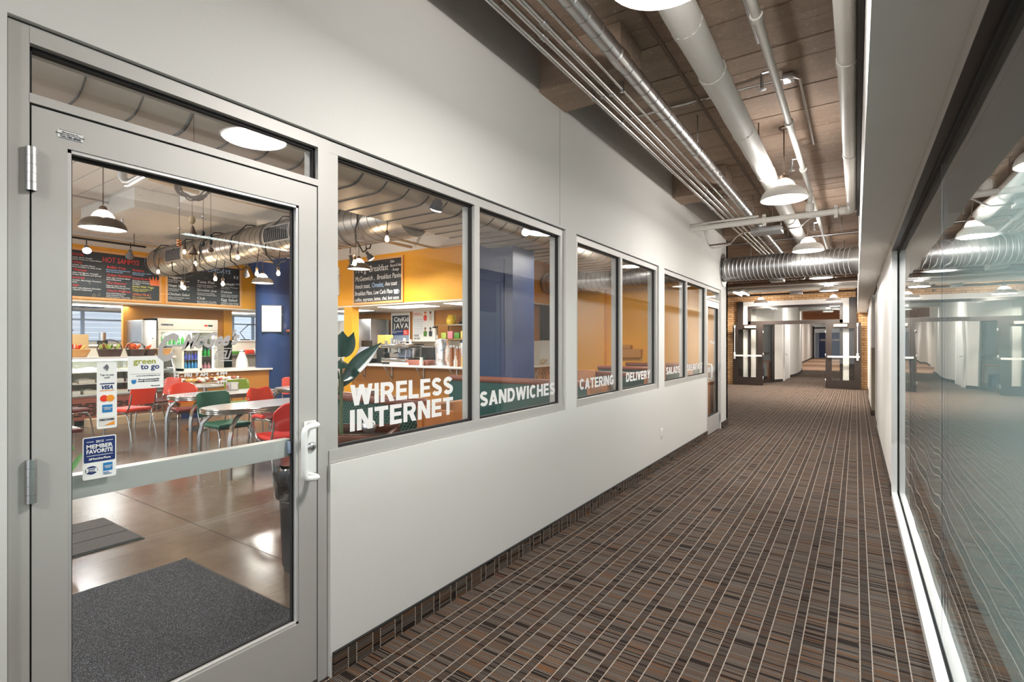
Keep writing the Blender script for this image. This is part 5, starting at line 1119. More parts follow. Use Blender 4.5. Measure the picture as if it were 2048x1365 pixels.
# light steel hoop chairs at the far counter
for i, (x, y) in enumerate(((-3.15, 8.15), (-3.15, 8.75))):
    t = thing('hoop_chair', ('steel hoop-backed chair at the white counter beside the blue post', 'steel hoop-backed chair at the white counter by the window stile')[i], 'chair', (x, y, 0), 0, 'hoop-backed chairs at the far counter')
    for rr_, zt in ((0.20, 0.98), (0.10, 0.92)):
        MB().tube([(x+0.2, y-rr_, 0.62)] + [(x+0.2, y-rr_*math.cos(PI*k/10), zt-rr_+rr_*math.sin(PI*k/10)) for k in range(11)] + [(x+0.2, y+rr_, 0.62)], 0.012, 8).build('hoop', 'chrome', t)
    MB().lathe([(0.0001, 0), (0.19, 0), (0.2, 0.02), (0.19, 0.05), (0.0001, 0.055)], (x, y, 0.60), 24).build('seat', 'maroon_vinyl', t)
    for a in (0.8, 2.3, 3.9, 5.5): MB().cyl((x+0.15*math.cos(a), y+0.15*math.sin(a), 0.61), (x+0.22*math.cos(a), y+0.22*math.sin(a), 0), 0.012, 8).build('leg', 'chrome', t)
    MB().tube([(x+0.2*math.cos(a), y+0.2*math.sin(a), 0.2) for a in [2*PI*k/20 for k in range(20)]], 0.008, 6, closed=True).build('foot_ring', 'chrome', t)

# ---------------------------------------------------------------- booths along the window wall
def booth(label, y, x0, x1, front='quilt_green', h=1.10):
    t = thing('booth_bench', label, 'booth bench', ((x0+x1)/2, y, 0), 0, 'green booth benches by the windows')
    MB().box(x0, x1, y-0.03, y+0.03, 0.05, h-0.05).build('back_panel', front, t)
    MB().rbox(x0-0.02, x1+0.02, y-0.045, y+0.045, h-0.06, h, 0.02).build('top_rail', 'booth_wood', t)
    MB().rbox(x0, x1, y+0.04, y+0.48, 0.34, 0.46, 0.03).build('seat', 'dull_green', t)
    MB().box(x0, x1, y+0.05, y+0.46, 0.0, 0.34).build('base', 'booth_wood', t)
    MB().rbox(x1, x1+0.035, y-0.06, y+0.5, 0, h-0.04, 0.012).build('end_panel', 'wood_panel', t)
    return t
b1 = booth('green quilted booth bench with wooden top rail behind the rubber plant', 2.42, -1.62, -0.42)
MB().box(-0.385, -0.155, 2.38, 2.42, 0.0, 1.04).build('side_board', 'wood_panel', b1)
booth('dark green booth bench behind the second window pane below the blue post', 4.36, -1.85, -0.16, 'dull_green')
b3 = booth('grey green booth bench behind the third window pane', 6.0, -1.5, -0.2, 'dull_green'); MB().rbox(-1.04, -0.80, 5.86, 5.90, 0, 1.12, 0.02).build('side_board', 'wood_panel', b3)
b4 = booth('grey green booth bench behind the fourth window pane', 7.55, -1.5, -0.2, 'dull_green'); MB().rbox(-0.62, -0.40, 7.42, 7.46, 0, 1.16, 0.02).build('side_board', 'wood_panel', b4)
booth('dark green booth bench behind the fifth window pane against the end wall', 9.0, -1.6, -0.2, 'dull_green')
for i, (y, lab) in enumerate(((5.2, 'narrow booth table between the second and third window panes'), (3.4, 'narrow booth table behind the quilted bench'))):
    t = thing('booth_table', lab, 'table', (-1.0, y, 0), 0, 'booth tables by the windows')
    MB().rbox(-1.6, -0.2, y-0.28, y+0.28, 0.71, 0.75, 0.015).build('tabletop', 'light_wood', t); MB().cyl((-0.9, y, 0.02), (-0.9, y, 0.71), 0.035, 12).build('column', 'steel', t); MB().lathe([(0.0001, 0.06), (0.05, 0.06), (0.25, 0.02), (0.27, 0)], (-0.9, y, 0), 20).build('foot', 'black', t)
# things standing on the first booth rail: small paper bag and cutlery tray
tag(MB().prism([(-1.02, 1.10), (-0.90, 1.10), (-0.86, 1.13), (-1.05, 1.14)], 2.38, 2.46, 'y').build('paper_tray', 'paper'), 'small white paper tray lying on the quilted bench rail', 'paper tray')

# planter with the rubber plant
ANG = math.radians(34); cA, sA = math.cos(ANG), math.sin(ANG)
pt = thing('wooden_planter', 'dark wooden trough planter with copper rim inside the first window pane', 'planter', (-0.52, 1.98, 0), ANG)
def frus(x0, x1, y0, y1, z0, X0, X1, Y0, Y1, z1): return [[(x0,y0,z0),(x1,y0,z0),(x1,y1,z0),(x0,y1,z0)], [(X0,Y0,z1),(X1,Y0,z1),(X1,Y1,z1),(X0,Y1,z1)]]
MB().loft(frus(-0.17, 0.17, -0.10, 0.10, 0.0, -0.205, 0.20, -0.12, 0.12, 0.90), cap=True, smooth=False).build('body', 'booth_wood', pt, local=True)
m = MB()
m.rbox(-0.225, 0.225, -0.145, -0.115, 0.885, 0.945, 0.012).rbox(-0.225, 0.225, 0.115, 0.14, 0.90, 0.965, 0.01).rbox(-0.225, -0.20, -0.14, 0.14, 0.89, 0.955, 0.01).rbox(0.20, 0.225, -0.14, 0.14, 0.89, 0.955, 0.01)
m.build('rim', 'tarnish', pt, local=True); MB().box(-0.2, 0.2, -0.115, 0.115, 0.90, 0.915).build('soil', 'soil', pt, local=True)
t = thing('glass_globe', 'faceted glass globe sitting in the trough planter', 'glass globe', (-0.42, 2.03, 0.93)); MB().ball((-0.44, 2.0, 0.975), 0.042, 14, 8).build('globe', 'foil', t)
rp = thing('rubber_plant', 'rubber plant with large dark glossy leaves rising from the trough planter', 'plant', (-0.60, 1.93, 0.91))
def leafmesh(base, tip, width, nrm, fold=0.25, droop=0.1, mat='leaf', name='leaf', parent=rp, n=10, th=0.0015):
    base, tip = Vector(base), Vector(tip); d = tip-base; L = d.length; d.normalize(); nrm = Vector(nrm).normalized(); s = d.cross(nrm).normalized(); nrm = s.cross(d).normalized()
    up, dn = [], []; rings = []
    for k in range(n+1):
        u = k/n; wd = width*0.5*max(math.sin(PI*min(u*1.04+0.01, 1)**0.85), 0.02)**0.75; c = base + d*(L*u) - Vector((0,0,1))*(droop*L*u*u)
        rings.append([tuple(c+s*wd+nrm*(fold*wd)), tuple(c+s*wd*0.5+nrm*(fold*wd*0.35)), tuple(c), tuple(c-s*wd*0.5+nrm*(fold*wd*0.35)), tuple(c-s*wd+nrm*(fold*wd)), tuple(c-s*wd*0.5+nrm*(fold*wd*0.35-th)), tuple(c-nrm*th*2.5), tuple(c+s*wd*0.5+nrm*(fold*wd*0.35-th))])
    return MB().loft(rings, cap=True).build(name, mat, parent)
MB().tube([(-0.60, 1.93, 0.91), (-0.605, 1.93, 1.05), (-0.60, 1.93, 1.20), (-0.605, 1.93, 1.37)], [0.012, 0.011, 0.009, 0.006], 8).build('stem', 'stem', rp)
leafmesh((-0.61, 1.93, 1.375), (-0.60, 1.94, 1.525), 0.125, (0.75, -0.65, 0.05), -0.25, -0.02)
leafmesh((-0.59, 1.95, 1.375), (-0.55, 1.98, 1.52), 0.07, (0.75, -0.65, 0.05), 0.3, -0.02)
leafmesh((-0.57, 1.92, 1.24), (-0.36, 2.02, 1.47), 0.10, (0.6, -0.6, 0.5), 0.3, 0.03)
leafmesh((-0.605, 1.93, 1.36), (-0.50, 1.80, 1.335), 0.13, (0.2, -0.2, 1), -0.35, 0.12)
leafmesh((-0.62, 1.93, 1.25), (-0.80, 1.80, 1.40), 0.11, (0.6, -0.5, 0.7), 0.2, 0.05)
leafmesh((-0.61, 1.93, 1.16), (-0.80, 1.80, 1.25), 0.12, (0.4, -0.5, 0.9), 0.15, 0.06)
leafmesh((-0.60, 1.93, 1.12), (-0.80, 1.74, 1.14), 0.10, (0.3, -0.5, 0.9), -0.2, 0.05)
leafmesh((-0.61, 1.95, 1.20), (-0.70, 2.15, 1.34), 0.10, (0.4, -0.8, 0.4), 0.2, 0.05)
for p, q in (((-0.605, 1.93, 1.05), (-0.57, 1.92, 1.24)), ((-0.605, 1.93, 1.12), (-0.62, 1.93, 1.25))): MB().tube([p, ((p[0]+q[0])/2-0.01, p[1], (p[2]+q[2])/2-0.02), q], 0.004, 6).build('stem', 'stem', rp)

# bin with liner
t = thing('waste_bin', 'black waste bin with a crumpled black liner behind the door stile', 'waste bin', (-1.02, 2.02, 0))
m = MB(); rg = []
for s_, z in ((0.80, 0.0), (0.80, 0.03), (0.84, 0.035), (0.96, 0.57), (1.0, 0.575), (1.0, 0.60)): rg.append([(-1.02+x*s_, 2.02+y*s_, z) for x, y in [(0.19*math.copysign(abs(math.cos(a))**0.35, math.cos(a)), 0.15*math.copysign(abs(math.sin(a))**0.35, math.sin(a))) for a in [2*PI*k/32 for k in range(32)]]])
m.loft(rg).build('body', 'black_plastic', t)
rbg = random.Random(9); rg = []
for j, (s_, z) in enumerate(((1.0, 0.50), (1.05, 0.50), (1.08, 0.56), (1.10, 0.62), (1.04, 0.655), (0.96, 0.66), (0.88, 0.62), (0.84, 0.52))):
    rg.append([(-1.02+x*s_*(1+rbg.uniform(-.03, .03)), 2.02+y*s_*(1+rbg.uniform(-.03, .03)), z+rbg.uniform(-0.018, 0.018)-(0.04*math.sin(k*0.4)**2 if j < 2 else 0)) for k, (x, y) in enumerate([(0.195*math.copysign(abs(math.cos(a))**0.4, math.cos(a)), 0.155*math.copysign(abs(math.sin(a))**0.4, math.sin(a))) for a in [2*PI*k/48 for k in range(48)]])])
MB().loft(rg).build('liner', 'plastic_bag', t)

# mats
t = thing('door_mat', 'large dark grey looped door mat inside the glass door', 'mat', (-1.0, 0.95, 0))
MB().rbox(-1.84, -0.16, 0.22, 1.63, 0.0, 0.011, 0.004).build('pile', 'mat_pile', t); m = MB()
for a in ((-1.855, -0.145, 1.628, 1.645), (-1.855, -0.145, 0.205, 0.222), (-1.855, -1.838, 0.205, 1.645), (-0.162, -0.145, 0.205, 1.645)): m.box(*a, 0, 0.007)
m.build('border', 'black', t)
t = thing('rubber_mat', 'small black rubber mat with three ribbed panels near the hinge side', 'mat', (-2.9, 1.3, 0))
MB().rbox(-3.28, -2.50, 0.75, 1.64, 0, 0.008, 0.003).build('base', 'black', t)
for i in range(3):
    for j in range(2):
        a = -3.265+i*0.255; b = 0.765+j*0.435; MB().rbox(a, a+0.245, b, b+0.425, 0.006, 0.016, 0.003).build('ribbed_panel', 'rubber_mat', t)
# plant on wooden stand at the hinge side
t = thing('plant_stand', 'rustic wooden plant stand at the hinge side of the door glass', 'plant stand', (-2.5, 0.93, 0))
MB().rbox(-2.62, -2.36, 0.82, 1.14, 0, 0.075, 0.01).build('foot', 'booth_wood', t); MB().rbox(-2.55, -2.43, 0.88, 1.05, 0.07, 0.42, 0.01).build('post', 'booth_wood', t); MB().rbox(-2.64, -2.36, 0.78, 1.12, 0.40, 0.44, 0.01).build('top', 'booth_wood', t)
MB().rbox(-2.60, -2.42, 1.05, 1.125, 0.10, 0.16, 0.01).build('brace', 'booth_wood', t)
t = thing('potted_plant', 'potted plant with thin stems and pointed green leaves by the door hinge side', 'plant', (-2.5, 0.90, 0.44))
MB().lathe([(0.0001, 0), (0.09, 0), (0.13, 0.22), (0.12, 0.22), (0.0001, 0.20)], (-2.5, 0.90, 0.44), 24).build('pot', 'terracotta', t); MB().lathe([(0.0001, 0.202), (0.115, 0.202)], (-2.5, 0.9, 0.44), 20).build('soil', 'soil', t)
rl = random.Random(4)
def sprig(pts, leaves):
    MB().tube(pts, 0.003, 5).build('stem', 'stem', t)
    for b_, tp, w_ in leaves: leafmesh(b_, tp, w_, (0.5, -0.5, 0.7), 0.15, 0.05, 'leaf_light', 'leaf', t, 6)
sprig([(-2.5, 0.92, 0.6), (-2.2, 0.95, 0.85), (-1.55, 0.93, 0.91), (-1.42, 0.99, 0.86), (-1.37, 1.04, 0.82)], [((-1.46, 0.97, 0.88), (-1.50, 0.92, 0.77), 0.035), ((-1.42, 0.99, 0.87), (-1.28, 1.06, 0.865), 0.03), ((-1.38, 1.03, 0.83), (-1.35, 1.05, 0.76), 0.014), ((-1.50, 0.95, 0.90), (-1.60, 0.86, 0.98), 0.03)])
for k in range(7):
    a = rl.uniform(0, 6.28); e = (-2.55+0.24*math.cos(a), 0.78+0.2*math.sin(a), 0.44+rl.uniform(0.3, 0.6)); sprig([(-2.5, 0.9, 0.6), (-2.5+0.12*math.cos(a), 0.89+0.12*math.sin(a), 0.85), e], [(e, (e[0]+0.10*math.cos(a+q), e[1]+0.10*math.sin(a+q), e[2]-0.04), 0.03) for q in (-0.7, 0, 0.8)])

# vine wreath with wind chimes
WX, WY_ = -1.32, 1.45
wv = thing('vine_wreath', 'brown twig wreath with hanging bells and chimes behind the top of the door glass', 'wreath', (WX, WY_, 2.30))
rv = random.Random(11); ux, uy = 0.83, 0.56
for j in range(9):
    pts = []; ph = rv.uniform(0, 6); 
    for k in range(28):
        a = 2*PI*k/28; r = 0.098+0.012*math.sin(3*a+ph)+rv.uniform(-0.004, 0.004); q = 0.012*math.cos(2*a+ph*2)
        pts.append((WX+ux*r*math.cos(a)+uy*q, WY_+uy*r*math.cos(a)-ux*q, 2.405+r*math.sin(a)))
    MB().tube(pts, 0.0045, 5, closed=True).build('twig_ring', 'twig', wv)
MB().cyl((WX, WY_, 2.5), (WX, WY_, HS), 0.002, 4).build('string', 'twig', wv)
def bell(dx, z, r, h, mat):
    x, y = WX+ux*dx, WY_+uy*dx
    MB().lathe([(0.003, h), (r*0.25, h*0.95), (r*0.5, h*0.6), (r*0.72, h*0.25), (r, 0), (r*0.95, -0.001), (r*0.65, h*0.25), (0.003, h*0.9)], (x, y, z), 14).build('bell', mat, wv)
for dx, z0, items in ((-0.01, 2.31, ((2.18, 'b2'), (2.11, 'b'), (2.00, 'b'), (1.89, 'b'))), (-0.085, 2.33, ((2.25, 's'), (2.13, 's'), (2.055, 'c'), (2.04, 'c'), (2.025, 'c'))), (0.055, 2.31, ((2.20, 's'), (2.10, 'k'), (2.04, 'k'))), (0.10, 2.34, ((2.08, 'k'), (2.05, 'k'), (2.005, 'g')))):
    x, y = WX+ux*dx, WY_+uy*dx; MB().cyl((x, y, z0), (x, y, items[-1][0]), 0.0015, 4).build('string', 'twig', wv)
    for z, kd in items:
        if kd == 'b': bell(dx+rv.uniform(-0.01, 0.01), z-0.02, 0.026, 0.055, 'bronze')
        elif kd == 'b2': MB().ball((x, y, z), 0.018, 10, 6, 1.4).build('charm', 'light_wood', wv)
        elif kd == 's': MB().ball((x, y, z), 0.008, 10, 6).build('glass_bead', 'foil', wv)
        elif kd == 'c': MB().lathe([(0.012, 0), (0.013, 0.004), (0.012, 0.008)], (x, y, z), 12).build('copper_ring', 'copper', wv)
        elif kd == 'k': MB().ball((x, y, z), 0.010, 10, 6, 1.6).build('charm', 'black', wv)
        else: MB().ball((x, y, z), 0.017, 12, 8, 0.8).build('jingle_bell', 'bronze', wv)

# ---------------------------------------------------------------- deli case and its surroundings
CX0, CX1, CY0, CY1 = -10.15, -9.32, 1.4, 4.72
dc_ = thing('deli_case', 'long glass-fronted deli display case with louvred brown base', 'display case', (-9.7, 3.05, 0))
MB().box(CX0, CX1+0.02, CY0, CY1, 1.165, 1.205).build('top', 'counter_white', dc_); MB().box(CX0, CX0+0.06, CY0, CY1+0.0, 0.52, 1.165).build('rear_wall', 'cream', dc_)
MB().box(CX0-0.05, CX0+0.02, CY0, CY1+0.3, 1.20, 1.345).build('rear_riser', 'cream', dc_)
MB().box(CX0, CX1, CY0, CY1, 0.10, 0.50).build('base', 'brown_panel', dc_); MB().box(CX0, CX1+0.01, CY0, CY1, 0.50, 0.525).build('deck_edge', 'steel', dc_)
MB().box(CX0+0.02, CX1-0.04, CY0, CY1, 0.0, 0.10).build('kick', 'black', dc_)
gl_ = [(CX1-0.10, 1.165), (CX1-0.02, 1.02), (CX1+0.012, 0.85), (CX1+0.012, 0.70), (CX1-0.005, 0.525)]
MB().loft([[(x, y, z) for y in (CY0, CY1-0.05)] for x, z in gl_], closed=False).build('curved_glass', 'glass_small', dc_)
mm = MB(); mm.tube([(x+0.01, CY1-0.03, z) for x, z in gl_], 0.022, 8).tube([(CX0+0.05, CY1-0.03, 1.15), (CX1-0.1, CY1-0.03, 1.16)], 0.02, 8); mm.build('end_frame', 'steel', dc_)
MB().box(CX0+0.03, CX1-0.08, CY1-0.035, CY1-0.03, 0.53, 1.15).build('end_glass', 'glass_small', dc_)
MB().box(CX1-0.16, CX1-0.12, CY0, CY1-0.05, 1.13, 1.16).build('case_lamp', 'case_light', dc_)
for z in (0.72, 0.92): MB().box(CX0+0.1, CX1-0.10, CY0, CY1-0.05, z, z+0.012).build('glass_shelf', 'counter_white', dc_)
MB().box(CX0+0.06, CX1-0.02, CY0, CY1-0.05, 0.525, 0.54).build('deck', 'counter_white', dc_)
for y in (2.2, 3.15, 4.05): MB().box(CX0+0.15, CX0+0.2, y, y+0.04, 0.54, 1.13).build('shelf_post', 'alum', dc_)
srcl = None
for r_ in range(7):
    for k in range(16):
        y = CY0+0.08+k*0.20+(0.1 if r_ % 2 else 0)
        if y > CY1-0.25: continue
        if srcl is None: srcl = MB().box(CX1, CX1+0.006, y, y+0.15, 0.17, 0.19).build('louver_slot', 'black', dc_); b0 = (y, 0.17)
        else: piece(srcl, (0, y-b0[0], 0.0+r_*0.034), dc_, 'louver_slot')
rf = random.Random(21)
foods = ['snack_white', 'snack_yellow', 'cream', 'snack_brown', 'fridge_white', 'snack_green', 'steel', 'counter_white', 'snack_red']
nf = 0
for z in (0.541, 0.733, 0.933):
    y = CY0+0.1
    while y < CY1-0.35:
        w_ = rf.uniform(0.13, 0.26); h_ = rf.uniform(0.035, 0.11); mt = rf.choice(foods)
        t = thing('food_tray' if h_ > 0.06 else 'food_platter', ('deep tray' if h_ > 0.06 else 'shallow platter') + ' of ' + {'snack_white': 'off-white', 'snack_yellow': 'pale orange', 'cream': 'cream', 'snack_brown': 'brown', 'fridge_white': 'ivory', 'snack_green': 'light green', 'steel': 'grey', 'counter_white': 'white', 'snack_red': 'red'}[mt] + ' food, ' + {0.541: 'lowest', 0.733: 'middle', 0.933: 'top'}[z] + ' shelf' + (', hinge side' if y < 2.6 else (', midway' if y < 3.7 else ', counter end')) + ' of deli case', 'food tray', (-9.66, y+w_/2, z), 0, 'trays of food inside the deli case')
        MB().rbox(-9.84, -9.50, y, y+w_, z, z+h_*0.6, 0.008).build('tray', rf.choice(['steel', 'fridge_white', 'counter_white']), t)
        m = MB()
        for q in range(7): m.ball((rf.uniform(-9.80, -9.54), y+rf.uniform(0.04, w_-0.04), z+h_*0.6), rf.uniform(0.025, 0.04), 8, 5, 0.6)
        m.build('food', mt, t); nf += 1
        y += w_+rf.uniform(0.01, 0.05)
light('case_lamp_light', 'AREA', (-9.55, 3.0, 1.12), 14, 0.1, (0.85, 0.95, 1.0), size_y=3.0)
# plinth boards in front of the case
tag(MB().box(-9.28, -9.05, 3.25, 4.75, 0.0, 0.13).build('step_box', 'light_wood'), 'pale wooden step box lying before the deli case', 'step')
# baskets on the case
def basket(label, x, y, z, r0, r1, h, mat, handle=False):
    t = thing('wicker_basket', label, 'basket', (x, y, z), 0, 'wicker baskets on the deli case')
    m = MB(); rows_ = 7; rings = []; n = 32
    for j in range(rows_*2+1):
        u = j/(rows_*2); r = r0+(r1-r0)*u; rings.append([(x+(r+(0.006 if (k//2+j) % 2 else 0))*math.cos(2*PI*k/n), y+(r+(0.006 if (k//2+j) % 2 else 0))*math.sin(2*PI*k/n), z+h*u) for k in range(n)])
    m.loft(rings); m.lathe([(0.0001, 0.004), (r0, 0.004)], (x, y, z), n); m.build('weave', mat, t)
    MB().tube([(x+r1*math.cos(a), y+r1*math.sin(a), z+h) for a in [2*PI*k/28 for k in range(28)]], 0.010, 6, closed=True).build('rim', mat, t)
    if handle: MB().tube([(x, y+r1*math.cos(PI*k/14), z+h+r1*0.95*math.sin(PI*k/14)) for k in range(15)], 0.008, 6).build('handle', mat, t)
    return t
def bags(x, y, z, r, mats, n, kind, label, group, s=0.055):
    rr_ = random.Random(int(y*100))
    for k in range(n):
        a = rr_.uniform(0, 6.28); q = rr_.uniform(0, r*0.8); mt = mats[k % len(mats)]
        M4 = Matrix.Translation((x+q*math.cos(a), y+q*math.sin(a), z+rr_.uniform(0.0, 0.07))) @ Matrix.Rotation(rr_.uniform(-0.8, 0.8), 4, 'X') @ Matrix.Rotation(rr_.uniform(-0.8, 0.8), 4, 'Y')
        m = MB(); rings = []
        for j, (wz, th) in enumerate(((1.0, 0.03), (0.95, 0.3), (0.9, 0.5), (0.95, 0.3), (1.0, 0.03))):
            zz = -s+2*s*j/4; rings.append([(s*0.75*wz*math.cos(b_)*(1+rr_.uniform(-.12, .12)), s*th*math.sin(b_)*(1+rr_.uniform(-.3, .3)), zz) for b_ in [2*PI*i/8 for i in range(8)]])
        m.loft(rings, cap=True, M4=M4); tag(m.build(kind, mt), label, 'snack', group)
CT = 1.205
basket('shallow pale wicker basket nearest the door hinge side', -9.62, 2.86, CT, 0.13, 0.17, 0.11, 'wicker_light')
basket('round pale wicker basket heaped with red and yellow snacks', -9.62, 3.26, CT, 0.12, 0.18, 0.13, 'wicker_light'); bags(-9.62, 3.26, CT+0.13, 0.15, ['snack_red', 'snack_yellow', 'snack_white', 'snack_orange'], 10, 'snack_packet', 'red and yellow snack packet heaped in the round pale basket', 'packets in the round pale basket')
basket('dark brown handled basket filled with green chip bags', -9.58, 3.72, CT, 0.155, 0.19, 0.13, 'wicker_dark', True); bags(-9.58, 3.72, CT+0.13, 0.17, ['snack_green', 'leaf_light', 'snack_green', 'snack_brown'], 16, 'chip_bag', 'green chip bag in the dark handled basket', 'bags in the dark handled basket', 0.06)
basket('dark brown handled basket filled with orange chip bags', -9.58, 4.13, CT, 0.12, 0.155, 0.12, 'wicker_dark', True); bags(-9.60, 4.10, CT+0.14, 0.13, ['snack_orange'], 13, 'chip_bag', 'orange chip bag in the second dark basket', 'bags in the second dark basket', 0.06)
basket('speckled basket lined with orange wrappers at the back', -9.72, 4.40, CT, 0.10, 0.13, 0.12, 'wicker_dark'); bags(-9.72, 4.40, CT+0.13, 0.08, ['snack_orange'], 4, 'chip_bag', 'orange wrapper in the speckled basket', 'wrappers in the speckled basket', 0.045)
basket('pale wicker basket behind the big letter C on the glass', -9.75, 4.66, CT, 0.10, 0.15, 0.13, 'wicker_light')
bags(-9.75, 2.70, CT+0.10, 0.2, ['snack_brown', 'snack_white'], 12, 'bread_packet', 'wrapped bread packet on the riser at the hinge side', 'bread packets on the case', 0.05)
# things on the rear riser and the back counter
tag(MB().rbox(-10.6, -10.3, 3.30, 3.62, 1.345, 1.62, 0.006).build('cardboard_box', 'cardboard'), 'tan cardboard box standing behind the handled basket', 'box')
bc = thing('back_counter', 'long back counter under the kitchen window', 'counter', (-12.9, 3.4, 0)); box('cabinet', 'cream', -13.45, -12.6, 1.0, 5.5, 0, 1.38, bc); box('worktop', 'counter_white', -13.48, -12.55, 1.0, 5.5, 1.38, 1.42, bc)
CZ = 1.42
def bottle(name, label, x, y, z, r, h, mat, cap='black', cat='bottle', group=None, neck=0.35):
    t = thing(name, label, cat, (x, y, z), 0, group)
    MB().lathe([(0.0001, 0), (r, 0), (r, h*0.6), (r*neck, h*0.8), (r*neck, h*0.92), (0.0001, h*0.92)], (x, y, z), 12).build('body', mat, t); MB().lathe([(r*neck*1.15, h*0.9), (r*neck*1.15, h), (0.0001, h)], (x, y, z), 10).build('cap', cap, t); return t
k_ = thing('kettle', 'steel kettle with curved black handle on the back counter', 'kettle', (-12.8, 3.05, CZ)); MB().lathe([(0.0001, 0), (0.11, 0), (0.10, 0.12), (0.06, 0.19), (0.0001, 0.2)], (-12.8, 3.05, CZ), 20).build('body', 'steel', k_); MB().tube([(-12.8, 3.13, CZ+0.2), (-12.8, 3.24, CZ+0.22), (-12.8, 3.27, CZ+0.12), (-12.8, 3.2, CZ+0.03)], 0.012, 8).build('handle', 'black', k_)
for i, (y, r, h, mt, lab) in enumerate(((3.55, 0.05, 0.26, 'bottle_white', 'white bottle on the back counter beside the kettle'), (3.72, 0.06, 0.20, 'lavender', 'pale purple jug on the back counter'), (3.92, 0.045, 0.24, 'can_cyan', 'light blue bottle on the back counter before the window mullion'), (4.05, 0.07, 0.14, 'can_blue', 'squat blue jar on the back counter'))): bottle('bottle', lab, -12.8, y, CZ, r, h, mt, 'white_paint')
t = thing('grinder', 'small coffee grinder with black base on the back counter', 'grinder', (-12.8, 4.62, CZ)); MB().cyl((-12.8, 4.62, CZ), (-12.8, 4.62, CZ+0.09), 0.10, 18).build('base', 'black', t); MB().cyl((-12.8, 4.62, CZ+0.09), (-12.8, 4.62, CZ+0.28), 0.065, 18).build('hopper', 'steel', t)
t = thing('tap', 'tall dark tap at the window end of the back counter', 'tap', (-12.8, 5.28, CZ)); MB().tube([(-12.8, 5.28, CZ), (-12.8, 5.28, CZ+0.36), (-12.75, 5.22, CZ+0.38), (-12.7, 5.2, CZ+0.3)], 0.018, 8).build('spout', 'black', t)

# steel door and drinks cooler
t = thing('steel_fridge', 'tall stainless steel fridge door beside the drinks cooler', 'fridge', (-10.95, 4.7, 0)); MB().rbox(-11.25, -10.46, 4.56, 4.83, 0, 1.94, 0.01).build('body', 'steel', t); MB().cyl((-10.44, 4.60, 1.0), (-10.44, 4.60, 1.4), 0.012, 8).build('handle', 'chrome', t); MB().ball((-10.45, 4.75, 1.55), 0.012, 8, 6).build('lock', 'black', t)
A0, A1, FXX = 4.86, 6.10, -10.48
ck = thing('drinks_cooler', 'cream two-door glass drinks cooler under the second menu board', 'cooler', (-10.85, 5.48, 0))
m = MB(); m.box(-11.2, FXX-0.03, A0, A0+0.04, 0.1, 1.99); m.box(-11.2, FXX-0.03, A1-0.04, A1, 0.1, 1.99); m.box(-11.2, -11.16, A0, A1, 0.1, 1.99); m.box(-11.2, FXX-0.03, A0, A1, 0.1, 0.2); m.box(-11.2, FXX-0.03, A0, A1, 1.76, 1.99); m.build('cabinet', 'fridge_white', ck)
MB().rbox(FXX-0.03, FXX, A0, A1, 1.745, 1.99, 0.01).build('header', 'fridge_white', ck); MB().box(FXX, FXX+0.003, A0+0.06, A0+0.30, 1.83, 1.87).build('maker_badge', 'lettergrey', ck)
text('TRUE', 0.045, 'ink', 'lettering', ck, (FXX+0.005, A0+0.09, 1.834), YR, UZ, 0.02); MB().box(FXX, FXX+0.003, A1-0.30, A1-0.23, 1.83, 1.87).build('warning_mark', 'card_red', ck); MB().box(FXX, FXX+0.003, A1-0.22, A1-0.12, 1.83, 1.87).build('dark_mark', 'leaf', ck)
for a, b in ((A0+0.01, (A0+A1)/2-0.006), ((A0+A1)/2+0.006, A1-0.01)):
    m = MB(); f = 0.05; m.box(FXX-0.03, FXX, a, a+f, 0.2, 1.74); m.box(FXX-0.03, FXX, b-f, b, 0.2, 1.74); m.box(FXX-0.03, FXX, a+f, b-f, 1.69, 1.74); m.box(FXX-0.03, FXX, a+f, b-f, 0.2, 0.26); dr = m.build('door', 'fridge_white', ck)
    MB().box(FXX-0.018, FXX-0.012, a+f, b-f, 0.26, 1.69).build('pane', 'glass_small', dr); MB().box(FXX, FXX+0.02, b-0.04, b-0.02, 0.9, 1.2).build('handle', 'alum', dr)
MB().box(FXX-0.10, FXX-0.07, A1-0.09, A1-0.05, 0.25, 1.7).build('light_tube', 'cooler_light', ck); MB().box(FXX-0.10, FXX-0.07, A0+0.05, A0+0.07, 0.25, 1.7).build('light_tube', 'cooler_light', ck)
for z in (0.55, 0.85, 1.15, 1.42): MB().box(-11.14, FXX-0.06, A0+0.05, A1-0.05, z-0.012, z).build('wire_shelf', 'steel', ck)
light('cooler_lamp', 'AREA', (-10.8, 5.48, 1.72), 10, 1.0, (0.85, 0.93, 1), size_y=0.3)
def row(z, y0, y1, nn, name, label, mat, r, h, group, x=-10.62, cap='white_paint'):
    first = None
    for i in range(nn):
        y = y0+(y1-y0)*i/(nn-1)
        if first is None: first = bottle(name, label, x, y, z, r, h, mat, cap, 'bottle' if 'bottle' in name else 'can', group)
        else: dup(first, (x, y, z))
row(1.42, A0+0.12, A0+0.54, 6, 'green_bottle', 'bright green drink bottle on the top shelf behind the first cooler door', 'bottle_green', 0.032, 0.20, 'green bottles in the cooler'); row(1.15, A0+0.12, A0+0.54, 6, 'juice_bottle', 'white juice bottle on the second shelf behind the first cooler door', 'bottle_white', 0.03, 0.17, 'white bottles in the cooler')
row(1.42, A1-0.54, A1-0.14, 6, 'dark_bottle', 'dark drink bottle on the top shelf behind the second cooler door', 'bottle_dark', 0.03, 0.20, 'dark bottles in the cooler'); row(1.15, A1-0.54, A1-0.14, 6, 'water_bottle', 'dark green capped bottle on the second shelf behind the second cooler door', 'bottle_green', 0.028, 0.18, 'green capped bottles in the cooler', cap='can_cyan')
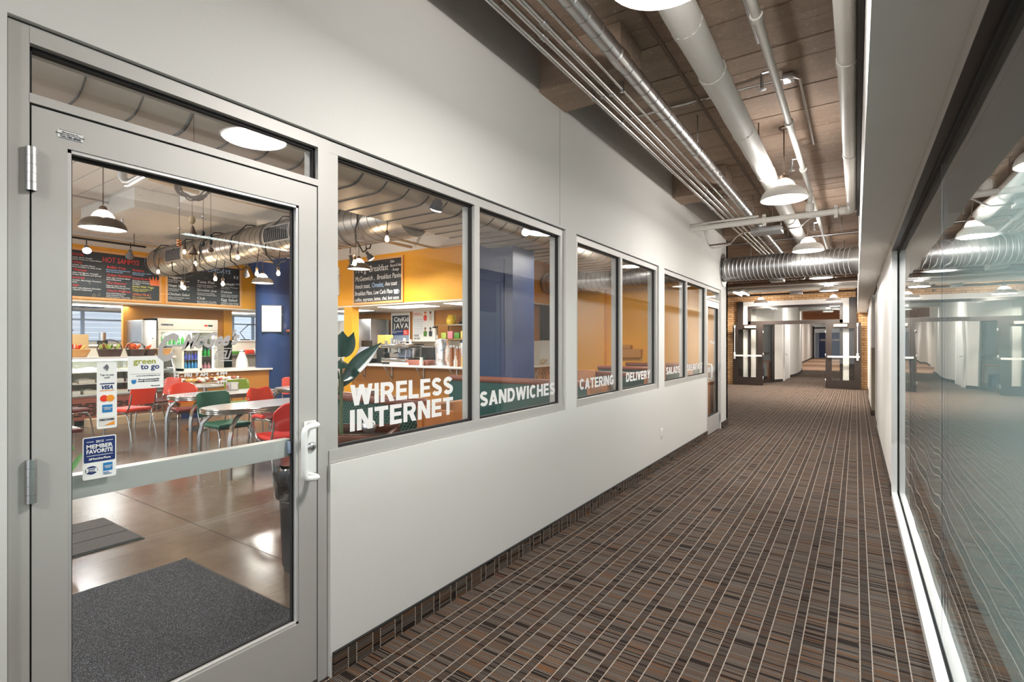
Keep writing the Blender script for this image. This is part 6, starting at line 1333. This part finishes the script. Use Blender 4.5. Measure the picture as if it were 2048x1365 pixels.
row(0.85, A1-0.54, A1-0.14, 6, 'pink_can', 'pink and white drink can on the third shelf of the cooler', 'can_pink', 0.03, 0.15, 'pink cans in the cooler'); row(0.55, A1-0.54, A1-0.14, 5, 'dark_bottle', 'dark drink bottle low in the cooler', 'bottle_dark', 0.03, 0.17, 'low bottles in the cooler')
# cash counter with top, small can cooler
cc = thing('cash_counter', 'tan fronted counter with white top between the deli case and the blue pillar', 'counter', (-9.7, 5.9, 0))
box('cabinet', 'counter_front', -10.2, -9.32, 4.80, 6.75, 0.0, 0.845, cc); box('top', 'counter_white', -10.3, -9.26, 4.74, 6.9, 0.845, 0.88, cc); box('under_trim', 'tan_dark', -9.34, -9.31, 4.8, 6.75, 0.80, 0.845, cc); box('plinth', 'cream', -9.30, -9.27, 4.8, 6.75, 0.0, 0.1, cc)
sc_ = thing('can_cooler', 'small countertop cooler with blue cans behind its glass', 'cooler', (-9.62, 5.10, 0.88))
m = MB(); Y0, Y1, XA, XB = 4.90, 5.28, -9.90, -9.48; m.box(XA, XB, Y0, Y0+0.04, 0.88, 1.36); m.box(XA, XB, Y1-0.04, Y1, 0.88, 1.36); m.box(XA, XA+0.03, Y0, Y1, 0.88, 1.36); m.box(XA, XB, Y0, Y1, 0.88, 0.93); m.box(XA, XB+0.01, Y0-0.01, Y1+0.01, 1.30, 1.38); m.build('cabinet', 'fridge_white', sc_)
MB().box(XB, XB+0.005, Y0+0.04, Y1-0.04, 0.93, 1.30).build('pane', 'glass_small', sc_); MB().box(XA+0.03, XB-0.02, Y0+0.04, Y1-0.04, 1.10, 1.11).build('shelf', 'steel', sc_); MB().box(XB-0.04, XB-0.02, Y1-0.06, Y1-0.04, 0.94, 1.29).build('light_tube', 'cooler_light', sc_)
row(1.11, Y0+0.09, Y1-0.10, 4, 'blue_can', 'dark blue can on the upper shelf of the countertop cooler', 'can_blue', 0.026, 0.15, 'upper cans in the countertop cooler', -9.53, 'steel'); row(0.93, Y0+0.09, Y1-0.10, 4, 'cyan_can', 'light blue can on the lower shelf of the countertop cooler', 'can_cyan', 0.026, 0.15, 'lower cans in the countertop cooler', -9.53, 'steel')
# low snack rack before the counter
sr = thing('snack_rack', 'low chrome rack of wrapped snacks in front of the cash counter', 'rack', (-8.85, 4.95, 0))
for x in (-9.1, -8.62):
    for y in (4.3, 5.7): MB().cyl((x, y, 0), (x, y, 0.68), 0.012, 8).build('post', 'chrome', sr)
for z in (0.56, 0.64): MB().box(-9.12, -8.60, 4.28, 5.72, z, z+0.02).build('shelf', 'chrome', sr)
box('tray', 'light_wood', -9.1, -8.62, 4.3, 5.7, 0.66, 0.68, sr)
rs = random.Random(8); src_ = {}
for k in range(70):
    x, y, z = rs.uniform(-9.06, -8.66), 4.34+1.32*k/69+rs.uniform(-0.02, 0.02), 0.68+rs.uniform(0, 0.05); mt = rs.choice(['snack_white', 'snack_white', 'snack_white', 'snack_brown', 'snack_brown', 'snack_red', 'snack_yellow'])
    if mt not in src_:
        m = MB(); s = 0.05; m.loft([[(s*1.2*a*math.cos(b_), s*a*0.9*math.sin(b_), zz) for b_ in [2*PI*i/8 for i in range(8)]] for a, zz in ((0.4, 0.0), (1, 0.012), (0.9, 0.035), (0.3, 0.05))], cap=True)
        o = m.build('wrapped_snack', mt, None, local=True); src_[mt] = o; tag(o, '%s wrapped snack among those on the low chrome rack' % {'snack_white': 'white', 'snack_brown': 'brown', 'snack_red': 'red', 'snack_yellow': 'yellow'}[mt], 'snack', 'wrapped snacks on the chrome rack')
    else: o = src_[mt].copy(); C.objects.link(o)
    o.location = (x, y, z); o.rotation_euler = (rs.uniform(-0.4, 0.4), rs.uniform(-0.4, 0.4), rs.uniform(0, 3))
t = thing('caution_board', 'yellow and navy folding board under the snack rack', 'board', (-8.9, 4.9, 0)); box('yellow_panel', 'card_orange', -8.86, -8.84, 4.62, 5.0, 0.14, 0.45, t); box('navy_panel', 'navy', -8.86, -8.84, 4.62, 5.0, 0.0, 0.14, t)
# things at the pillar end of the cash counter
t = thing('paper_towel_dispenser', 'white flask-shaped dispenser on the counter beside the blue pillar', 'dispenser', (-9.75, 6.42, 0.88)); MB().lathe([(0.0001, 0), (0.14, 0), (0.12, 0.18), (0.06, 0.34), (0.05, 0.40), (0.0001, 0.42)], (-9.95, 6.38, 0.88), 20).build('body', 'bottle_white', t); MB().lathe([(0.055, 0.36), (0.06, 0.38), (0.055, 0.40)], (-9.95, 6.38, 0.88), 16).build('collar', 'steel', t)
t = thing('desk_lamp', 'thin black jointed desk lamp before the second kitchen window', 'lamp', (-12.6, 7.9, 1.53)); MB().cyl((-12.6, 7.9, 1.53), (-12.6, 7.9, 1.56), 0.13, 16).build('base', 'black', t); MB().tube([(-12.6, 7.9, 1.55), (-12.6, 7.75, 1.75), (-12.6, 8.0, 1.98), (-12.6, 8.35, 2.0)], 0.012, 6).build('arm', 'black', t); MB().lathe([(0.02, 0.06), (0.08, 0)], (-12.6, 8.35, 1.94), 12).build('shade', 'black', t)
bottle('flower_pot', 'black plant pot on the ledge before the second kitchen window', -12.6, 7.55, 1.53, 0.09, 0.18, 'black', cat='pot', neck=0.9)
lg = thing('ledge_wall', 'cream half-height partition before the second kitchen window', 'partition', (-12.7, 7.8, 0)); box('panel', 'cream', -12.8, -12.45, 6.9, 9.4, 0, 1.50, lg); box('cap', 'counter_white', -12.82, -12.42, 6.88, 9.42, 1.50, 1.53, lg)
t = thing('phone_shelf', 'small shelf with red and green packets on the cream partition', 'shelf', (-12.3, 7.7, 1.15)); box('board', 'steel', -12.45, -12.2, 7.2, 8.3, 1.12, 1.14, t)
for i, (y, mt, lab) in enumerate(((7.35, 'leaf_light', 'green packet on the small shelf'), (7.75, 'card_red', 'red packet on the small shelf'), (8.0, 'snack_white', 'white packet on the small shelf'))): tag(MB().rbox(-12.40, -12.25, y, y+0.22, 1.14, 1.14+0.09+0.03*i, 0.01).build('packet', mt), lab, 'packet')

# ---------------------------------------------------------------- espresso counter in front of the yellow wall
ec = thing('espresso_counter', 'tan counter with a thick white top on metal brackets under the breakfast board', 'counter', (-5.6, 7.6, 0))
box('cabinet', 'counter_front', -7.66, -3.55, 7.45, 8.1, 0, 0.97, ec); MB().rbox(-7.78, -3.45, 7.18, 8.12, 0.97, 1.01, 0.015).build('top', 'counter_white', ec); box('lower_panel', 'tan_wall', -4.5, -3.56, 7.44, 7.45, 0, 0.70, ec)
box('return', 'counter_front', -3.62, -3.5, 7.45, 9.56, 0, 0.97, ec); MB().rbox(-3.8, -3.28, 7.18, 9.56, 0.97, 1.01, 0.015).build('return_top', 'counter_white', ec)
for x in (-6.95, -6.1, -5.2, -4.35):
    b_ = MB().box(x-0.012, x+0.012, 7.43, 7.45, 0.68, 0.97).box(x-0.012, x+0.012, 7.22, 7.45, 0.955, 0.97).tube([(x, 7.44, 0.72), (x, 7.24, 0.955)], 0.012, 6).build('bracket', 'steel', ec)
TZ = 1.01
em = thing('espresso_machine', 'chrome espresso machine with cups stacked on top', 'espresso machine', (-6.05, 7.65, TZ))
MB().rbox(-6.45, -5.72, 7.45, 7.95, TZ+0.04, TZ+0.13, 0.015).build('drip_base', 'chrome', em); MB().rbox(-6.45, -5.72, 7.68, 7.95, TZ+0.13, TZ+0.36, 0.02).build('back_body', 'steel', em); MB().rbox(-6.48, -5.70, 7.45, 7.98, TZ+0.34, TZ+0.43, 0.02).build('top_body', 'chrome', em)
MB().box(-6.42, -5.75, 7.46, 7.94, TZ, TZ+0.04).build('feet', 'black', em); MB().rbox(-6.12, -5.78, 7.62, 7.68, TZ+0.14, TZ+0.32, 0.01).build('front_panel', 'frame_blue', em)
for x in (-6.30, -6.0): MB().cyl((x, 7.55, TZ+0.24), (x, 7.55, TZ+0.34), 0.035, 14).tube([(x, 7.55, TZ+0.25), (x, 7.40, TZ+0.235)], 0.014, 8).build('brew_group', 'chrome', em)
MB().tube([(-5.72, 7.5, TZ+0.36), (-5.69, 7.44, TZ+0.30), (-5.70, 7.42, TZ+0.12)], 0.008, 6).build('steam_wand', 'chrome', em)
for i, (x, y) in enumerate([(-6.40+0.085*k, 7.55+0.12*(k % 2)) for k in range(8)]):
    o = MB().lathe([(0.028, 0), (0.036, 0.06+0.03*(i % 3)), (0.033, 0.06+0.03*(i % 3)), (0.0001, 0.004)], (x, y, TZ+0.43), 12).build('cup_stack', 'counter_white' if i % 2 else 'foil'); tag(o, 'cup standing on the espresso machine', 'cup', 'cups on the espresso machine')
t = thing('coffee_bag_rack', 'dark grinder with yellow labelled coffee hopper beside the espresso machine', 'grinder', (-6.75, 7.8, TZ)); MB().rbox(-6.88, -6.62, 7.7, 7.9, TZ, TZ+0.35, 0.02).build('body', 'black', t); MB().rbox(-6.82, -6.56, 7.68, 7.9, TZ+0.35, TZ+0.62, 0.01).build('hopper', 'snack_yellow', t)
t = thing('cash_register', 'black cash register with tilted screen on the counter', 'cash register', (-7.15, 7.6, TZ)); MB().rbox(-7.42, -6.95, 7.45, 7.85, TZ, TZ+0.10, 0.01).build('drawer', 'black_plastic', t); MB().prism([(7.50, TZ+0.14), (7.56, TZ+0.12), (7.70, TZ+0.34), (7.64, TZ+0.36)], -7.35, -7.05, 'x').build('screen', 'frame_blue', t); MB().rbox(-7.28, -7.12, 7.58, 7.68, TZ+0.10, TZ+0.2, 0.01).build('stand', 'black', t); MB().box(-7.37, -7.03, 7.70, 7.72, TZ+0.34, TZ+0.50).build('pole_display', 'black', t)
t = thing('menu_tablet_box', 'dark grey equipment box between the espresso machine and the wall', 'equipment box', (-5.45, 7.95, TZ)); MB().rbox(-5.62, -5.28, 7.8, 8.05, TZ, TZ+0.36, 0.01).build('case', 'black_plastic', t)
tag(MB().rbox(-5.68, -5.10, 7.42, 7.72, TZ, TZ+0.10, 0.01).build('tray', 'brown_panel'), 'reddish brown wooden tray on the counter before the grey box', 'tray')
tag(MB().rbox(-5.95, -5.55, 7.22, 7.38, TZ, TZ+0.05, 0.015).build('cutlery_dish', 'counter_white'), 'white dish lying at the counter edge before the espresso machine', 'dish')
t = thing('wrapped_machine', 'machine wrapped in crinkled clear plastic on the counter', 'wrapped machine', (-4.85, 7.6, TZ))
m = MB(); rw = random.Random(5); rings = []
for z, s in ((0, 1), (0.08, 1.02), (0.12, 0.86), (0.3, 0.9), (0.42, 0.95), (0.5, 0.8), (0.53, 0.3)): rings.append([(-4.86+0.17*s*math.cos(a)*(1+rw.uniform(-.08, .08)), 7.6+0.14*s*math.sin(a)*(1+rw.uniform(-.08, .08)), TZ+z) for a in [2*PI*k/20 for k in range(20)]])
m.loft(rings, cap=True).build('wrap', 'foil', t)
for i, (x, y, r, h, mt, cp, lab, nk) in enumerate(((-5.18, 7.35, 0.04, 0.16, 'snack_white', 'white_paint', 'short pale shaker at the counter edge', 0.7), (-5.30, 7.55, 0.03, 0.22, 'bottle_dark', 'black', 'dark slim bottle beside the wrapped machine', 0.3), (-4.48, 7.45, 0.05, 0.40, 'coffee_jar', 'steel', 'coffee jar with brown beans on the counter', 0.9), (-4.33, 7.45, 0.05, 0.38, 'coffee_jar', 'steel', 'second coffee jar closer to the window stile', 0.9), (-4.42, 7.7, 0.07, 0.50, 'steel', 'black', 'black-topped pump flask behind the coffee jars', 0.8), (-4.12, 7.35, 0.04, 0.30, 'snack_yellow', 'white_paint', 'yellow bottle nearest the window stile', 0.5), (-4.25, 7.28, 0.035, 0.2, 'bottle_white', 'white_paint', 'small clear bottle at the counter edge', 0.5))):
    bottle('jar' if 'jar' in lab else 'bottle', lab, x, y, TZ, r, h, mt, cp, 'jar' if 'jar' in lab else 'bottle', neck=nk)
# posters and shelf on the rear wall
PY_ = 9.565
t = thing('coffee_poster', 'dark coffee poster with big white letters behind the espresso machine', 'poster', (-7.82, PY_, 1.35))
box('sheet', 'paper', -8.42, -7.72, PY_, PY_+0.004, 1.42, 2.26, t); box('dark_field', 'slate', -8.38, -7.76, PY_-0.002, PY_, 1.80, 2.18, t); box('blue_field', 'navy', -8.38, -7.76, PY_-0.002, PY_, 1.66, 1.80, t); box('sky_field', 'frame_blue', -8.38, -7.76, PY_-0.002, PY_, 1.45, 1.66, t); box('red_field', 'card_red', -7.96, -7.76, PY_-0.004, PY_-0.002, 1.66, 1.80, t)
XR = (1, 0, 0)
text('CityKid', 0.17, 'paper', 'lettering', t, (-8.30, PY_-0.005, 2.02), XR, UZ, 0.012, width=0.52); text('JAVA', 0.19, 'paper', 'lettering', t, (-8.33, PY_-0.005, 1.84), XR, UZ, 0.012, width=0.55, spacing=1.3); text('Where the Neighborhood\nGathers to', 0.034, 'paper', 'lettering', t, (-8.36, PY_-0.005, 1.75), XR, UZ, 0.01); text('Shop\nit now', 0.045, 'paper', 'lettering', t, (-7.93, PY_-0.006, 1.74), XR, UZ, 0.02)
t = thing('people_poster', 'white poster with small coloured portrait figures and black words', 'poster', (-7.2, PY_, 1.35))
box('sheet', 'paper', -7.62, -6.88, PY_, PY_+0.004, 1.50, 2.29, t)
text('A PLACE LIKE NO\nON THE BLOCK THERE', 0.04, 'card_red', 'lettering', t, (-7.60, PY_-0.002, 2.20), XR, UZ, 0.01, width=0.33)
for k in range(9): box('text_line', 'cyan_blue', -7.58, -7.27, PY_-0.001, PY_, 2.05-k*0.045, 2.056-k*0.045, t)
text('HIGHER\nGROUND', 0.075, 'ink', 'lettering', t, (-7.58, PY_-0.002, 1.62), XR, UZ, 0.02, width=0.22)
def figure(x, z, face, hair, coat, nm):
    MB().prism([(x+0.028*math.cos(a), z+0.30+0.034*math.sin(a)) for a in [2*PI*k/12 for k in range(12)]], PY_-0.004, PY_-0.002, 'y').build('portrait_face', face, t); MB().prism([(x+0.036*math.cos(a), z+0.315+0.038*math.sin(a)) for a in [PI*k/10 for k in range(11)]], PY_-0.005, PY_-0.003, 'y').build('portrait_hair', hair, t); MB().prism([(x-0.05, z+0.12), (x+0.05, z+0.12), (x+0.06, z+0.24), (x, z+0.27), (x-0.06, z+0.24)], PY_-0.004, PY_-0.002, 'y').build('portrait_body', coat, t)
figure(-7.18, 1.90, 'snack_yellow', 'card_red', 'card_red', 'a'); figure(-7.0, 1.90, 'terracotta', 'ink', 'cream', 'b'); figure(-7.18, 1.50, 'terracotta', 'bronze', 'leaf_light', 'c'); figure(-7.0, 1.50, 'bronze', 'ink', 'slate', 'd')
t = thing('wire_shelf', 'chrome wire shelf unit at the end of the yellow rear wall', 'shelf unit', (-5.95, 9.2, 1.2))
for x in (-6.35, -5.2):
    for y in (9.1, 9.5): MB().cyl((x, y, 0.98), (x, y, 1.88), 0.014, 8).build('post', 'chrome', t)
for z in (1.86, 1.53): MB().box(-6.38, -5.18, 9.08, 9.52, z, z+0.025).build('shelf', 'chrome', t)
box('stand', 'cream', -6.5, -5.1, 9.05, 9.55, 0, 0.98, t)
t = thing('pitcher', 'round yellow pitcher with green handle on top of the wire shelf', 'pitcher', (-6.1, 9.3, 1.885)); MB().lathe([(0.0001, 0), (0.08, 0), (0.115, 0.08), (0.10, 0.17), (0.07, 0.20), (0.085, 0.235), (0.075, 0.235), (0.06, 0.2)], (-6.1, 9.3, 1.885), 24).build('body', 'pitcher_yellow', t); MB().tube([(-6.03, 9.3, 2.10), (-5.96, 9.3, 2.11), (-5.94, 9.3, 2.05), (-5.99, 9.3, 1.97)], 0.014, 8).build('handle', 'olive_green', t)
t = thing('teapot', 'small black teapot with a hoop handle on top of the wire shelf', 'teapot', (-5.75, 9.3, 1.885)); MB().lathe([(0.0001, 0), (0.075, 0), (0.085, 0.03), (0.05, 0.075), (0.0001, 0.08)], (-5.75, 9.3, 1.885), 18).build('body', 'black', t); MB().tube([(-5.82, 9.3, 1.94), (-5.80, 9.3, 2.03), (-5.75, 9.3, 2.06), (-5.70, 9.3, 2.03), (-5.68, 9.3, 1.94)], 0.006, 6).build('handle', 'black', t); MB().tube([(-5.68, 9.3, 1.91), (-5.62, 9.3, 1.95)], 0.012, 6).build('spout', 'black', t)
for i in range(5):
    mt = ('snack_green', 'can_pink', 'leaf_light', 'snack_yellow', 'pitcher_yellow')[i]; tag(MB().rbox(-6.28+i*0.2, -6.13+i*0.2, 9.15, 9.4, 1.555, 1.70+0.03*(i % 2), 0.01).build('tea_box', mt), ('pale green', 'pink', 'bright green', 'orange yellow', 'lemon yellow')[i]+' box on the lower wire shelf', 'box', 'boxes on the wire shelf')
bottle('thermos', 'white vacuum flask with black lid before the yellow rear wall', -6.62, 9.3, 1.51, 0.05, 0.34, 'bottle_white', 'black', 'flask', neck=0.9)
box('ledge', 'counter_white', -8.1, -6.4, 9.2, 9.57, 1.49, 1.51, None, 'structure').name = 'trim_ledge'
t = thing('steel_cabinet', 'tall stainless steel refrigerator behind the cash register', 'refrigerator', (-8.3, 9.2, 0)); MB().rbox(-9.30, -8.46, 8.9, 9.55, 0, 2.08, 0.01).build('body', 'steel', t); MB().cyl((-9.22, 8.87, 1.0), (-9.22, 8.87, 1.7), 0.014, 8).build('handle', 'lettergrey', t); box('door_gap', 'lettergrey', -9.3, -8.46, 8.896, 8.9, 1.28, 1.29, t)
t = thing('white_cabinet', 'white cabinet with shelves in the passage left of the yellow post', 'cabinet', (-9.9, 9.0, 0)); MB().box(-10.15, -9.5, 8.9, 9.5, 0, 2.05).build('body', 'counter_white', t)
for z in (0.9, 1.1, 1.3): box('shelf', 'steel', -10.15, -9.5, 8.85, 8.9, z, z+0.02, t)
t = thing('herb_pot', 'terracotta pot with light green leaves on the end of the passage counter', 'plant', (-8.2, 7.8, 1.2)); MB().lathe([(0.0001, 0), (0.06, 0), (0.085, 0.15), (0.075, 0.15), (0.0001, 0.14)], (-8.1, 7.75, 1.22), 18).build('pot', 'terracotta', t)
rh = random.Random(6)
for k in range(26):
    a = rh.uniform(0, 6.28); b_ = (-8.1+0.05*math.cos(a), 7.75+0.05*math.sin(a), 1.37+rh.uniform(0, 0.15)); leafmesh(b_, (b_[0]+0.10*math.cos(a), b_[1]+0.10*math.sin(a), b_[2]+rh.uniform(-0.03, 0.1)), 0.05, (0.2, -0.5, 0.8), 0.1, 0.1, 'leaf_light', 'leaf', t, 4)
t2 = thing('hanging_vine', 'small trailing green vine beside the door-side window stile', 'plant', (-8.6, 7.3, 1.4)); MB().lathe([(0.0001, 0), (0.05, 0), (0.07, 0.1)], (-8.5, 7.6, 1.22), 14).build('pot', 'terracotta', t2)
for k in range(16):
    a = rh.uniform(0, 6.28); b_ = (-8.5+0.05*math.cos(a), 7.6+0.05*math.sin(a), 1.32+rh.uniform(0, 0.2)); leafmesh(b_, (b_[0]+0.09*math.cos(a), b_[1]+0.09*math.sin(a), b_[2]+rh.uniform(-0.06, 0.05)), 0.045, (0.2, -0.5, 0.8), 0.1, 0.1, 'leaf_light', 'leaf', t2, 4)
t = thing('plant_counter', 'white shelf stand carrying the herb pot and the vine', 'stand', (-8.3, 7.7, 0)); box('top', 'counter_white', -8.72, -7.85, 7.5, 7.95, 1.19, 1.22, t)
for x in (-8.65, -7.95): box('leg', 'counter_white', x, x+0.04, 7.55, 7.9, 0, 1.19, t)
# screen and return counter things
t = thing('wall_screen', 'grey flat wall screen beyond the blue square post', 'screen', (-3.60, 8.6, 1.55)); MB().rbox(-3.75, -3.68, 8.05, 9.12, 1.56, 2.12, 0.01).build('bezel', 'lettergrey', t); box('display', 'slate', -3.682, -3.676, 8.08, 9.09, 1.59, 2.09, t); MB().tube([(-3.68, 8.5, 1.56), (-3.68, 8.52, 1.3), (-3.68, 8.49, 1.02)], 0.006, 5).build('cable', 'black', t); box('wall_plate', 'cream', -3.80, -3.75, 8.3, 8.8, 1.7, 2.27, t)
box('backing_panel', 'tan_wall', -3.86, -3.80, 7.5, 9.56, 1.50, SO, None, 'structure').name = 'wall_behind_screen'
box('white_panel', 'counter_white', -3.86, -3.80, 7.5, 9.56, 1.01, 1.50, None, 'structure').name = 'wall_panel_low'
t = thing('shell_ornament', 'small brown driftwood ornament on the far white counter', 'ornament', (-3.5, 9.2, TZ)); MB().ball((-3.52, 9.22, TZ+0.06), 0.06, 10, 6).tube([(-3.5, 9.1, TZ+0.02), (-3.5, 9.2, TZ+0.06), (-3.5, 9.35, TZ+0.09)], 0.02, 6).build('body', 'light_wood', t)
# yellow dispenser on the end wall and crystal ball lamp by the pillar
t = thing('wall_mailbox', 'orange wall box with curved lid on the yellow end wall', 'wall box', (-1.9, 9.5, 1.1)); MB().rbox(-1.95, -1.50, 9.45, 9.56, 1.17, 1.34, 0.01).build('body', 'tan_wall', t); MB().rbox(-1.97, -1.70, 9.44, 9.56, 1.34, 1.42, 0.01).build('lid', 'tan_wall', t)
t = thing('lit_figurine', 'small glowing coloured ornament on a bracket by the dark blue pillar', 'ornament', (-8.6, 7.3, 1.75)); MB().lathe([(0.0001, 0), (0.14, 0), (0.13, 0.04), (0.06, 0.05)], (-9.02, 7.05, 1.72), 14).build('tray', 'booth_wood', t)
MB().ball((-8.95, 7.0, 1.80), 0.03, 8, 6).build('yellow_bulb', 'bulb_glow', t); MB().ball((-9.02, 7.05, 2.0), 0.025, 8, 6).build('orange_bulb', 'bulb_glow', t); MB().tube([(-9.02, 7.05, 1.75), (-9.0, 7.05, 1.88), (-9.04, 7.05, 2.02)], [0.05, 0.035, 0.012], 10).build('body', 'card_orange', t); MB().cyl((-9.16, 7.05, 1.73), (-9.02, 7.05, 1.73), 0.012, 6).build('bracket', 'black', t)
